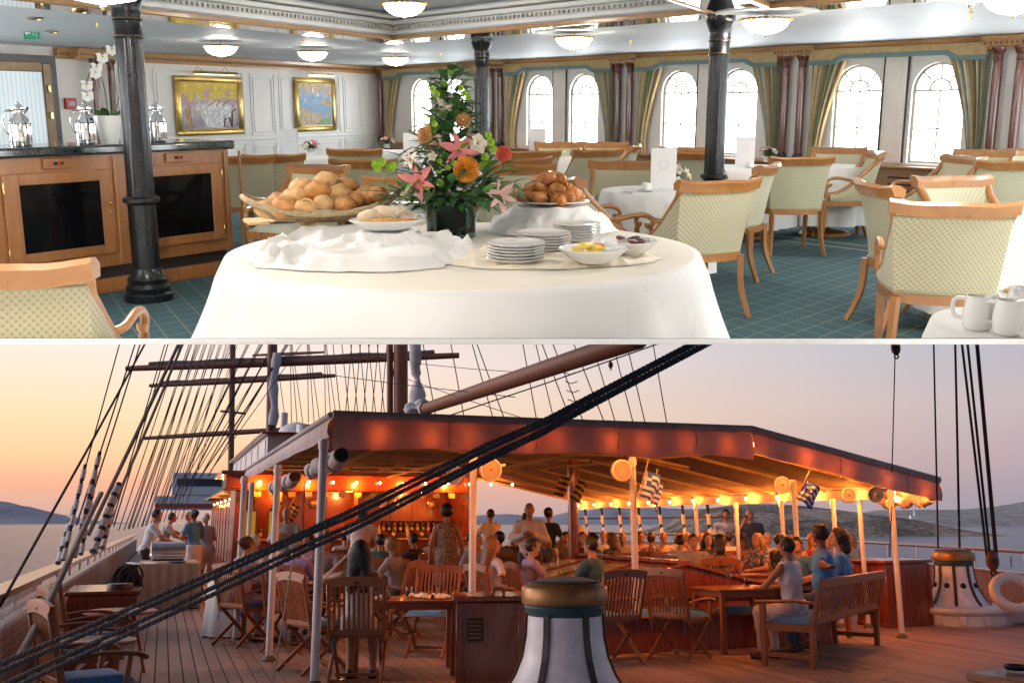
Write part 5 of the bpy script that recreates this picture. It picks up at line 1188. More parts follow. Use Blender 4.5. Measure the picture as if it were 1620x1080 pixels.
# ---- awning
Z0, Z1 = 2.60, 2.02; SF, SB = 10.45, 22.6; TA, TB, TC = 1.62, 6.75, 9.55
aw_ = thing('deck_awning', 'large brown canvas awning with glowing front valance over the tables', 'awning', SHM)
top = MB(); sag = lambda s: .05 * math.sin((s - SF) * 1.6)
def awn(u, v):
    s = SF + (SB - SF) * v; x = u * 3
    if x < 2: t, z = TA + (TB - TA) * x / 2, Z0
    else: t, z = TB + (TC - TB) * (x - 2), Z0 + (Z1 - Z0) * (x - 2)
    return Vector((t, s, z - .03 * abs(math.sin((s - SF) * 1.35)) + .02 * math.sin(t * 1.3)))
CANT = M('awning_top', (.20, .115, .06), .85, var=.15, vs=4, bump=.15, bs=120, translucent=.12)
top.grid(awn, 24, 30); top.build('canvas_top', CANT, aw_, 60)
def valance(name, P, Q, z0, z1, h, out, n=40, mat=CANV):
    mb = MB(); P, Q, out = Vector(P), Vector(Q), Vector(out)
    def fn(u, v): p = P.lerp(Q, u); z = z0 + (z1 - z0) * u; return Vector((p.x, p.y, z - h * v * (1 + .05 * math.sin(u * n * .33) - .04 * abs(math.sin(u * n * .21))))) + out * (.05 * math.sin(v * 2.6) + .012 * math.sin(u * n * .9) * v + .01 * noise.noise(Vector((u * 20, v * 3, 1))))
    mb.grid(fn, n, 8); return mb.build(name, mat, aw_, 70)
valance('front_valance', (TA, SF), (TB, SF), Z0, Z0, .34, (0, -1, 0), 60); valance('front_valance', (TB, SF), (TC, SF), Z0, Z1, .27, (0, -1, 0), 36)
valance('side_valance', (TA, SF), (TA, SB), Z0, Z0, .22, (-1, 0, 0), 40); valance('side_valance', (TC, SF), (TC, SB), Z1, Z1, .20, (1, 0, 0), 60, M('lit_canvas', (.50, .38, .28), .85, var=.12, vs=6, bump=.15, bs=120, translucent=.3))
for a, b, za, zb in (((TA, SF), (TB, SF), Z0, Z0), ((TB, SF), (TC, SF), Z0, Z1)): MB().tube([(a[0], a[1] - .02, za + .02), (b[0], b[1] - .02, zb + .02)], .045, 10).build('front_roll', CANVD, aw_)
for k in range(8): tq = TA + .25 + k * 1.02; zq = Z0 if tq < TB else Z0 + (Z1 - Z0) * (tq - TB) / (TC - TB); MB().tube([(tq, SF - .055, zq - .01), (tq + .01, SF - .062, zq - .14), (tq, SF - .045, zq - .29)], .006, 5).build('seam_cord', CANVD, aw_)
for a, b in (((TA - .02, SF), (TA - .02, SB)),): MB().tube([(a[0], a[1], Z0 + .02), (b[0], b[1], Z0 + .02)], .03, 8).build('side_roll', CANVD, aw_)
BATT = M('pale_batten', (.34, .24, .13), .6, var=.15)
rnd = random.Random(6)
for k in range(9):
    s = SF + .9 + k * 1.35; t = TA + .3
    while t < TB - .3: L = rnd.uniform(.5, 1.3); MB().bar((t, s, Z0 - .075), (min(TB, t + L), s, Z0 - .075), .03, .04).build('batten', BATT, aw_); t += L + rnd.uniform(.1, .4)
    MB().bar((TB + .05, s, Z0 - .08), (TC - .1, s, Z1 - .05), .03, .04).build('batten', BATT, aw_)
for t in (2.6, 4.2, 5.6): MB().bar((t, SF + .2, Z0 - .11), (t + .5, SB - .3, Z0 - .11), .03, .04).build('batten', BATT, aw_)
for (t, s, t2, s2) in ((2.0, 11, 4.4, 14), (4.6, 11.2, 7.4, 13.2), (7.6, 11.3, 5.4, 14.5)): MB().bar((t, s, Z0 - .13), (t2, s2, Z0 - .13 - (.16 if max(t, t2) > TB else 0)), .035, .035).build('batten', BATT, aw_)
# rolled side curtains tied up under the port edge
def roll(p, q, r, label):
    t = thing('rolled_curtain', label, 'rolled canvas', SHM); pts = [Vector(p).lerp(Vector(q), k / 16) + Vector((0, 0, -.05 * math.sin(k / 16 * math.pi * 3) ** 2)) for k in range(17)]
    MB().tube(pts, [r * (1 + .16 * math.sin(k * 1.9)) for k in range(17)], 10).build('roll', CANV, t, 70)
    for k in (3, 8, 13): MB().tube([pts[k] - Vector((0, .03, 0)), pts[k] + Vector((0, .03, 0))], r * 1.18, 10).build('tie', CANVD, t)
    MB().lathe([(0, 0), (.03, .0), (r * .8, .002)], 12).build('hollow_end', DARK, t).matrix_basis = Matrix.Translation(pts[0] - Vector((0, .01, 0))) @ Matrix.Rotation(R_(90), 4, 'X')
roll((TA + .02, 9.9, 2.16), (TA + .02, 12.2, 2.13), .085, 'rolled grey canvas curtain tied under the corner of the awning'); roll((TA - .1, 12.6, 2.06), (TA - .1, 15.4, 2.04), .08, 'rolled canvas curtain farther along the port edge of the awning'); roll((TC + .0, 10.6, 1.82), (TC, 11.6, 1.80), .07, 'small rolled canvas bundle at the starboard corner post')
# posts
def post(p, top, r, label, grp='white awning posts', foot=True):
    t = thing('awning_post', label, 'post', DECK, (p.x, p.y, 0), 0, grp); MB().tube([(0, 0, .02), (0, 0, top)], r, 12).build('pole', SHIPW, t)
    MB().lathe([(r * 2, 0), (r * 2, .02), (r * 1.3, .05), (r, .06)], 12).build('foot', M('post_foot', (.10, .10, .09), .5), t); MB().tube([(0, 0, top - .10), (0, 0, top - .02)], r * 1.25, 12).build('cap', SHIPW, t)
POSTS = [(DV.fl(425, 1045), 2.15, .040, 'white awning post with dark foot beside the purple shirted man'), (DV.fl(497, 1086), 2.30, .043, 'stout white awning post at the port corner, rope tied to its side'), (shp(11.3, ts(748, 11.3)), 2.28, .042, 'white awning post standing behind the louvred mahogany locker'), (DV.fl(1008, 1027), 2.30, .042, 'white awning post with striped flags in front of the skylight'), (shp(12.2, ts(1259, 12.2)), 2.10, .038, 'white awning post with one striped flag and a round lamp'), (shp(12.4, ts(1362, 12.4)), 2.0, .036, 'white awning post between two round lamps near the starboard corner'), (shp(11.2, ts(1413, 11.2)), 1.95, .038, 'white awning post at the starboard corner beside the mahogany locker'),
 (shp(13.6, ts(383, 13.6)), 2.1, .04, 'white awning post at the buffet walkway, second from the corner'), (shp(15.5, ts(395, 15.5)), 2.1, .035, 'thin white awning post by the deckhouse door')]
for p, tp, r, l in POSTS: post(p, tp, r, l)
for u in (1102, 1166, 1238, 1320): post(shp(st(u, 9.5), 9.5), 1.85, .035, 'thin pale awning post along the starboard rail', 'starboard awning posts')
p = shp(15.0, ts(907, 15)); t = thing('wooden_mast_post', 'dark wooden post with crossed dark flags in the middle of the tables', 'post', DECK, (p.x, p.y, 0)); MB().tube([(0, 0, 0), (0, 0, 2.5)], .085, 12).build('pole', REDW, t); MB().box((0, 0, .1), (.26, .26, .2), .02).build('foot', REDW, t)
# round lamps on the posts
def round_lamp(u, v, y, r, yaw, label):
    p = DV.at(u, v, y); t = thing('round_floodlight', label, 'floodlight', DECK, p, yaw, 'round floodlights on the posts'); LH = M('floodlight_case', (.34, .30, .26), .4, var=.1)
    c = MB().lathe([(0, -.07), (r * .7, -.065), (r * .97, -.02), (r, .02), (r * .92, .035), (0, .04)], 24); c.xf(Matrix.Rotation(R_(90), 4, 'X')); c.build('case', LH, t)
    rg = MB().lathe([(r * .9, .036), (r * 1.0, .042), (r * .86, .052)], 24, cap=False); rg.xf(Matrix.Rotation(R_(90), 4, 'X')); rg.build('rim', SHIPW, t); MB().ball((0, -.05, 0), .014, 8, 6).build('centre_cap', BRASS, t)
    MB().tube([(r * .9, .02, .05), (r * 1.5, .02, .06)], .018, 8).build('bracket', SHIPW, t)
for u, v, y, r, yw, l in ((775, 743, 11.6, .135, .4, 'round pale floodlight turned edge on beside the locker post'), (722, 752, 12.2, .12, -.6, 'dim round floodlight behind the mooring ropes'), (982, 744, 12.2, .135, .3, 'round pale floodlight hung beside the flag post'), (1236, 767, 13.2, .115, .1, 'round floodlight beside the post with one flag'), (1341, 783, 13.0, .10, .1, 'round floodlight on the inner side of the starboard lamp post'), (1384, 782, 12.6, .10, -.2, 'round floodlight on the outer side of the starboard lamp post')): round_lamp(u, v, y, r, yw, l)
# string lights: each bulb glows and lights the canvas round it
bulb_m = MB().ball((0, 0, 0), .026, 10, 8, (1, 1, 1.25)).mesh('bulb_glass', BULB, 60); cap_m = MB().tube([(0, 0, .025), (0, 0, .065)], .014, 8).mesh('socket', DARK, 60)
lt = bpy.data.lights.new('bulb_light', 'POINT'); lt.energy = BULB_W; lt.color = (1.0, .26, .035); lt.shadow_soft_size = .03
def bulb(p, label, grp, light=True, lamp=lt):
    t = thing('festoon_bulb', label, 'light bulb', DECK, p, 0, grp); piece(bulb_m, 'glass', t); piece(cap_m, 'socket', t)
    if light:
        l = bpy.data.objects.new('bulb_light', lamp); COL.objects.link(l); l.parent = t; l.location = (0, 0, -.055)
for k in range(12): bulb(shp(SF + .07 + .035 * (k * 7 % 5) / 4, TA + .5 + k * .53 + .09 * math.sin(k * 2.7), Z0 - .13 - (0 if TA + .5 + k * .53 < TB else (TA + .5 + k * .53 - TB) * .207)), 'warm bulb glowing behind the front valance of the awning', 'front valance bulbs')
for k in range(4): tq = TB + .75 + k * .6; bulb(shp(SF + .075, tq, Z0 + (Z1 - Z0) * (tq - TB) / (TC - TB) - .11), 'warm bulb glowing behind the sloping end of the front valance', 'sloping valance bulbs')
lt2 = lt.copy(); lt2.energy = BULB_W * 2.0
for k in range(13): bulb(shp(11.2 + k * .92, TC - .10, Z1 - .12), 'warm bulb of the string along the starboard edge of the awning', 'starboard string bulbs', True, lt2)
lt3 = lt.copy(); lt3.energy = BULB_W * 2.8
SBAR = 22.0
for k in range(12): bulb(shp(SBAR - .14, 1.9 + k * .52, 2.36), 'warm bulb of the string along the bar front beam', 'bar front bulbs', k % 2 == 0, lt3)
cw = MB(); cw.tube([shp(11.0, TC - .10, Z1 - .05), shp(22.4, TC - .10, Z1 - .05)], .006, 4); solo(cw, 'light_cable', DARK, 'thin black cable of the starboard bulb string', 'cable')
# ---- bar at the forward end
bar = thing('deck_bar', 'mahogany bar house with counter, panels and portholes under the awning', 'bar', SHM)
MB().box((4.1, SBAR + 1.9, 1.2), (5.2, .12, 2.4)).build('back_wall', REDW, bar)
MB().box((3.9, SBAR + .1, 2.36), (5.4, .14, .30), .01).build('front_beam', REDW, bar); MB().box((3.9, SBAR + .02, 2.19), (5.5, .10, .05), .01).build('beam_moulding', REDW, bar)
MB().box((4.2, SBAR + .35, .55), (5.2, .5, 1.10), .01).build('counter', REDW, bar); MB().box((4.2, SBAR + .30, 1.125), (5.4, .7, .05), .015).build('counter_top', TEAKF, bar)
for k in range(9): MB().box((1.75 + k * .61, SBAR + .09, .55), (.50, .02, .80), .01).build('counter_panel', REDW, bar)
for x in (1.5, 4.45, 6.75): MB().box((x, SBAR + 1.0, 1.3), (.55 if x == 4.45 else .16, 1.6 if x != 4.45 else .5, 2.5), .01).build('pier', REDW, bar)
MB().box((4.1, SBAR + 1.2, 2.54), (6.0, 2.8, .08)).build('roof', REDW, bar)
for k in range(10): MB().box((1.75 + k * .52, SBAR + 1.82, 1.55), (.40, .03, 1.3), .01).build('wall_panel', REDW, bar)
for k, x in enumerate((2.0, 3.35, 5.25, 6.2)):
    q = MB().lathe([(.05, 0), (.12, .0), (.13, .02), (.10, .03), (0, .02)], 20); q.xf(Matrix.Rotation(R_(90), 4, 'X')); w_ = q.build('porthole_clock', BRASS, bar); w_.location = (x, SBAR + 1.76, 1.95)
for z in (1.25, 1.55):
    MB().box((5.6, SBAR + 1.7, z), (2.0, .2, .025)).build('shelf', TEAKF, bar)
lb = bpy.data.lights.new('bar_lamp', 'POINT'); lb.energy = 55; lb.color = (1.0, .34, .08); lb.shadow_soft_size = .08
for k, (x, z) in enumerate(((2.4, 2.05), (4.0, 2.05), (5.7, 2.05))):
    g = thing('bar_lamp', 'small glowing lamp under the bar roof', 'lamp', SHM, (x, SBAR + .9, z + .16), 0, 'lamps inside the bar'); MB().lathe([(.02, .12), (.09, 0), (.085, 0), (.015, .11)], 14).build('shade', BRASS, g); MB().ball((0, 0, .02), .035, 10, 8).build('bulb', BULB, g); l = bpy.data.objects.new('bar_light', lb); COL.objects.link(l); l.parent = g; l.location = (0, 0, -.06)
BOT = [M('bottle_green', (.02, .09, .03), .1), M('bottle_amber', (.25, .09, .01), .1), M('bottle_clear', (.45, .45, .42), .08), M('bottle_dark', (.02, .02, .02), .1)]
bm0 = [MB().lathe([(.036, 0), (.038, .01), (.038, .17), (.03, .20), (.014, .23), (.013, .29), (0, .29)], 10).mesh('glass', b, 60) for b in BOT]; lbm = MB().lathe([(.0385, .06), (.0385, .13)], 10, cap=False).mesh('paper_label', M('bottle_label', (.6, .5, .32), .6), 60)
for k in range(26):
    where = k % 2; x = 2.0 + (k // 2) * .36 + (k * 7 % 5) * .03
    t = thing('bottle', ('bottle standing on the bar counter', 'bottle on the shelf behind the bar')[where], 'bottle', SHM, (x if not where else 4.7 + (k // 2) * .14, SBAR + .35 if not where else SBAR + 1.68, 1.15 if not where else 1.2625), 0, ('bottles on the bar counter', 'bottles on the bar shelf')[where]); piece(bm0[k % 4], 'glass', t); piece(lbm, 'paper_label', t)
for k in range(14):
    fm = MB().grid(lambda u, v: Vector((u * .15, .01 * math.sin(u * 5), -v * .11)), 3, 2); f = solo(fm, 'bunting_flag', [M('bunting_%d' % (k % 2), ((.45, .30, .08), (.10, .10, .14))[k % 2], .8)], 'little bunting flag hanging under the bar beam', 'flag', SHM, (1.8 + k * .36, SBAR - .03, 2.15), 0, 'bunting under the bar beam')
# deckhouse forward of the bar and ship's superstructure
dh = thing('deckhouse', 'varnished wooden deckhouse wall with lamps along the port walkway', 'deckhouse', SHM)
MB().box((2.2, 33.5, 1.2), (.6, 21, 2.4)).build('wall', REDW, dh)
for k in range(12): MB().box((1.885, 24.2 + k * 1.6, 1.2), (.03, 1.2, 1.7), .01).build('wall_panel', REDW, dh); MB().box((1.87, 25.0 + k * 1.6, 1.2), (.04, .10, 2.3)).build('pilaster', REDW, dh)
MB().box((2.1, 33.5, 2.42), (1.0, 21, .06)).build('eave', BATT, dh)
for k in range(7): bulb(shp(24.3 + k * 2.3, 1.72, 2.14), 'warm wall lamp along the deckhouse by the port walkway', 'deckhouse lamps', k % 2 == 0, lt3)
ss = thing('superstructure', 'white upper deckhouse with rails above the awning at the foot of the mast', 'superstructure', SHM)
MB().box((3.4, 30, 3.0), (2.4, 12, 1.1), .02).build('house', SHIPW, ss); MB().box((3.4, 30, 3.57), (2.7, 12.4, .06), .01).build('roof', REDW, ss)
for k in range(6): MB().box((2.185, 25 + k * 2, 3.05), (.02, 1.5, .8), .01).build('panel', SHIPW, ss)
MB().tube([(3.0, 28, 3.6), (3.0, 28, 4.5)], .10, 10).build('vent_pipe', SHIPW, ss)
for k in range(8): MB().tube([(2.2, 36.2 + k * .9, 2.5), (2.2, 36.2 + k * .9, 3.3)], .02, 6).build('rail_post', SHIPW, ss)
MB().tube([(2.2, 36.2, 3.3), (2.2, 43, 3.3)], .02, 6).build('rail', SHIPW, ss)
bh = thing('bridge_house', 'white bridge house with red stripe far forward behind the shrouds', 'superstructure', SHM, (0, 18, .1), 0, None, .95)
MB().box((1.9, 52, 2.75), (5.0, 2, .9), .02).build('house', SHIPW, bh); MB().box((1.9, 50.98, 2.55), (5.0, .03, .30)).build('red_stripe', M('red_paint', (.42, .05, .03), .5), bh); MB().box((2.2, 52, 4.0), (3.6, 2, 1.5), .05).build('wheelhouse', SHIPW, bh); MB().box((2.2, 50.98, 4.1), (3.0, .02, .5)).build('window', M('dark_window', (.05, .06, .08), .1), bh)
for x in (-.4, 4.2): MB().box((x, 52, 1.1), (.3, .4, 2.4)).build('pillar', SHIPW, bh)
rd = thing('radome', 'white satellite dome and vent pipe on the bar roof beside the awning ridge', 'radome', SHM, (3.05, 25.4, 2.6)); MB().ball((0, 0, .85), .55, 20, 14).build('dome', SHIPW, rd); MB().lathe([(.42, 0), (.42, .5), (.3, .6)], 16).build('base', SHIPW, rd); MB().tube([(.1, -.9, 0), (.1, -.9, 1.25)], .22, 14).build('vent_pipe', SHIPW, rd)
lkr = MB().box((0, 0, .15), (1.1, .5, .4), .02); solo(lkr, 'roof_locker', M('black_plastic', (.015, .015, .015), .3), 'low black locker on the bar roof before the mast', 'locker', SHM, (4.1, 23.2, 2.62))
# ---- masts, yards, boom
def mpt(u, v, y): return DV.at(u, v, y)
ma = thing('mizzen_mast', 'thick dark varnished mast with furled grey sail behind the awning', 'mast', DECK, mpt(634, 700, 26).xy.to_3d())
def loc(o, p): return Vector(p) - o.matrix_world.translation
b0, b1 = mpt(634, 690, 26), mpt(634, 480, 26); MB().tube([loc(ma, b0), loc(ma, b1)], .19, 16).build('lower_mast', SPAR, ma)
MB().tube([loc(ma, mpt(617, 690, 26)), loc(ma, mpt(617, 480, 26))], .085, 12).build('trysail_mast', SPAR, ma)
MB().tube([loc(ma, mpt(628, 662, 25.9)), loc(ma, mpt(628, 655, 25.9))], .26, 14).build('band', DARK, ma)
sl_ = [mpt(657, 485, 25.6), mpt(657, 545, 25.6), mpt(657, 575, 25.6), mpt(659, 596, 25.6), mpt(660, 602, 25.6), mpt(660, 625, 25.6), mpt(658, 655, 25.6)]
sm_ = MB(); sm_.tube(wpath([loc(ma, p) for p in sl_], 4), [.14] * 5 + [.15] * 4 + [.12] * 3 + [.075] * 5 + [.11, .15, .19, .22] + [.20] * 4, 14); 
for v in sm_.v: v += Vector((.03 * noise.noise(v * 5), .03 * noise.noise(v * 5 + Vector((9, 0, 0))), 0))
sm_.build('furled_sail', SAIL, ma, 70)
bo = thing('spanker_boom', 'long varnished boom reaching back over the awning from the mast', 'boom', DECK, mpt(672, 645, 25)); pa, pb_ = mpt(668, 648, 25.2), mpt(1010, 535, 13.2)
MB().tube([loc(bo, pa), loc(bo, pa.lerp(pb_, .5)), loc(bo, pb_)], [.145, .155, .15], 16).build('spar', SPAR, bo); MB().tube([loc(bo, pa.lerp(pb_, .02)), loc(bo, pa.lerp(pb_, .035))], .19, 14).build('boom_band', SAIL, bo)
gsk = MB()
for k in range(26): gsk.ball(loc(bo, pa) + Vector((random.uniform(-.35, .15), random.uniform(-.15, .15), random.uniform(-.15, .2))), random.uniform(.07, .13), 8, 6, (1.2, 1, .9), None, .5)
gsk.build('sail_bundle', SAIL, bo, 70)
def yard(u0, v0, u1, v1, y0, y1, r, label, fur=True):
    p, q = mpt(u0, v0, y0), mpt(u1, v1, y1); t = thing('yard', label, 'yard', DECK, p); n_ = 14; pts = [(p.lerp(q, k / n_) - p) for k in range(n_ + 1)]
    MB().tube(pts, [r * (.45 + .55 * math.sin(math.pi * (.12 + .76 * k / n_))) for k in range(n_ + 1)], 10).build('spar', SPAR, t)
    if fur:
        fm = MB().tube([v + Vector((0, 0, r * .9)) for v in pts[1:-1]], [r * .55 * (1 + .3 * math.sin(k * 2.3)) for k in range(n_ - 1)], 8); fm.build('furled_sail', M('furled_sail_dark', (.10, .09, .10), .85, var=.3), t, 70)
yard(200, 583, 726, 562, 40, 38, .17, 'longest yard with furled sail crossing both masts'); yard(237, 610, 530, 594, 56, 54, .16, 'middle yard, short of the mizzen mast'); yard(228, 693, 500, 676, 56, 54, .15, 'lowest yard, just above the white upper deckhouse', False); yard(400, 562, 512, 557, 60, 58, .10, 'short high yard between the masts', False)
for u, v1, y, r, lab in ((432, 690, 39, .20, 'dark main mast with furled grey sail between the yards'), (369, 700, 55, .17, 'far fore mast with ratlines on both sides')):
    t = thing('mast', lab, 'mast', DECK, mpt(u, v1, y)); MB().tube([(0, 0, -2.5), loc(t, mpt(u, 485, y))], r, 12).build('pole', SPAR, t)
    if u == 432: MB().tube([loc(t, mpt(u - 1, 672, y - .3)) + Vector((.05 * math.sin(k), 0, k * .36)) for k in range(9)], [.17 + .04 * math.sin(k * 2) for k in range(9)], 10).build('furled_sail', SAIL, t, 70)
    else: MB().bar(loc(t, mpt(u - 20, 650, y)), loc(t, mpt(u + 20, 654, y)), .12).build('crosstree', SPAR, t)
# ---- rigging
def rope(u0, v0, y0, u1, v1, y1, px, label, grp, mat=TAR, sub=None):
    a, b = mpt(u0, v0, y0), mpt(u1, v1, y1); r = max(.006, px * .5 * (y0 + y1) / 2 / F); mid = (a + b) / 2 - Vector((0, 0, (b - a).length * .004))
    return solo(MB().tube([v - a for v in (a, mid, b)], r, 6), 'rope', mat, label, 'rope', DECK, a, 0, grp)
rope(0, 958, 8.2, 233, 537, 13, 4.2, 'thick dark stay rising from the port rail past the yard ends', None)
for k, (u0, v0, u1, px) in enumerate(((113, 818, 191, 2.2), (121, 830, 216, 2.5), (131, 830, 224, 2.5), (176, 830, 263, 2), (180, 832, 268, 2))): rope(u0, v0, 15, u1, 537, 18, px, 'dark shroud running up from the port bulwark', 'port shrouds')
for u0, v0, u1, px in ((140, 845, 286, 6.5), (160, 845, 292, 5)): rope(u0, v0, 14, u1, 537, 17, px, 'heavy brown backstay with white bound foot at the port bulwark', 'heavy backstays', ROPE)
for k in range(24): rope(188 + k * 4.2 + (k * 7 % 5) * 2, 838 - k * .8, 17 + k * .8, 288 + k * 3.4 + (k * 5 % 7) * 3, 537, 21 + k * 1.2, 1.6 - k * .03, 'thin dark shroud of the main mast port side', 'main mast shrouds')
for k in range(16): rope(255 + k * 5 + (k * 3 % 4) * 3, 805 - k * 4, 34, 372 + k * 6 + (k * 5 % 7) * 4, 537, 40, 1.3, 'slack dark rope slanting up to the main mast', 'main mast slanting ropes')
WRAP = M('white_serving', (.62, .62, .66), .8, var=.1, vs=20, bump=.4, bs=60)
for u0, v0, u1, v1, n_, r in ((100, 885, 135, 735, 6, .042), (118, 880, 158, 715, 7, .045), (128, 876, 152, 745, 6, .04), (148, 872, 188, 765, 6, .07), (92, 890, 118, 800, 4, .05), (162, 866, 178, 800, 4, .05)):
    a, b = mpt(u0, v0, 12.5), mpt(u1, v1, 13.4); t = thing('bound_shroud_foot', 'shroud foot bound in bands of white cord above the port rail', 'shroud', DECK, a, 0, 'white bound shroud feet')
    MB().tube([(0, 0, 0), b - a], r * .55, 8).build('rope_core', TAR, t)
    for k in range(n_): f = k / n_; MB().tube([(b - a) * f, (b - a) * (f + .62 / n_)], r * .78, 8).build('white_band', WRAP, t)
for k in range(12): rope(545 + k * 7 - 6, 660, 27, 536 + k * 7 + (14 if k % 2 else -10), 537, 29, 1.4, 'dark rope of the rigging beside the mizzen mast', 'mizzen port ropes')
for k in range(10): rope(452 + k * 9, 668, 38, 434 + k * 9 + (k * 5 % 3) * 8, 537, 40, 1.2, 'thin rope between the main and mizzen masts', 'rigging between the masts')
for k, (u0, v0, u1) in enumerate(((690, 662, 668), (735, 665, 712), (782, 668, 745), (800, 668, 752), (850, 670, 826), (878, 671, 846), (905, 671, 855), (925, 672, 872), (958, 673, 905), (975, 673, 935), (1003, 674, 968), (1022, 675, 990), (1056, 676, 1032))): rope(u0, v0, 24, u1, 537, 25, 1.8, 'dark starboard shroud rising behind the awning', 'starboard shrouds')
rt = MB()
for k in range(7):
    f = k / 7; a, b = mpt(888 + 14 * f, 560 + 100 * f, 24.4), mpt(906 + 18 * f, 560 + 100 * f, 24.4); rt.tube([a, (a + b) / 2 - Vector((0, 0, .06)), b], .012, 4)
solo(rt, 'ratline_ladder', TAR, 'row of sagging rope ratlines between two starboard shrouds', 'ratlines')
for u0, v0, u1, v1, px in ((690, 664, 1060, 537, 2.2), (800, 617, 1005, 537, 1.8), (500, 590, 815, 628, 1.4), (660, 575, 840, 590, 1.2), (640, 598, 830, 662, 1.2)): rope(u0, v0, 23, u1, v1, 20, px, 'thin line strung across the rigging over the awning', 'lines over the awning')
def block(u, v, y, r, label):
    t = thing('pulley_block', label, 'pulley', DECK, mpt(u, v, y)); BW = M('block_wood', (.15, .045, .025), .45)
    MB().ball((0, 0, 0), r, 14, 10, (.75, .5, 1.15)).build('shell', BW, t); MB().lathe([(.0, -.02), (r * .25, -.02), (r * .25, .02), (0, .02)], 10).xf(Matrix.Translation((0, -r * .5, 0)) @ Matrix.Rotation(R_(90), 4, 'X')).build('pin', DARK, t); MB().tube([(r * .3 * math.cos(a), 0, -r * 1.35 + r * .3 * math.sin(a)) for a in [2 * math.pi * k / 12 for k in range(13)]], r * .12, 6).build('shackle', DARK, t)
block(1417, 550, 11.0, .075, 'wooden pulley block hanging above the end of the awning'); block(966, 577, 18, .06, 'small wooden pulley block on a line beside the boom'); block(1570, 886, 12.5, .11, 'wooden pulley block at the foot of the starboard tackle')
rope(1416, 562, 11, 1411, 747, 11.2, 1.8, 'thin rope dropping from the pulley block to the awning edge', None); rope(1411, 800, 11.2, 1407, 880, 11.2, 1.6, 'thin rope running down beside the starboard corner post', None)
for u0, v0, u1, px, l in ((1484, 866, 1477, 2.8, 'single dark rope rising behind the white starboard capstan'), (1518, 866, 1511, 3.6, 'second dark rope rising behind the white starboard capstan'), (1561, 878, 1521, 4, 'tackle rope rising from the pulley block, inner part'), (1566, 878, 1530, 4, 'tackle rope rising from the pulley block, middle part'), (1576, 880, 1545, 6, 'thick tackle rope rising from the pulley block, outer part')): rope(u0, v0, 12.5, u1, 537, 13, px, l, None)
for k in range(8):
    a, b = shp(16.5 + k * 1.0, 10.3, .55), shp(16.0 + k * 1.0, 9.9, 2.2); t = thing('starboard_deadeye_shroud', 'shroud with white deadeye and banded foot at the starboard rail', 'shroud', DECK, a, 0, 'starboard deadeye shrouds')
    MB().tube([(0, 0, 0), b - a], .03, 6).build('rope', TAR, t)
    for q in range(4): f = .08 + q * .24; MB().tube([(b - a) * f, (b - a) * (f + .12)], .04, 8).build('white_band', WRAP, t)
    MB().ball((b - a) * .46, .10, 10, 8, (.4, 1, 1.3)).build('deadeye', WRAP, t)
for z in (.9, 1.25, 1.6): solo(MB().tube([shp(16, 10.15, z) , shp(24, 10.15, z)], .022, 6), 'sheer_pole', DARK, 'horizontal dark pole lashed across the starboard shrouds', 'pole', DECK, (0, 0, 0), 0, 'sheer poles')
# twisted mooring ropes across the view
def twisted(pts, r, label, grp):
    path = wpath(pts, 60); o = path[0]; mb = MB()
    L = 0; acc = [0]
    for a, b in zip(path, path[1:]): L += (b - a).length; acc.append(L)
    for sk in range(3):
        q = []
        for i, p in enumerate(path):
            d = (path[min(i + 1, len(path) - 1)] - path[max(i - 1, 0)]).normalized(); x = d.cross(Vector((0, 0, 1))).normalized(); y = x.cross(d); a = acc[i] / (r * 7.0) * 2 * math.pi + sk * 2.0944
            q.append(p - o + (x * math.cos(a) + y * math.sin(a)) * r * .5)
        mb.tube(q, r * .56, 6)
    return solo(mb, 'mooring_rope', ROPE, label, 'rope', DECK, o, 0, grp, 70)
def rp(u, v, y): return mpt(u, v, y)
RX = (0, 300, 500, 570, 760, 860, 924)
for k, (vs_, xe, lab) in enumerate((((1049, 921, 832, 800, 708, 664, 631, 541), 1097, 'twisted dark rope, uppermost of the four slanting across the deck'), ((1061, 930, 839, 809, 716, 671, 637, 541), 1107, 'twisted dark rope, second of the four slanting across the deck'), ((1084, 946, 854, 823, 727, 679, 644, 541), 1120, 'twisted dark rope, third of the four slanting across the deck'), ((1096, 957, 863, 832, 734, 685, 649, 541), 1128, 'twisted dark rope, lowest of the four slanting across the deck'))):
    P = [rp(-80, vs_[0] + 34, 4.05 + k * .02)] + [rp(x, v, 4.15 + x / 924 * .7 + k * .02) for x, v in zip(RX, vs_)] + [rp(xe, vs_[7], 5.0 + k * .02)]
    twisted(P, .0108, lab, None)
twisted([rp(30, 1040, 6.2), rp(60, 985, 7), rp(100, 905, 8.6), rp(140, 820, 10.5), rp(160, 780, 11.5)], .028, 'thick brown rope standing beside the teak armchairs', None)
rope(432, 1078, 9.4, 483, 760, 9.9, 2.6, 'pale thin lashing rope slanting beside the corner post', None, M('pale_cord', (.35, .29, .26), .8))
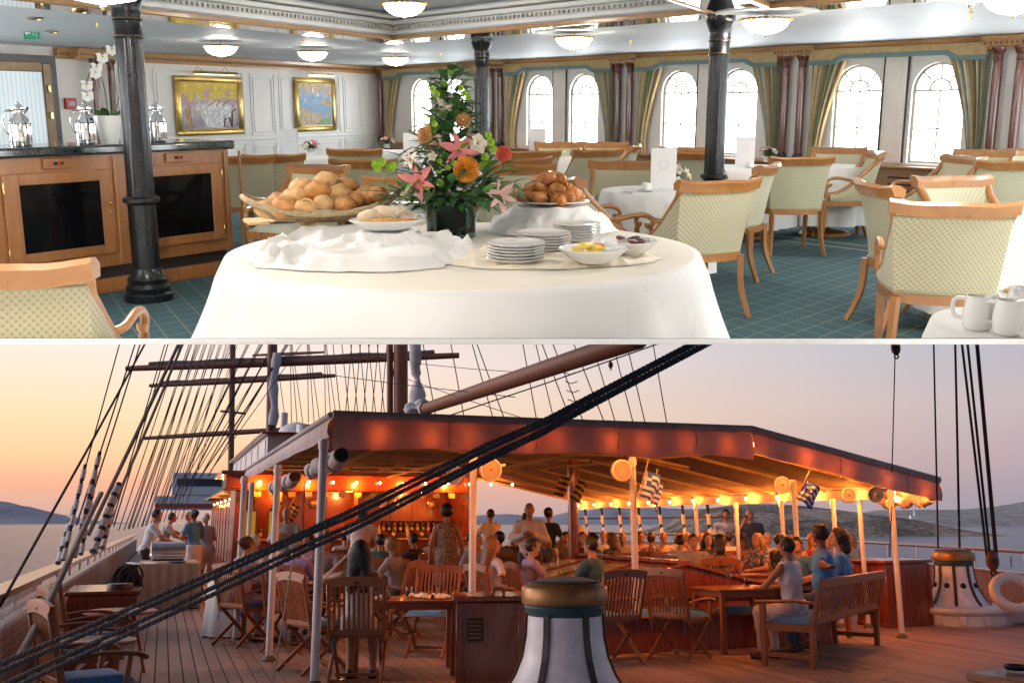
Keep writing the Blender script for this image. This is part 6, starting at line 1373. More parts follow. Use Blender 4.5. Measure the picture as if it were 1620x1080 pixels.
# ================================================================== THE DECK: fittings and furniture
BRZ2 = M('capstan_brass', (.34, .17, .055), .40, metal=.45, var=.35, vs=6, bump=.1, bs=25); CAPB = M('capstan_blue', (.05, .11, .14), .5, var=.2); CAPW = M('capstan_white', (.84, .82, .86), .38, var=.14, vs=7, bump=.12, bs=14); RIB = M('capstan_rib', (.05, .04, .03), .4, metal=.3, var=.3)
def capstan(p, sc, label, base=True, nrib=8, rot=0.2, holes=False):
    t = thing('capstan', label, 'capstan', DECK, p, rot, None, sc)
    prof = [(.54, .22), (.47, .27), (.41, .34), (.355, .43), (.305, .55), (.276, .70), (.268, .86)]
    MB().lathe(prof, 40).build('drum', CAPW, t, 60)
    MB().lathe([(.268, .84), (.285, .87), (.295, .90), (.28, .93)], 40).build('collar', CAPB, t)
    MB().lathe([(.27, .92), (.312, .925), (.315, .94), (.315, 1.03), (.305, 1.045)], 40).build('brass_band', BRZ2, t); MB().lathe([(.306, 1.04), (.26, 1.075), (.17, 1.10), (.06, 1.115), (0, 1.117)], 40).build('brass_cap', BRZ2, t)
    MB().lathe([(.26, 1.078), (.265, 1.084), (.24, 1.09)], 40, cap=False).build('cap_ring', CAPB, t)
    for k in range(nrib):
        a = 2 * math.pi * k / nrib; rb = MB(); c, s = math.cos(a), math.sin(a)
        for (r0, z0), (r1, z1) in zip(prof, prof[1:]): rb.bar((c * (r0 + .006), s * (r0 + .006), z0), (c * (r1 + .006), s * (r1 + .006), z1), .045, .02, 0, up=(c, s, 0))
        rb.build('rib', RIB, t)
        if holes and k % 2: pass
        if holes: MB().ball((math.cos(a + .39) * .285, math.sin(a + .39) * .285, .55), .05, 10, 8).build('bar_hole', DARK, t)
    MB().lathe([(.62, 0), (.64, .02), (.64, .18), (.62, .22), (.52, .235)], 40).build('base_ring', CAPW, t)
    if base:
        MB().lathe([(.76, 0), (.76, .16), (.80, .17), (.82, .21), (.80, .25), (.60, .27)], 40).build('base_plinth', SHIPW, t)
        for k in range(14): a = 2 * math.pi * k / 14; MB().box((.765 * math.cos(a), .765 * math.sin(a), .09), (.03, .10, .14), .01, Matrix.Rotation(a, 3, 'Z')).build('plinth_pad', SHIPW, t)
    return t
pc1 = DV.fl(893, 952, .93); capstan((pc1.x, pc1.y, 0), 1.0, 'white capstan with dark ribs and brass domed cap beside the louvred locker', False, 6, 0.0)
pc2 = DV.fl(1515, 962, .2); k2 = capstan((pc2.x, pc2.y, 0), 1.0, 'white capstan with round bar holes on a wide white plinth by the starboard rail', True, 8, .35, True)
pbx = DV.fl(1600, 988); solo(MB().box((0, 0, .13), (.55, .42, .26), .03), 'white_box', SHIPW, 'low white deck box beside the starboard capstan', 'box', DECK, pbx + Vector((0, .2, 0)), .3)
lfb = thing('lifebuoy', 'white ring lifebuoy leaning on the bulwark beyond the starboard capstan', 'lifebuoy', DECK, DV.at(1604, 937, 12.2), R_(-12)); MB().tube([(.215 * math.cos(a), .21 * .55 * math.sin(a), .21 * .83 * math.sin(a)) for a in [2 * math.pi * k / 32 for k in range(33)]], .062, 12).build('ring', SHIPW, lfb, 70); MB().tube([(0, 0, .3), (.02, .05, .42)], .008, 6).build('hanging_cord', ROPE, lfb)
def locker(p, w, d, h, rz, label, louvre=False):
    t = thing('deck_locker', label, 'locker', DECK, p, rz); MB().box((0, 0, h / 2 - .02), (w, d, h - .06), .008).build('body', REDW, t); MB().box((0, 0, h - .02), (w + .07, d + .07, .05), .012).build('lid', REDW, t); MB().box((0, 0, .03), (w + .02, d + .02, .06), .006).build('plinth', REDW, t)
    for sx in (-1, 1): MB().box((sx * (w / 2 - .03), -d / 2 - .006, h / 2), (.06, .014, h - .14), .003).build('stile', REDW, t)
    if louvre:
        v = MB().box((-w * .22, -d / 2 - .008, h * .66), (.14, .016, .20), .003).build('vent', DARK, t)
        for k in range(5): MB().box((-w * .22, -d / 2 - .018, h * .66 - .07 + k * .035), (.115, .012, .016), .002).build('louvre', TEAKF, v)
        MB().tube(wpath([(.03, 0, h + .005), (.05, .02, h + .05), (.12, 0, h + .05), (.14, 0, h + .005)], 4), .015, 8).build('cleat', TEAKF, t)
    return t
pl = DV.fl(765, 1110); locker(DV.fl(772, 1098) + Vector((0, .28, 0)), .62, .55, .84, R_(4), 'mahogany deck locker with brass louvre and wooden cleat next to the brass capped capstan', True)
locker(shp(12.6, ts(1405, 12.6)), .95, .6, .95, SH + .15, 'plain dark mahogany locker under the starboard corner post'); locker(shp(15.0, ts(176, 15.0)), .85, 1.5, .62, SH, 'dark mahogany rope locker between the teak armchairs and the buffet')
# coil of rope on the port locker
cr = MB(); rnd = random.Random(9); pr = shp(15.6, ts(208, 15.6), .66)
for k in range(34):
    c = Vector((rnd.uniform(-.12, .12), rnd.uniform(-.3, .3), rnd.uniform(.0, .12))); pts = [c + Vector((.10 * math.cos(a) * rnd.uniform(.9, 1.1), .05 * math.sin(a), .17 * math.sin(a) - .05)) for a in [2 * math.pi * q / 14 for q in range(15)]]; cr.tube(pts, .018, 6)
solo(cr, 'rope_coil', M('dark_coil', (.035, .026, .024), .85, var=.3), 'heap of dark brown coiled rope hanging over the port locker', 'rope', DECK, pr, SH, None, 70)
pl2 = shp(14.6, ts(198, 14.6), 0); solo(MB().lathe([(.0, .70), (.16, .70), (.17, .66), (.16, .60), (.13, .55), (.15, .52), (0, .5)], 20), 'bollard_head', M('black_bitt', (.04, .025, .02), .4), 'dark round bitt head on the port locker', 'bitt', DECK, pl2, 0)
# ---- teak chairs
def make_teak_chair(name='teak_armchair', arms=True):
    t = thing(name, 'x', 'chair'); lean = R_(14)
    def bk(x, h): return Vector((x, -.20 - math.sin(lean) * h, .42 + math.cos(lean) * h))
    for sx in (-1, 1):
        MB().bar(bk(sx * .25, -.02), bk(sx * .265, .54), .032, .045, .006, up=(0, 1, 0)).build('back_post', TEAKF, t); 
        MB().bar((sx * .245, -.30, .0), (sx * .245, .24, .44), .030, .042, .006).build('leg', TEAKF, t); MB().bar((sx * .215, .27, .0), (sx * .215, -.22, .46), .030, .042, .006).build('leg', TEAKF, t)
        if arms:
            am = wpath([bk(sx * .285, .22), (sx * .30, .0, .665), (sx * .30, .22, .65), (sx * .295, .30, .62)], 5); MB().tube(am, [.022] * 8 + [.028] * 8, 8, flat=.6).build('arm', TEAKF, t, 60); MB().bar((sx * .29, .17, .42), (sx * .29, .19, .645), .03, .035, .005).build('arm_support', TEAKF, t)
        MB().bar((sx * .255, -.22, .43), (sx * .25, .27, .44), .028, .05, .006).build('seat_rail', TEAKF, t)
    tr = MB(); n_ = 10
    for k in range(n_): x0, x1 = -.28 + .56 * k / n_, -.28 + .56 * (k + 1) / n_; c = (x0 + x1) / 2; tr.bar(bk(x0, .53 + .03 * (1 - (x0 / .28) ** 2)), bk(x1 + .002, .53 + .03 * (1 - (x1 / .28) ** 2)), .03, .085)
    tr.build('top_rail', TEAKF, t); MB().bar(bk(-.25, .07), bk(.25, .07), .028, .05, .005).build('lower_rail', TEAKF, t)
    ov = MB().ball(bk(0, .545) + Vector((0, -.018, 0)), .02, 10, 6, (1.3, .3, .6)); ov.build('maker_plate', DARK, t)
    sl = MB().bar(bk(0, .09), bk(0, .51), .022, .012, .002, up=(0, 1, 0)).mesh('slat', TEAKF)
    for k in range(10): piece(sl, 'slat', t, (-.205 + .0455 * k, 0, 0))
    for k in range(6): MB().bar((-.23, -.18 + k * .085, .452), (.23, -.18 + k * .085, .452), .055, .016, .003).build('seat_slat', TEAKF, t)
    MB().bar((-.24, .18, .06), (.24, .18, .06), .025, .03).build('stretcher', TEAKF, t); MB().bar((-.24, -.22, .06), (.24, -.22, .06), .025, .03).build('stretcher', TEAKF, t)
    def cush(u, v): r = min(1, 8 * min(u, 1 - u, v, 1 - v)); return Vector(((u - .5) * .47, -.20 + .46 * v, .462 + .05 * r ** .5))
    c = MB().grid(cush, 12, 12); c.grid(lambda u, v: Vector(((.5 - u) * .47, -.20 + .46 * v, .462)), 1, 1); cu = c.build('cushion', BLUE, t, 70)
    for sx in (-1, 1): MB().tube([(sx * .2, -.2, .47), (sx * .22, -.24, .40), (sx * .215, -.25, .30)], .006, 5).build('tie', BLUE, cu)
    return t
tch = make_teak_chair(); teak_t = tree_of(tch); G_T = 'teak folding armchairs'
used = [False]
def teak(x, y, rz, label, sc=1.0):
    if not used[0]: used[0] = True; tch['label'] = label; tch['group'] = G_T; return pose(tch, DECK, (x, y, 0), rz, sc)
    return clone(teak_t, label, DECK, (x, y, 0), rz, G_T, sc)
FS = SH - R_(90)                                             # facing starboard
for s, t_, da, l in ((7.5, -.42, .34, 'teak armchair with blue cushion at the port rail, crossed by the mooring ropes'), (9.1, -.55, .26, 'teak armchair at the port rail between the two round tables'), (10.3, -.58, .22, 'teak armchair at the port rail close to the mahogany rope locker')):
    p = shp(s, t_); teak(p.x, p.y, FS + da, l)
def sitat(u, v, z): return DV.fl(u, v, z)
def pxy(u, y, v=960): q = DV.at(u, v, y); return q.x, q.y
# ---- teak tables
def teak_table(p, w, d, rz, label, h=.73):
    t = thing('teak_table', label, 'table', DECK, (p[0], p[1], 0), rz); n_ = 7
    for k in range(n_): MB().box((0, -d / 2 + d * (k + .5) / n_, h - .012), (w, d / n_ - .004, .024), .003).build('top_board', TEAKF, t)
    for sy in (-1, 1): MB().bar((-w / 2 + .05, sy * (d / 2 - .06), h - .06), (w / 2 - .05, sy * (d / 2 - .06), h - .06), .03, .07).build('apron', TEAKF, t)
    for sx in (-1, 1):
        MB().bar((sx * (w / 2 - .06), -d / 2 + .06, h - .06), (sx * (w / 2 - .06), d / 2 - .06, h - .06), .03, .07).build('apron', TEAKF, t)
        for sy in (-1, 1): MB().box((sx * (w / 2 - .06), sy * (d / 2 - .06), (h - .03) / 2), (.06, .06, h - .03), .006).build('leg', TEAKF, t)
    return t
def round_table(p, r, label, h=.62):
    t = thing('round_side_table', label, 'table', DECK, p, 0, 'round teak side tables'); MB().lathe([(0, h - .03), (r * .96, h - .03), (r, h - .02), (r, h - .005), (r * .98, h), (0, h)], 28).build('top', TEAKF, t)
    for k in range(4): a = k * math.pi / 2 + .4; MB().bar((r * .75 * math.cos(a), r * .75 * math.sin(a), 0), (r * .35 * math.cos(a), r * .35 * math.sin(a), h - .03), .035, .03).build('leg', TEAKF, t)
round_table(shp(8.5, -.45), .32, 'round teak side table between the foremost port armchairs'); round_table(shp(11.2, -.35), .36, 'round teak side table in front of the rope locker')
tabs = {}
tabs['near'] = teak_table(pxy(640, 10.6), 1.1, .72, R_(8), 'teak table with crumpled napkins in front of the long haired woman')
tabs['left'] = teak_table(pxy(455, 13.6), 1.2, .7, R_(12), 'teak table with wine glasses between the purple shirt and the grey jacket')
tabs['mid'] = teak_table(pxy(868, 15.5), 1.9, .75, R_(-10), 'long teak table with candle by the dark wooden post')
tabs['right'] = teak_table(pxy(1168, 12.4), .95, .75, R_(20), 'teak table with a wine glass and a tumbler beside the long bench')
tabs['back'] = teak_table(pxy(1170, 15.6), 1.9, .75, R_(10), 'long teak table with diners behind the skylight')
tabs['mens'] = teak_table(pxy(1275, 13.7), 1.0, .75, R_(30), 'teak table in front of the man in the blue polo shirt')
# bottom right table corner and chair arm
pq = DV.fl(1690, 1068, .60); tt = thing('low_teak_table', 'corner of a low teak table with a black ashtray', 'table', DECK, (pq.x, pq.y, 0), R_(28)); MB().box((0, 0, .59), (.9, .7, .03), .006).build('top', TEAKF, tt); MB().bar((-.45, -.35, .58), (.45, -.35, .58), .07, .05, .012).build('edge_rail', TEAKF, tt); MB().bar((-.45, -.35, .58), (-.45, .35, .58), .05, .05, .012).build('edge_rail', TEAKF, tt)
for sx in (-1, 1): MB().bar((sx * .4, -.28, 0), (sx * .4, .2, .57), .04).build('leg', TEAKF, tt)
pa_ = DV.fl(1608, 1060, .615); solo(MB().lathe([(.0, .004), (.06, .004), (.075, .03), (.068, .032), (.05, .01), (0, .01)], 18), 'ashtray', M('black_plastic', (.015, .015, .015), .3), 'black ashtray on the low teak table', 'ashtray', DECK, pa_)
# ---- long bench
A_, B_ = DV.fl(1287, 1058), DV.fl(1388, 1020); bd_ = (B_ - A_).normalized(); bl = (B_ - A_).length; ang = math.atan2(bd_.y, bd_.x)
bn = thing('teak_bench', 'long slatted teak bench with a blue cushion, two men leaning on its back', 'bench', DECK, A_, ang)      # x along the back, y towards the seat front
def bkp(x, h): return (x, -.03 - .18 * (h - .42) / .5 * -1 * -1, h)
for x in (0, bl):
    MB().bar((x, 0, 0), (x, -.02, .42), .07, .06, .008, up=(0, 1, 0)).build('leg', TEAKF, bn); MB().bar((x, -.02, .41), (x, -.14, .88), .065, .055, .01, up=(0, 1, 0)).build('back_post', TEAKF, bn); MB().box((x, .52, .32), (.065, .065, .64), .008).build('leg', TEAKF, bn)
    am = wpath([(x, -.08, .66), (x, .15, .675), (x, .40, .665), (x, .60, .655)], 5); MB().tube(am, [.03] * 12 + [.035] * 4, 8, flat=.6).build('arm', TEAKF, bn, 60); MB().bar((x, 0, .12), (x, .52, .12), .04, .05).build('stretcher', TEAKF, bn); MB().bar((x, 0, .40), (x, .54, .40), .045, .07).build('side_rail', TEAKF, bn)
MB().bar((-.03, -.135, .86), (bl + .03, -.135, .86), .045, .10, .01).build('top_rail', TEAKF, bn); MB().bar((0, -.035, .48), (bl, -.035, .48), .04, .07, .008).build('lower_rail', TEAKF, bn); MB().bar((0, .52, .39), (bl, .52, .39), .045, .07, .008).build('front_rail', TEAKF, bn)
nsl = 24; sl = MB().bar((0, -.045, .50), (0, -.130, .83), .030, .016, .003, up=(0, 1, 0)).mesh('slat', TEAKF)
for k in range(nsl): piece(sl, 'slat', bn, (.09 + (bl - .18) * k / (nsl - 1), 0, 0))
for k in range(7): MB().bar((0, .04 + k * .075, .428), (bl, .04 + k * .075, .428), .055, .018, .003).build('seat_slat', TEAKF, bn)
def bcush(u, v): r = min(1, 9 * min(u, 1 - u, v, 1 - v)); return Vector((.03 + u * (bl - .06), .0 + v * .54, .44 + .07 * r ** .5 + .01 * math.sin(u * 22)))
bcm = MB().grid(bcush, 40, 10); bcm.grid(lambda u, v: Vector((.03 + (1 - u) * (bl - .06), v * .54, .439)), 1, 1); bcm.build('cushion', BLUE, bn, 70)
# ---- skylight with bench surround
sk = thing('deck_skylight', 'gabled mahogany deck skylight with yellow lit panes amid the tables', 'skylight', SHM)
s0, s1, tl, tr_, tm, ze, zr = 11.5, 15.0, 4.55, 8.1, 6.35, .56, .98
MB().box(((tl + tr_) / 2, (s0 + s1) / 2, ze / 2), (tr_ - tl, s1 - s0, ze), .01).build('base', REDW, sk)
for s in (s0, s1): MB().prism([(tl, ze), (tr_, ze), (tm, zr)], s - .03, s + .03).build('gable_board', REDW, sk); MB().bar((tl - .03, s - .035, ze + .01), (tm, s - .035, zr + .01), .05, .03).build('gable_trim', TEAKF, sk); MB().bar((tr_ + .03, s - .035, ze + .01), (tm, s - .035, zr + .01), .05, .03).build('gable_trim', TEAKF, sk)
MB().bar((tm, s0 - .05, zr + .02), (tm, s1, zr + .02), .14, .05, .01).build('ridge_cap', REDW, sk)
PANEY = M('skylight_pane', (.50, .34, .08), .12, var=.2, vs=3, coat=.6, emit=.10)
for sd, te in ((-1, tl), (1, tr_)):
    mb = MB(); mb.add([(te, s0, ze), (tm, s0, zr), (tm, s1, zr), (te, s1, ze)], [(0, 1, 2, 3)]); mb.build('slope', REDW, sk)
    nrm = Vector((sd * (zr - ze), 0, abs(te - tm))).normalized()
    for k in range(4):
        a, b = s0 + .12 + k * (s1 - s0 - .1) / 4, s0 - .02 + (k + 1) * (s1 - s0 - .1) / 4; pts = [Vector((te + (tm - te) * f, s, ze + (zr - ze) * f)) + nrm * .012 for f, s in ((.14, a), (.86, a), (.86, b), (.14, b))]
        pn = MB(); pn.poly(pts); pn.build('pane', PANEY, sk)
        fr = MB()
        for i_ in range(4): fr.bar(pts[i_] + nrm * .005, pts[(i_ + 1) % 4] + nrm * .005, .035, .03)
        fr.build('pane_frame', REDW, sk)
bs = thing('skylight_bench', 'low mahogany bench box with blue cushions around the skylight', 'bench', SHM)
MB().box(((tl + tr_) / 2 - .2, s0 - .32, .19), (tr_ - tl + .4, .5, .38), .01).build('front_box', REDW, bs); MB().box((tl - .30, (s0 + s1) / 2, .19), (.5, s1 - s0 - .1, .38), .01).build('side_box', REDW, bs); MB().box(((tl + tr_) / 2 - .2, s0 - .32, .395), (tr_ - tl + .46, .56, .03), .008).build('seat_board', TEAKF, bs); MB().box((tl - .30, (s0 + s1) / 2, .396), (.56, s1 - s0 - .1, .03), .008).build('seat_board', TEAKF, bs)
for x, w_ in ((4.75, .9), (5.9, 1.0), (7.2, 1.1)):
    def cu(u, v): r = min(1, 8 * min(u, 1 - u, v, 1 - v)); return Vector((x + (u - .5) * w_, s0 - .55 + v * .46, .412 + .06 * r ** .5))
    MB().grid(cu, 12, 10).build('cushion', BLUE, bs, 70)
# ---- port buffet
pbf = shp(20.0, ts(272, 20.0)); bf = thing('deck_buffet', 'deck buffet table in a pleated cream skirt on the port walkway', 'table', DECK, pbf, SH)
mb = MB(); 
def sq(a, k): c, s = math.cos(a), math.sin(a); m_ = 1 / max(abs(c) / .52, abs(s) / .9) ; return Vector((c * m_ * k, s * m_ * k, 0))
N_ = 160; hs_ = [(.78, .78), (1.0, .78), (1.01, .74), (1.06, .35), (1.10, .02)]
for i_, (k, z) in enumerate(hs_):
    for j in range(N_): a = 2 * math.pi * j / N_; w = (.035 * math.sin(a * 34) if i_ > 2 else 0); v = sq(a, k + w); mb.v.append(Vector((v.x, v.y, z)))
for i_ in range(len(hs_) - 1):
    for j in range(N_): q = (j + 1) % N_; mb.f.append((i_ * N_ + j, i_ * N_ + q, (i_ + 1) * N_ + q, (i_ + 1) * N_ + j)); mb.mi.append(0)
mb.f.append(tuple(range(N_))); mb.mi.append(0); mb.build('skirted_cloth', M('buffet_skirt', (.50, .40, .30), .85, var=.1, vs=4), bf, 60)
MB().box((0, 0, .75), (.9, 1.6, .03)).build('table_top', TEAKF, bf)
cf_ = thing('chafing_dish', 'silver roll top chafing dish on the deck buffet', 'chafing dish', DECK, pbf + Vector((.05, -.25, .78)), SH + R_(4)); MB().box((0, 0, .13), (.62, .40, .08), .02).build('tray', M('brushed_steel', (.62, .64, .66), .35, metal=.8), cf_); hd = MB(); hd.grid(lambda u, v: Vector(((u - .5) * .60, .19 * math.cos(math.pi * v), .17 + .20 * math.sin(math.pi * v))), 6, 14); 
for sx in (-1, 1): hd.poly([(sx * .30, .19 * math.cos(math.pi * v / 14), .17 + .20 * math.sin(math.pi * v / 14)) for v in range(15)])
hd.build('lid', M('brushed_steel', (.62, .64, .66), .35, metal=.8), cf_, 50); MB().box((0, 0, .045), (.56, .34, .03), .01).build('stand', DARK, cf_)
for sx in (-1, 1):
    for sy in (-1, 1): MB().bar((sx * .28, sy * .17, 0), (sx * .28, sy * .17, .12), .02).build('leg', SILVER, cf_)
solo(MB().grid(lambda u, v: Vector(((u - .5) * .5, (v - .5) * .5, .008 - .10 * max(0, .25 - v) + .01 * math.sin(u * 9))), 10, 10), 'napkin', LINEN, 'white napkin hanging over the edge of the deck buffet', 'napkin', DECK, pbf + Vector((-.25, -.72, .78)), .5, None, 70)
solo(MB().lathe([(.0, .004), (.12, .004), (.17, .03), (.16, .032), (.12, .01), (0, .01)], 20), 'blue_platter', M('blue_glaze', (.05, .2, .42), .25), 'blue serving platter beside the chafing dish', 'platter', DECK, pbf + Vector((.35, -.62, .78)))
pft = shp(27.0, ts(266, 27.0)); ft = thing('serving_table', 'farther serving table with bowls of food along the port rail', 'table', DECK, pft, SH); MB().box((0, 0, .45), (1.0, 3.5, .86), .02).build('cloth', LINENC, ft)
for k in range(5):
    t = thing('food_bowl', 'bowl heaped with food on the farther serving table', 'bowl', DECK, pft + shp(-1.2 + k * .6, .05 * (k % 2), .88), 0, 'bowls of food'); MB().lathe([(.08, 0), (.15, .08), (.14, .08), (0, .02)], 16).build('bowl', CHINA, t); MB().ball((0, 0, .08), .13, 12, 8, (1, 1, .5), None, .3).build('food', M('fruit_%d' % (k % 3), ((.55, .30, .05), (.35, .09, .03), (.3, .35, .06))[k % 3], .5), t)
solo(MB().lathe([(0, .78), (.3, .78), (.31, .75), (.33, .3), (.36, .02)], 40, wob=lambda a, f: .015 * math.sin(a * 9) * f), 'standing_table', LINEN, 'small round table in a white cloth behind the walkway posts', 'table', DECK, shp(14.4, ts(372, 14.4)))
# glassware and table things
WG = GLASS('wine_glass', (.92, .93, .92)); 
def wine(p, label, grp='wine glasses'):
    t = thing('wine_glass', label, 'glass', DECK, p, 0, grp); MB().lathe([(.032, 0), (.03, .003), (.005, .008), (.004, .07), (.02, .085), (.036, .12), (.034, .165)], 16, cap=False).build('glass', WG, t, 60); MB().lathe([(0, .088), (.02, .09), (.033, .115), (0, .115)], 14).build('wine', M('white_wine', (.55, .33, .08), .1), t)
def tumbler(p, label):
    t = thing('tumbler', label, 'glass', DECK, p, 0, 'tumblers'); MB().lathe([(.03, 0), (.036, .10)], 16, cap=False).build('glass', WG, t, 60); MB().lathe([(0, .005), (.029, .005), (.033, .06), (0, .06)], 14).build('drink', M('dark_drink', (.05, .02, .01), .1), t)
def onto(key, dx, dy, h=.73): return tabs[key].matrix_world @ Vector((dx, dy, h))
wine(onto('right', -.05, .10), 'wine glass on the table beside the woman in white', None); tumbler(onto('right', .22, .12), 'tumbler of dark drink beside the wine glass')
wine(onto('left', -.2, 0), 'wine glass in front of the man in the grey jacket'); wine(onto('left', .25, .05), 'wine glass in front of the man in the grey jacket')
for k in range(4): wine(onto('back', -.7 + k * .45, .05 * (k % 2)), 'wine glass on the long table behind the skylight', 'glasses on the back table')
for k in range(3): wine(onto('mid', -.5 + k * .5, .1 * (k % 2)), 'wine glass on the long table by the wooden post', 'glasses on the middle table')
solo(MB().lathe([(.03, 0), (.03, .03), (.011, .035), (.011, .24), (0, .25)], 12), 'candle', M('candle_wax', (.75, .7, .6), .5), 'slim white candle on the long table by the wooden post', 'candle', DECK, onto('mid', .15, 0))
for dx, dy, a, l in ((.18, .05, .3, 'white crumpled napkin on the long haired woman\'s table, heaped high'), (.34, -.08, 1.0, 'white napkin spread flat near the table edge')):
    solo(MB().grid(lambda u, v: Vector(((u - .5) * .26, (v - .5) * .22, .012 + .05 * max(0, noise.noise(Vector((u * 4 + a, v * 4, a)))) * 1.6)), 14, 14), 'napkin', LINEN, l, 'napkin', DECK, onto('near', dx, dy), a, None, 80)
tumbler(onto('near', .05, .2), 'tumbler behind the crumpled napkins'); 
sh_ = thing('sugar_shaker', 'small white shaker behind the brass capstan cap', 'shaker', DECK, onto('mid', -.1, -.25)); MB().lathe([(.035, 0), (.035, .08), (.02, .1), (.022, .13), (0, .14)], 14).build('body', CHINA, sh_); MB().lathe([(.021, .1), (.024, .105), (.021, .11)], 14).build('ring', SILVER, sh_)
# flags
def flag(u, v, y, w, h, tilt, pal, label, stripes=9, cross=True, rz=0.0):
    p = DV.at(u, v, y); t = thing('flag', label, 'flag', DECK, p, rz); R0 = Matrix.Rotation(tilt, 4, 'Y')
    def q(a, b): return R0 @ Vector((a * w, .05 * math.sin(a * 7 + b * 2) * (1 - .3 * b), -b * h - .08 * h * a * a))
    for k in range(stripes):
        b0_, b1_ = k / stripes, (k + 1) / stripes; a0 = .42 if (cross and k < 5) else 0
        MB().grid(lambda u_, v_: q(a0 + (1 - a0) * u_, b0_ + (b1_ - b0_) * v_), 10, 1).build('stripe', pal[k % 2], t, 70)
    if cross:
        for (a0, a1, b0_, b1_, c) in ((0, .17, 0, .22, 0), (.25, .42, 0, .22, 0), (0, .17, .333, .555, 0), (.25, .42, .333, .555, 0), (.17, .25, 0, .555, 1), (0, .17, .22, .333, 1), (.25, .42, .22, .333, 1)): MB().grid(lambda u_, v_: q(a0 + (a1 - a0) * u_, b0_ + (b1_ - b0_) * v_), 4, 2).build('canton', pal[c], t, 70)
    MB().tube([R0 @ Vector((0, 0, .12)), R0 @ Vector((0, 0, -h * 1.05))], .008, 6).build('staff', BATT, t)
BW_ = [M('flag_blue', (.02, .09, .46), .8, var=.1), M('flag_white', (.60, .66, .84), .8, var=.05)]; KO = [M('flag_black', (.02, .02, .03), .8), M('flag_ochre', (.42, .27, .08), .8)]
flag(1022, 742, 12.2, .26, .34, R_(18), BW_, 'blue and white striped flag with cross on the post by the skylight', rz=R_(25)); flag(1038, 755, 12.3, .22, .34, R_(25), BW_, 'second blue and white striped flag hanging under the first', rz=R_(60)); flag(1275, 757, 12.4, .24, .28, R_(30), BW_, 'blue and white striped flag on the post with the round lamp', rz=R_(10))
flag(904, 757, 14.8, .16, .30, R_(-25), KO, 'dark striped flag on the wooden post, one of a crossed pair', 7, False, R_(180)); flag(914, 757, 14.8, .16, .30, R_(25), KO, 'dark striped flag on the wooden post, the other of the crossed pair', 7, False)
flag(448, 795, 21.6, .20, .34, R_(-25), KO, 'dark striped flag above the bar doorway, one of a crossed pair', 7, False, R_(180)); flag(462, 795, 21.6, .20, .34, R_(25), KO, 'dark striped flag above the bar doorway, the other of the crossed pair', 7, False)
gd = thing('bar_doorway', 'lit yellow doorway panels beneath the crossed dark flags', 'doorway', SHM, (1.95, 22.6, 0)); 
for x in (-.2, .28): MB().box((x, -.72, 1.42), (.20, .02, .62), .003).build('lit_panel', GLOW('lit_yellow_panel', (.95, .50, .05), .4), gd); MB().box((x, -.71, 1.42), (.26, .01, .70)).build('frame', REDW, gd)
# ================================================================== PEOPLE
def nets(f, org, h):
    s = f < 0; A = np.zeros(tuple(n - 1 for n in f.shape), int); offs = [(i, j, k) for i in (0, 1) for j in (0, 1) for k in (0, 1)]
    nx, ny, nz = f.shape
    for (i, j, k) in offs: A += s[i:nx - 1 + i, j:ny - 1 + j, k:nz - 1 + k]
    act = (A > 0) & (A < 8); idx = -np.ones(A.shape, int); ii, jj, kk = np.nonzero(act); n = len(ii); idx[act] = np.arange(n)
    acc = np.zeros((n, 3)); cnt = np.zeros(n)
    for a in offs:
        for ax in range(3):
            if a[ax]: continue
            b = list(a); b[ax] = 1; fa = f[ii + a[0], jj + a[1], kk + a[2]]; fb = f[ii + b[0], jj + b[1], kk + b[2]]; m = (fa < 0) != (fb < 0)
            t = fa[m] / (fa[m] - fb[m]); p = np.tile(np.array(a, float), (m.sum(), 1)); p[:, ax] += t; acc[m] += p; cnt[m] += 1
    V = (np.stack([ii, jj, kk], 1) + acc / cnt[:, None]) * h + org; Q = []
    for ax in range(3):
        o = [(ax + 1) % 3, (ax + 2) % 3]; sl0 = [slice(1, -1)] * 3; sl1 = [slice(1, -1)] * 3; sl0[ax] = slice(0, -1); sl1[ax] = slice(1, None)
        s0, s1 = s[tuple(sl0)], s[tuple(sl1)]; e = np.stack(np.nonzero(s0 != s1), 1); ins = s0[tuple(e.T)]; base = e.copy(); base[:, o[0]] += 1; base[:, o[1]] += 1
        def c(d0, d1): q = base.copy(); q[:, o[0]] += d0; q[:, o[1]] += d1; return idx[tuple(q.T)]
        q = np.stack([c(-1, -1), c(0, -1), c(0, 0), c(-1, 0)], 1); q[~ins] = q[~ins][:, ::-1]; Q.append(q)
    Q = np.concatenate(Q); return V, Q[(Q >= 0).all(1)]
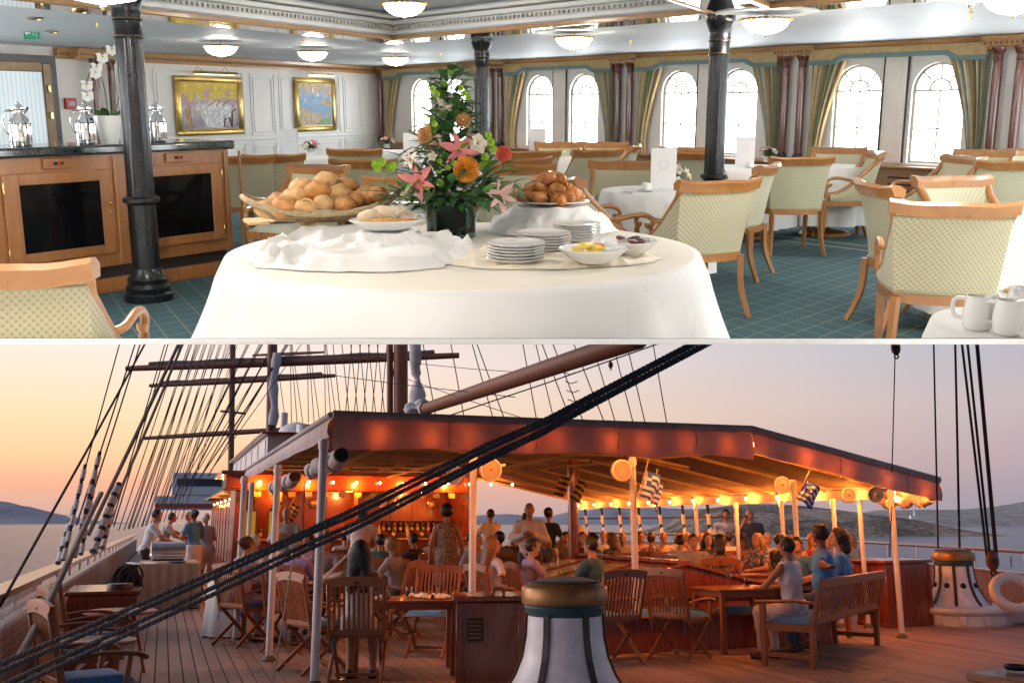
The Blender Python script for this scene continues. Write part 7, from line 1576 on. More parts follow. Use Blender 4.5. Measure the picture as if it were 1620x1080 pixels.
def field(prims, h=.0125, k=.028, grow=0.0, cuts=(), bump=None):
    P = []
    for p in prims:
        if p[0] == 'c': a, b, r = np.array(p[1], float), np.array(p[2], float), max(p[3], p[4]); lo, hi = np.minimum(a, b) - r, np.maximum(a, b) + r
        else: a = np.array(p[1], float); r = np.array(p[2], float); lo, hi = a - r, a + r
        P.append((p, lo - grow, hi + grow))
    lo = np.min([q[1] for q in P], 0) - 3 * h; hi = np.max([q[2] for q in P], 0) + 3 * h; n = np.ceil((hi - lo) / h).astype(int) + 1
    f = np.full(n, .3); ax = [lo[i] + h * np.arange(n[i]) for i in range(3)]
    for p, l, u in P:
        i0 = np.maximum(0, ((l - .06 - lo) / h).astype(int)); i1 = np.minimum(n, ((u + .06 - lo) / h).astype(int) + 2); sl = tuple(slice(a, b) for a, b in zip(i0, i1))
        X, Y, Z = np.meshgrid(ax[0][sl[0]], ax[1][sl[1]], ax[2][sl[2]], indexing='ij')
        if p[0] == 'c':
            a, b = np.array(p[1], float), np.array(p[2], float); d = b - a; L = max(d.dot(d), 1e-9)
            t = np.clip(((X - a[0]) * d[0] + (Y - a[1]) * d[1] + (Z - a[2]) * d[2]) / L, 0, 1)
            g = np.sqrt((X - a[0] - d[0] * t) ** 2 + (Y - a[1] - d[1] * t) ** 2 + (Z - a[2] - d[2] * t) ** 2) - (p[3] + (p[4] - p[3]) * t) - grow
        else:
            a, r = np.array(p[1], float), np.array(p[2], float) + grow; x, y, z = X - a[0], Y - a[1], Z - a[2]
            k0 = np.sqrt((x / r[0]) ** 2 + (y / r[1]) ** 2 + (z / r[2]) ** 2); k1 = np.sqrt((x / r[0] ** 2) ** 2 + (y / r[1] ** 2) ** 2 + (z / r[2] ** 2) ** 2); g = k0 * (k0 - 1) / np.maximum(k1, 1e-6)
        F_ = f[sl]; kk = p[5] if len(p) > 5 and p[0] == 'c' else (p[3] if p[0] == 'e' and len(p) > 3 else k)
        hh = np.clip(.5 + .5 * (g - F_) / kk, 0, 1); f[sl] = g * (1 - hh) + F_ * hh - kk * hh * (1 - hh)
    if cuts or bump:
        X, Y, Z = np.meshgrid(*ax, indexing='ij')
        if bump: f = f + bump[0] * (np.sin(X * bump[1]) * np.sin(Y * bump[1] * 1.1 + 1) * np.sin(Z * bump[1] * .9 + 2))
        for (pt, nn) in cuts:                        # keep the side the normal points away from
            nn = np.array(nn, float); nn /= np.linalg.norm(nn); f = np.maximum(f, (X - pt[0]) * nn[0] + (Y - pt[1]) * nn[1] + (Z - pt[2]) * nn[2])
    f[0] = f[-1] = .1; f[:, 0] = f[:, -1] = .1; f[:, :, 0] = f[:, :, -1] = .1
    return nets(f, lo, h)
def sdf_mesh(name, prims, **kw):
    V, Q = field(prims, **kw); me = bpy.data.meshes.new(name); me.from_pydata(V.tolist(), [], Q.tolist()); me.polygons.foreach_set('use_smooth', [True] * len(me.polygons)); return me
v3 = lambda *a: np.array(a, float)
def skeleton(kind, arms, sex, lean=0.0, yaw=0.0, fat=1.0):
    J = {}; sit = kind == 'sit'; pz = .62 if sit else .97; ph = R_(lean); up = v3(0, math.sin(ph), math.cos(ph)); pel = v3(0, 0, pz); sw = .185 if sex == 'm' else .165
    J['pel'] = pel; J['belly'] = pel + up * .16; J['chest'] = pel + up * .33; J['sh'] = [pel + up * .455 + v3(s * sw, 0, 0) for s in (-1, 1)]; J['neck0'] = pel + up * .49; hu = v3(0, math.sin(ph * .55), math.cos(ph * .55))
    J['neck1'] = J['neck0'] + hu * .09; J['head'] = J['neck0'] + hu * .205 + v3(0, .015, 0); J['up'] = up
    if sit: J['hip'] = [v3(s * .09, .02, .585) for s in (-1, 1)]; J['knee'] = [v3(s * .115, .43, .545) for s in (-1, 1)]; J['ank'] = [v3(s * .12, .40, .10) for s in (-1, 1)]
    else: J['hip'] = [v3(s * .09, 0, .92) for s in (-1, 1)]; J['knee'] = [v3(s * .10, .03, .50) for s in (-1, 1)]; J['ank'] = [v3(s * .105, -.02, .10) for s in (-1, 1)]
    z = pz; S = J['sh']
    T = {'table': [((-.27, .17, .24), (-.10, .40, .20)), ((.27, .17, .24), (.12, .40, .20))], 'lap': [((-.26, -.02, .19), (-.10, .22, .08)), ((.26, -.02, .19), (.08, .24, .08))], 'face': [((-.26, .15, .24), (-.06, .38, .20)), ((.24, .26, .26), (.05, .22, .56))],
         'head': [((-.36, .12, .42), (-.10, .05, .68)), ((.27, .14, .24), (.14, .40, .20))], 'back': [((-.44, -.08, .36), (-.66, -.20, .36)), ((.26, .05, .20), (.10, .30, .12))], 'backr': [((-.26, .05, .20), (-.10, .30, .12)), ((.42, -.10, .36), (.62, -.22, .34))],
         'down': [((-.25, -.03, .19), (-.27, .05, -.06)), ((.25, -.03, .19), (.27, .05, -.06))], 'phone': [((-.27, .06, .22), (-.07, .30, .30)), ((.27, .06, .22), (.07, .30, .30))], 'reach': [((-.25, .22, .22), (-.18, .46, .12)), ((.25, .22, .22), (.16, .48, .10))], 'mouth': [((-.25, -.03, .19), (-.25, .08, -.05)), ((.26, .16, .28), (.06, .20, .55))]}[arms]
    fw = math.sin(ph) * .30
    J['elb'] = [v3(*t[0]) + v3(0, fw, z) for t in T]; J['wri'] = [v3(*t[1]) + v3(0, fw, z) for t in T]
    J['yaw'] = R_(yaw); J['fat'] = fat; J['sex'] = sex; J['sit'] = sit; return J
def head_prims(J):
    c = J['head']; cy_, sy_ = math.cos(J['yaw']), math.sin(J['yaw']); H = lambda x, y, z: c + v3(x * cy_ - y * sy_, x * sy_ + y * cy_, z)
    P = [('e', c + v3(0, 0, .012), (.076, .088, .098), .02), ('e', H(0, .016, -.045), (.060, .070, .072), .02), ('c', H(0, .084, .012), H(0, .100, -.018), .010, .016, .012), ('e', H(0, .072, -.078), (.030, .026, .022), .014), ('c', H(-.035, .074, .030), H(.035, .074, .030), .014, .014, .012), ('c', H(-.018, .086, -.046), H(.018, .086, -.046), .007, .007, .008)]
    for s in (-1, 1): P.append(('e', H(s * .078, -.008, -.002), (.010, .020, .030), .008))
    return P, H
def body_prims(J):
    f = J['fat']; m = J['sex'] == 'm'; up = J['up']; g = {}
    g['torso'] = [('e', J['pel'] + v3(0, -.01, 0), (.165 * (1 if m else 1.05), .125 * f, .125)), ('e', J['belly'] + v3(0, .01 * f, 0), (.140 * f * (1 if m else .9), .105 * f, .15)), ('e', J['chest'], (.165 if m else .145, .112, .175)), ('c', J['sh'][0] * .82 + J['sh'][1] * .18, J['sh'][1] * .82 + J['sh'][0] * .18, .062, .062)]
    if not m:
        for s in (-1, 1): g['torso'].append(('e', J['chest'] + v3(s * .065, .085, -.01), (.055, .05, .055)))
    g['neck'] = [('c', J['neck0'] - up * .02, J['neck1'] + v3(0, .01, .02), .056 if m else .048, .050 if m else .044)]
    for i, s in enumerate((-1, 1)):
        r = 1.0 if m else .88
        g['ua%d' % i] = [('c', J['sh'][i], J['elb'][i], .056 * r, .043 * r)]; g['fa%d' % i] = [('c', J['elb'][i], J['wri'][i], .043 * r, .028 * r)]
        d = J['wri'][i] - J['elb'][i]; d /= np.linalg.norm(d); sd = np.cross(d, v3(0, 0, 1)); sd = sd / (np.linalg.norm(sd) + 1e-6) if np.linalg.norm(sd) > .2 else v3(1, 0, 0); dn = np.cross(sd, d) * -1.0
        w = J['wri'][i]; hp = [('e', w + d * .050, tuple(np.abs(d) * .045 + np.abs(sd) * .036 + np.abs(dn) * .020), .012)]
        for q in range(4): b = w + d * .082 + sd * (.027 - .018 * q); L = (.034, .040, .037, .028)[q]; hp += [('c', b, b + d * L - dn * .004, .0095, .0085, .006), ('c', b + d * L - dn * .004, b + d * (L * 1.5) - dn * (.018), .0085, .0075, .006)]
        tb = w + d * .030 + sd * (.032 * (1 if i else 1)); hp.append(('c', tb, tb + d * .035 + sd * .022, .012, .009, .008)); g['ha%d' % i] = hp
        g['th%d' % i] = [('c', J['hip'][i], J['knee'][i], .088 * (1 if m else 1.02) * (1 + (f - 1) * .5), .058)]; g['shn%d' % i] = [('c', J['knee'][i], J['ank'][i], .056, .036), ('e', J['knee'][i] * .65 + J['ank'][i] * .35 + v3(0, -.022, 0), (.048, .05, .11))]
        a = J['ank'][i]; g['ft%d' % i] = [('c', a + v3(0, -.03, -.055), a + v3(0, .15, -.07), .042, .028), ('c', a, a + v3(0, .02, -.05), .036, .04)]
    g['head'], g['H'] = head_prims(J); return g
PCACHE = {}
def cached(key, fn):
    if key not in PCACHE: PCACHE[key] = fn()
    return PCACHE[key]
def cut_c(p, f): a, b = np.array(p[1]), np.array(p[2]); return ('c', a, a + (b - a) * f, p[3], p[3] + (p[4] - p[3]) * f)
def cloth_mat(name, col, kind=None, col2=(.6, .6, .62)):
    if name in MATS: return MATS[name]
    if not kind: return M(name, col, .8, var=.10, vs=10, bump=.25, bs=22, sheen=.15, rv=.05)
    m, nt, b = _newmat(name); tcn = nt.nodes.new('ShaderNodeTexCoord')
    if kind == 'leopard':
        v = nt.nodes.new('ShaderNodeTexVoronoi'); v.inputs['Scale'].default_value = 34; nt.links.new(tcn.outputs['Object'], v.inputs['Vector']); fac = _math(nt, 'GREATER_THAN', v.outputs['Distance'], .42)
    elif kind == 'bands':
        sp = nt.nodes.new('ShaderNodeSeparateXYZ'); nt.links.new(tcn.outputs['Object'], sp.inputs[0]); n = _noise(nt, tcn.outputs['Object'], 14); fac = _math(nt, 'GREATER_THAN', _math(nt, 'SINE', _math(nt, 'ADD', _math(nt, 'MULTIPLY', sp.outputs[2], 75), _math(nt, 'MULTIPLY', n, 7))), .1)
    else: fac = _math(nt, 'GREATER_THAN', _noise(nt, tcn.outputs['Object'], 26), .52)
    nt.links.new(_mixc(nt, fac, col, col2), b.inputs['Base Color']); b.inputs['Roughness'].default_value = .8; MATS[name] = m; return m
SKIN = {'fair': M('skin_fair', (.46, .25, .17), .5, var=.06, vs=9), 'tan': M('skin_tan', (.36, .18, .11), .5, var=.06, vs=9), 'dark': M('skin_dark', (.17, .08, .05), .5, var=.06, vs=9)}
HAIRC = {'black': (.010, .009, .010), 'dark': (.022, .014, .010), 'brown': (.07, .035, .018), 'light': (.17, .085, .035), 'blond': (.34, .22, .09), 'red': (.26, .085, .03), 'grey': (.28, .27, .26), 'white': (.62, .61, .60)}
NP = [0]
def person(label, loc, rz, kind, arms, sex, top, bottom, hair, skin='fair', lean=0.0, yaw=0.0, fat=1.0, sc=1.0, group=None, h=.0135):
    """top/bottom/hair are (type, colour or material)"""
    key = (kind, arms, sex, lean, yaw, fat, h); J = skeleton(kind, arms, sex, lean, yaw, fat); g = body_prims(J); NP[0] += 1
    allp = [p for k, v in g.items() if k != 'H' for p in v]
    me = cached(('b',) + key, lambda: sdf_mesh('person', allp, h=h)).copy(); me.materials.clear(); me.materials.append(SKIN[skin])
    o = bpy.data.objects.new('person', me); COL.objects.link(o); tag(o, label, 'person', group); pose(o, DECK, loc, rz, sc)
    def wear(name, k, fn, col):
        m_ = cached((name, k) + key, fn).copy(); m_.materials.clear(); m_.materials.append(col if not isinstance(col, tuple) else cloth_mat('cloth_%02x%02x%02x' % tuple(int(c * 255) for c in col), col)); c = bpy.data.objects.new(name, m_); COL.objects.link(c); c.parent = o; return c
    tt, tc_ = top; zp = J['pel'][2]; hem = [((0, 0, zp - .10), (0, 0, -1))]; sl = {'long': (1, 1), 'short': (.62, 0), 'none': (0, 0), 'strap': (0, 0)}
    def mk_top(drop=0):
        P = list(g['torso']); a, b = sl.get(tt, (.4, 0))
        for i in (0, 1):
            if a: P.append(cut_c(g['ua%d' % i][0], a if a < 1 else 1))
            if b: P.append(cut_c(g['fa%d' % i][0], .93))
        cuts = list(hem)
        if tt == 'strap': cuts.append((J['chest'] + J['up'] * .075, J['up']))
        if tt == 'none': cuts += [(v3(s * .172, 0, 0), (s, 0, 0)) for s in (-1, 1)]
        return sdf_mesh('shirt', P, h=h, grow=.016 if sex == 'm' else .013, cuts=cuts, bump=(.006, 36))
    if tt == 'dress':
        def mk_dress():
            P = list(g['torso']) + [('c', J['pel'] + v3(0, 0, -.02), J['pel'] + v3(0, .01, -.42), .165, .175)] if not J['sit'] else list(g['torso']) + [cut_c(g['th%d' % i][0], .85) for i in (0, 1)]
            return sdf_mesh('dress', P, h=h, grow=.014, k=.05, cuts=[(v3(s * .185, 0, 0), (s, 0, 0)) for s in (-1, 1)] + ([((0, 0, zp - .47), (0, 0, -1))] if not J['sit'] else []))
        wear('dress', tt, mk_dress, tc_)
    else: wear('shirt', tt, mk_top, tc_)
    if tt == 'strap':
        for s in (-1, 1):
            q = [J['chest'] + v3(s * .06, -.10, .05), J['sh'][0] * .5 + J['sh'][1] * .5 + v3(s * .085, -.02, .075), J['chest'] + v3(s * .07, .105, .06)]; st_ = MB().tube(wpath([Vector(p) for p in q], 4), .010, 6); c = st_.build('strap', tc_ if not isinstance(tc_, tuple) else cloth_mat('strap_cloth', tc_), o)
    if bottom and tt != 'dress':
        bt_, bc_ = bottom
        def mk_bot():
            P = [g['torso'][0]]; cuts = [((0, 0, zp + .06), (0, 0, 1))]
            if bt_ == 'skirt' and not J['sit']: P += [('c', J['pel'], J['pel'] + v3(0, .02, -.40), .165, .18)]; cuts.append(((0, 0, zp - .44), (0, 0, -1)))
            else:
                fr = {'pants': 1, 'shorts': .85, 'skirt': .9}[bt_]
                for i in (0, 1):
                    P.append(cut_c(g['th%d' % i][0], fr))
                    if bt_ == 'pants': P.append(cut_c(g['shn%d' % i][0], .93)); P.append(g['shn%d' % i][1])
            return sdf_mesh('trousers', P, h=h, grow=.013, cuts=cuts, bump=(.005, 34))
        wear('skirt' if bt_ == 'skirt' else 'trousers', bt_, mk_bot, bc_)
    def mk_shoe(): return sdf_mesh('shoes', [p for i in (0, 1) for p in g['ft%d' % i]], h=h, grow=.007, cuts=[((0, 0, .105), (0, 0, 1))])
    wear('footwear', 's', mk_shoe, M('dark_shoe', (.03, .022, .018), .5))
    ht, hc = hair; H = g['H']; c = J['head']
    if ht:
        fy = v3(-math.sin(J['yaw']), math.cos(J['yaw']), 0); face = [(c + fy * .052 + v3(0, 0, .02), tuple(fy * .85 + v3(0, 0, -.52)))]
        def mk_hair():
            P = [('e', c + v3(0, 0, .020) - fy * .010, (.086, .098, .102))]; cuts = list(face); bump = None; k = .04
            if ht in ('long', 'bob', 'curly'):
                cuts = [(c + fy * .045 + v3(0, 0, .03), tuple(fy * .95 - v3(0, 0, .3)))]
                P = [('e', c + v3(0, 0, .020) - fy * .012, (.094, .104, .108)), ('c', c - fy * .05, c - fy * .075 + v3(0, 0, -.13), .088, .075)]
                if ht == 'long': P += [('c', H(-.055, -.05, -.06), H(-.065, -.125, -.36), .075, .055), ('c', H(.055, -.05, -.06), H(.065, -.125, -.36), .075, .055)]
                if ht == 'curly': bump = (.010, 75)
            if ht == 'bun': P.append(('e', c - fy * .10 + v3(0, 0, .04), (.05, .05, .05)))
            if ht == 'bald': P = [('e', c + v3(0, 0, -.005) - fy * .012, (.082, .094, .088))]; cuts = list(face) + [(c + v3(0, 0, .045), (0, 0, 1))]
            if ht == 'afro': P = [('e', c + v3(0, 0, .03) - fy * .015, (.108, .112, .115))]; bump = (.008, 90)
            return sdf_mesh('hair', P, h=h * .9, k=k, cuts=cuts, bump=bump or (.004, 110))
        wear('hair', ht, mk_hair, M('hair_' + hc, HAIRC[hc], .45, var=.3, vs=20, bump=.5, bs=60, stretch=(5, 5, .6)))
    eye = M('eye_dark', (.015, .012, .01), .2)
    for s in (-1, 1): e = MB().ball(Vector(H(s * .032, .082, .008)), .010, 8, 6, (1.2, .6, .7)); e.build('eye', eye, o)
    return o
def PX(u, y, v=880): q = DV.at(u, v, y); return Vector((q.x, q.y, 0))
WHT, DKP, JEAN, NAVY, BLU, LIL = (.66, .64, .62), (.03, .03, .035), (.04, .07, .14), (.02, .04, .09), (.04, .22, .58), (.42, .34, .52)
D = R_
LEO = cloth_mat('leopard_print', (.05, .035, .03), 'leopard', (.30, .22, .17)); BAND = cloth_mat('blue_band_print', (.06, .09, .22), 'bands', (.60, .52, .42)); PAT = cloth_mat('speckle_print', (.10, .10, .18), 'speck', (.45, .38, .36)); DPAT = cloth_mat('dark_speckle_print', (.03, .03, .035), 'speck', (.25, .2, .14))
def seated(label, u, y, rz, arms, sex, top, bottom, hair, chair=None, **k):
    k['sc'] = .93 * k.get('sc', 1.0)
    p = PX(u, y); r = R_(rz); d = Vector((-math.sin(r), math.cos(r), 0)); o = person(label, p, r, 'sit', arms, sex, top, bottom, hair, **k)
    if chair: c = p + d * .09; teak(c.x, c.y, r, chair)
    return o
# the near tables
seated('woman seen from behind with long black hair and white straps, elbow raised to her head', 570, 9.75, 2, 'head', 'f', ('strap', (.62, .66, .74)), ('skirt', WHT), ('long', 'black'), 'teak armchair under the woman with long black hair', skin='tan', h=.0115)
seated('man in a purple shirt seated with his back turned beside the white post', 462, 12.3, -14, 'table', 'm', ('short', (.24, .19, .48)), ('pants', DKP), ('short', 'grey'), 'teak armchair under the man in the purple shirt', lean=8)
seated('man in a grey jacket over white shirt facing out behind two wine glasses', 517, 14.6, 172, 'table', 'm', ('long', (.20, .18, .19)), ('pants', DKP), ('short', 'grey'), None, skin='tan', lean=6)
seated('woman in a lilac top with brown bun seated by the port walkway posts', 384, 12.9, -38, 'table', 'f', ('long', (.50, .40, .50)), ('pants', (.45, .36, .45)), ('bun', 'brown'), 'teak armchair under the woman with the brown bun', lean=5)
seated('dark haired person in teal beside the waiter in the pink-white shirt', 603, 15.8, 20, 'table', 'f', ('short', (.05, .16, .20)), ('pants', DKP), ('short', 'black'), None, skin='tan', lean=10)
seated('blond woman in a grey striped top leaning over her table', 634, 13.7, 72, 'table', 'f', ('short', (.24, .26, .32)), ('pants', DKP), ('curly', 'light'), 'teak armchair of the blond woman in grey', lean=14)
seated('woman with long light brown hair and lilac blouse, arm along the chair back', 778, 12.7, -58, 'backr', 'f', ('long', (.46, .44, .54)), ('pants', DKP), ('long', 'light'), 'teak armchair behind the louvred locker, arm resting on it', yaw=-20)
seated('young man in a violet shirt in profile with cropped dark hair', 836, 13.2, -72, 'table', 'm', ('short', (.34, .28, .52)), ('pants', DKP), ('short', 'dark'), 'teak armchair under the young man in violet', lean=4, sc=.97)
seated('black haired man in a dark teal shirt in profile beside the skylight', 943, 12.5, 58, 'table', 'm', ('short', (.02, .09, .16)), ('pants', DKP), ('short', 'black'), None, lean=6)
# the bench party
bm_ = bn.matrix_world
def on_bench(x, y=.22): q = bm_ @ Vector((x, y, 0)); return Vector((q.x, q.y, 0))
person('woman in a white sleeveless top with short dark hair seated at the bench end', on_bench(.38, .30), ang - R_(18), 'sit', 'table', 'f', ('none', (.66, .67, .74)), ('pants', (.50, .44, .46)), ('short', 'dark'), 'tan', 4, 0, 1.0, .94, h=.0115)
person('man in a blue shirt seen from behind, arm stretched along the bench back', on_bench(1.25, .20), ang + R_(5), 'sit', 'back', 'm', ('short', BLU), ('pants', NAVY), ('short', 'black'), 'dark', 2, -30, 1.15, 1.04, h=.0115)
person('boy with curly dark hair in a blue shirt at the far end of the bench', on_bench(1.88, .20), ang + R_(12), 'sit', 'lap', 'm', ('short', (.05, .25, .60)), ('pants', NAVY), ('curly', 'dark'), 'fair', 0, 10, .95, 1.0, h=.0115)
seated('man in a blue polo shirt leaning forward over folded arms', 1266, 13.9, 152, 'table', 'm', ('short', (.04, .15, .36)), ('pants', DKP), ('short', 'dark'), None, lean=16)
seated('red haired man in a blue shirt raising a hand to his mouth', 1334, 15.2, 95, 'face', 'm', ('short', (.04, .14, .36)), ('pants', DKP), ('short', 'red'), None, lean=4)
seated('woman with orange hair and a red top behind the blue polo man', 1288, 16.6, 190, 'table', 'f', ('none', (.30, .05, .03)), ('pants', DKP), ('curly', 'red'), None)
seated('black haired man in a black shirt drinking beside the starboard post', 1234, 16.0, -66, 'face', 'm', ('short', (.02, .02, .022)), ('pants', DKP), ('short', 'black'), None)
# the table behind the skylight
seated('woman in a blue and cream banded top with her back turned', 1140, 14.7, -14, 'table', 'f', ('strap', BAND), ('skirt', WHT), ('curly', 'dark'), 'teak armchair under the woman in the banded top', skin='tan', lean=4)
seated('woman with straight dark hair and dark top facing out across the long table', 1121, 16.9, 178, 'table', 'f', ('short', (.03, .025, .03)), ('pants', DKP), ('long', 'dark'), None)
seated('man in a white shirt bending towards the dark haired woman', 1066, 16.4, -52, 'face', 'm', ('short', WHT), ('pants', DKP), ('short', 'dark'), 'teak armchair under the bending man in white', lean=18)
seated('blond woman in a speckled blouse with sunglasses on her head', 1200, 16.2, 128, 'table', 'f', ('short', PAT), ('pants', DKP), ('long', 'blond'), 'teak armchair of the blond woman in the speckled blouse')
seated('bald man in a cream shirt resting his cheek on his hand', 1050, 19.2, 186, 'face', 'm', ('short', (.56, .50, .40)), ('pants', DKP), (None, None), None, skin='tan')
seated('grey haired man in a cream shirt beside the bald man', 1089, 18.8, 196, 'table', 'm', ('short', (.55, .47, .36)), ('pants', DKP), ('bald', 'grey'), None, skin='tan')
seated('woman with curly brown hair in a checked top at the rail table', 1114, 19.4, 165, 'lap', 'f', ('short', PAT), ('pants', DKP), ('curly', 'brown'), None)
seated('black haired man in a white shirt with his back turned, before the standing group', 1153, 18.4, 8, 'table', 'm', ('short', WHT), ('pants', DKP), ('short', 'black'), 'teak armchair under the black haired man in white')
seated('woman with long brown hair beside the black haired man in white', 1175, 18.8, 28, 'lap', 'f', ('short', (.30, .22, .2)), ('pants', DKP), ('long', 'brown'), 'teak armchair under the woman with long brown hair')
person('standing man in a pale blue shirt by the starboard rail', PX(1151, 20.6), D(172), 'stand', 'down', 'm', ('long', (.40, .50, .66)), ('pants', DKP), ('short', 'black'), 'tan')
person('standing woman with reddish hair between two men at the rail', PX(1171, 21.3), D(180), 'stand', 'down', 'f', ('none', DPAT), ('pants', DKP), ('short', 'red'))
person('standing man in a navy shirt with a hand at his mouth by the rail', PX(1190, 20.4), D(150), 'stand', 'mouth', 'm', ('short', NAVY), ('pants', DKP), ('bald', 'grey'), 'tan', 0, 30, 1.15)
# the middle
person('stout bald man in a pale shirt standing and looking at his phone', PX(838, 17.0), D(176), 'stand', 'phone', 'm', ('long', (.70, .66, .68)), ('pants', JEAN), ('bald', 'brown'), 'tan', 2, 0, 1.25, 1.03)
person('woman in a black top and white skirt with black hair tied back', PX(868, 19.0), D(-30), 'stand', 'phone', 'f', ('short', (.02, .02, .02)), ('skirt', WHT), ('bun', 'black'), 'tan')
person('woman in a leopard print dress with curly black hair, back turned', PX(706, 16.4), D(4), 'stand', 'down', 'f', ('dress', LEO), None, ('afro', 'black'), 'tan', 0, 0, 1.15)
person('waiter in a pinkish white shirt bending over a table, back turned', PX(566, 16.8), D(-8), 'stand', 'reach', 'm', ('short', (.62, .52, .50)), ('pants', DKP), ('short', 'black'), 'tan', 22)
person('grey shirted bald man standing by the crossed dark flags', PX(452, 18.4), D(178), 'stand', 'phone', 'm', ('long', (.32, .28, .26)), ('pants', DKP), ('bald', 'white'), 'tan', 6)
person('waiter in a cream shirt standing at the end of the bar counter', PX(776, 21.2), D(35), 'stand', 'reach', 'm', ('short', (.74, .68, .54)), ('pants', DKP), ('short', 'black'), 'tan')
person('waiter in a cream shirt bending beside the dark starboard shrouds', PX(928, 19.6), D(65), 'stand', 'reach', 'm', ('short', (.72, .66, .52)), ('pants', DKP), ('short', 'dark'), 'tan', 26)
person('waiter in yellow stooping behind the stout man', PX(812, 20.6), D(-60), 'stand', 'reach', 'm', ('short', (.72, .60, .36)), ('pants', DKP), ('short', 'black'), 'tan', 30)
seated('black haired person in grey seated in front of the stooping waiter', 790, 17.6, 5, 'table', 'm', ('short', (.16, .16, .19)), ('pants', DKP), ('afro', 'black'), 'teak armchair under the black haired person in grey', skin='tan')
seated('red faced older man seated beside the stout standing man', 811, 19.0, 180, 'table', 'm', ('short', (.12, .06, .05)), ('pants', DKP), (None, None), None, skin='tan')
seated('small man in a grey shirt seated beyond the wooden post', 895, 19.2, 184, 'table', 'm', ('short', (.22, .20, .20)), ('pants', DKP), ('short', 'dark'), 'teak armchair facing the small man in grey')
seated('woman with black ponytail in dark teal beside the cream waiter', 938, 16.8, 48, 'table', 'f', ('short', (.02, .07, .11)), ('pants', DKP), ('bun', 'black'), None, skin='tan')
seated('woman with dark hair facing out below the cream waiter', 922, 18.4, 182, 'table', 'f', ('none', (.10, .04, .03)), ('pants', DKP), ('long', 'dark'), None)
seated('woman with curly light hair and dark patterned top by the starboard shrouds', 968, 17.2, 42, 'lap', 'f', ('short', DPAT), ('pants', DKP), ('curly', 'light'), 'teak armchair under the woman with the patterned top')
# the port walkway
person('waiter in a white short sleeved shirt leaning over the deck buffet', PX(230, 20.0), D(-72), 'stand', 'reach', 'm', ('short', (.62, .66, .70)), ('pants', DKP), ('short', 'black'), 'tan', 14)
person('dark haired cook bending behind the deck buffet', PX(250, 24.0), D(-68), 'stand', 'reach', 'm', ('short', (.45, .42, .42)), ('pants', DKP), ('short', 'dark'), 'tan', 24)
person('woman in a blue top and white skirt holding a plate at the buffet', PX(306, 21.6), D(58), 'stand', 'phone', 'f', ('short', (.06, .24, .46)), ('skirt', (.62, .55, .55)), ('bun', 'dark'), 'tan', 6)
person('white haired woman in pale blue with white shorts at the buffet', PX(327, 22.0), D(54), 'stand', 'phone', 'f', ('short', (.42, .50, .60)), ('shorts', (.62, .56, .52)), ('short', 'white'), 'fair', 10, 0, 1.1, .96)
person('man in a dark shirt with grey cropped hair waiting at the buffet', PX(296, 24.5), D(120), 'stand', 'phone', 'm', ('short', (.05, .05, .06)), ('pants', DKP), ('bald', 'grey'), 'tan')
person('man with black hair standing behind the buffet queue', PX(304, 26.5), D(150), 'stand', 'down', 'm', ('long', (.30, .25, .26)), ('pants', DKP), ('short', 'black'), 'tan', 0, 0, 1, 1.03)
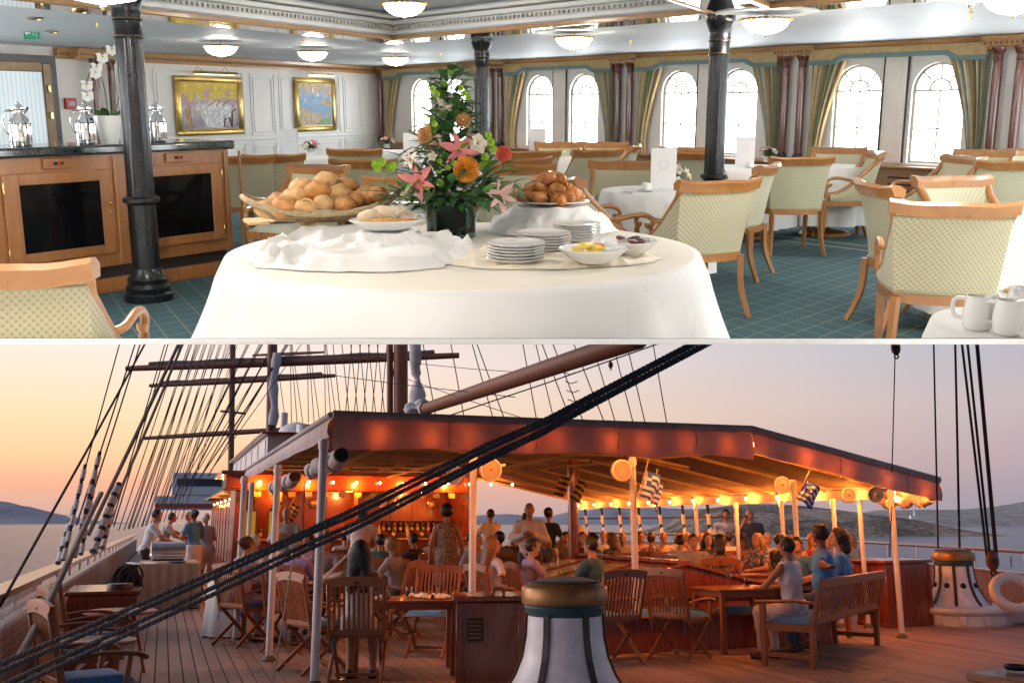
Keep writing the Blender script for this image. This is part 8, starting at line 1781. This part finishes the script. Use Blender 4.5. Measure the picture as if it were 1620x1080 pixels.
EXTRA = [(408, 14.6, 150, 'lap', 'm', ('short', (.55, .50, .50)), ('short', 'white'), 'white haired man between the walkway post and the purple shirt'), (585, 18.2, 175, 'table', 'f', ('short', (.55, .48, .40)), ('curly', 'light'), 'light haired woman in cream in front of the bar counter'), (722, 20.0, 178, 'table', 'm', ('short', (.5, .4, .34)), ('short', 'brown'), 'man in beige between the leopard dress and the locker post'), (905, 20.8, 170, 'table', 'f', ('short', (.5, .3, .2)), ('bun', 'blond'), 'blond woman in apricot beyond the wooden post'), (955, 20.6, 185, 'table', 'm', ('short', (.55, .55, .56)), ('short', 'grey'), 'grey haired man in white beyond the bending cream waiter'), (1076, 20.8, 178, 'lap', 'f', ('short', (.35, .30, .34)), ('long', 'brown'), 'woman in mauve at the rail behind the cream shirts'), (1245, 20.4, 172, 'table', 'm', ('short', (.50, .46, .40)), ('short', 'dark'), 'man in cream at the rail behind the drinking man'), (1130, 21.4, 185, 'table', 'm', ('short', (.30, .34, .42)), ('bald', 'grey'), 'man in slate blue at the rail beside the standing group'), (432, 15.6, -60, 'table', 'm', ('short', (.45, .44, .46)), ('short', 'grey'), 'older man in a pale grey shirt at the wine glass table end'), (492, 16.8, 150, 'table', 'f', ('none', (.35, .12, .10)), ('long', 'dark'), 'woman in a rust top between the waiter and the grey jacket'), (545, 19.2, 10, 'table', 'm', ('short', (.5, .45, .4)), ('short', 'dark'), 'man in a beige shirt sitting up at the bar'), (660, 17.2, 60, 'table', 'm', ('short', (.06, .05, .06)), ('short', 'black'), 'man in black leaning on his table beside the leopard dress'), (688, 19.0, 170, 'table', 'f', ('short', (.42, .33, .30)), ('curly', 'brown'), 'woman in a sand top partly behind the leopard dress'), (744, 18.4, -30, 'table', 'm', ('short', (.50, .40, .30)), ('short', 'dark'), 'man in tan seen past the locker post'), (758, 15.6, 170, 'table', 'm', ('short', (.22, .22, .30)), ('short', 'grey'), 'grey haired man opposite the woman in lilac'), (862, 17.8, 175, 'table', 'f', ('none', (.10, .13, .22)), ('long', 'blond'), 'blond woman in dark blue at the long middle table'), (985, 19.6, 175, 'lap', 'm', ('short', (.48, .46, .44)), ('bald', 'grey'), 'grey haired man in white near the starboard shroud feet'), (1014, 20.2, 190, 'table', 'f', ('short', (.40, .20, .16)), ('curly', 'dark'), 'woman in coral near the starboard shroud feet'), (1030, 17.9, -20, 'table', 'f', ('strap', (.42, .36, .34)), ('bun', 'brown'), 'woman with brown bun and bare shoulders behind the skylight ridge'), (1098, 15.6, 170, 'table', 'm', ('short', (.46, .42, .42)), ('short', 'brown'), 'man in an off-white shirt facing out across the skylight'), (1216, 18.6, 170, 'table', 'm', ('short', (.5, .48, .46)), ('short', 'grey'), 'grey haired man in white behind the blond woman in the speckled blouse'), (1256, 18.6, 160, 'table', 'f', ('short', (.30, .12, .20)), ('long', 'brown'), 'woman in plum behind the man in black'), (1310, 17.6, 175, 'table', 'm', ('short', (.42, .40, .42)), ('bald', 'white'), 'white haired man behind the red haired man'), (1352, 17.2, 120, 'table', 'f', ('short', (.12, .20, .34)), ('curly', 'blond'), 'blond woman in denim blue by the plain mahogany locker')]
for u, y, rz, arms, sex, top, hair, lab in EXTRA: seated(lab, u, y, rz, arms, sex, top, ('pants', DKP), hair, ('teak armchair under the ' + ' '.join(lab.split()[:11])) if -61 < rz < 61 else None, skin='tan' if len(lab) % 2 else 'fair', lean=(len(lab) % 4) * 4)
# ---- empty teak chairs
for u, y, rz, l in ((505, 10.7, -48, 'empty teak armchair turned towards the napkin table, beside the stout corner post'), (683, 11.9, 168, 'teak chair with pale top rail facing out across the napkin table'), (962, 11.3, 28, 'empty teak armchair just behind the brass capped capstan'), (1072, 11.6, -42, 'empty teak armchair with blue cushion beside the skylight bench'), (835, 17.9, -4, 'empty teak armchair in front of the stout man in the pale shirt'), (1045, 17.6, 10, 'empty teak armchair in front of the bald man'), (1003, 18.6, 30, 'empty teak armchair near the starboard shrouds'), (618, 14.9, 5, 'empty teak armchair behind the blond woman in grey')):
    p = PX(u, y); teak(p.x, p.y, R_(rz), l)
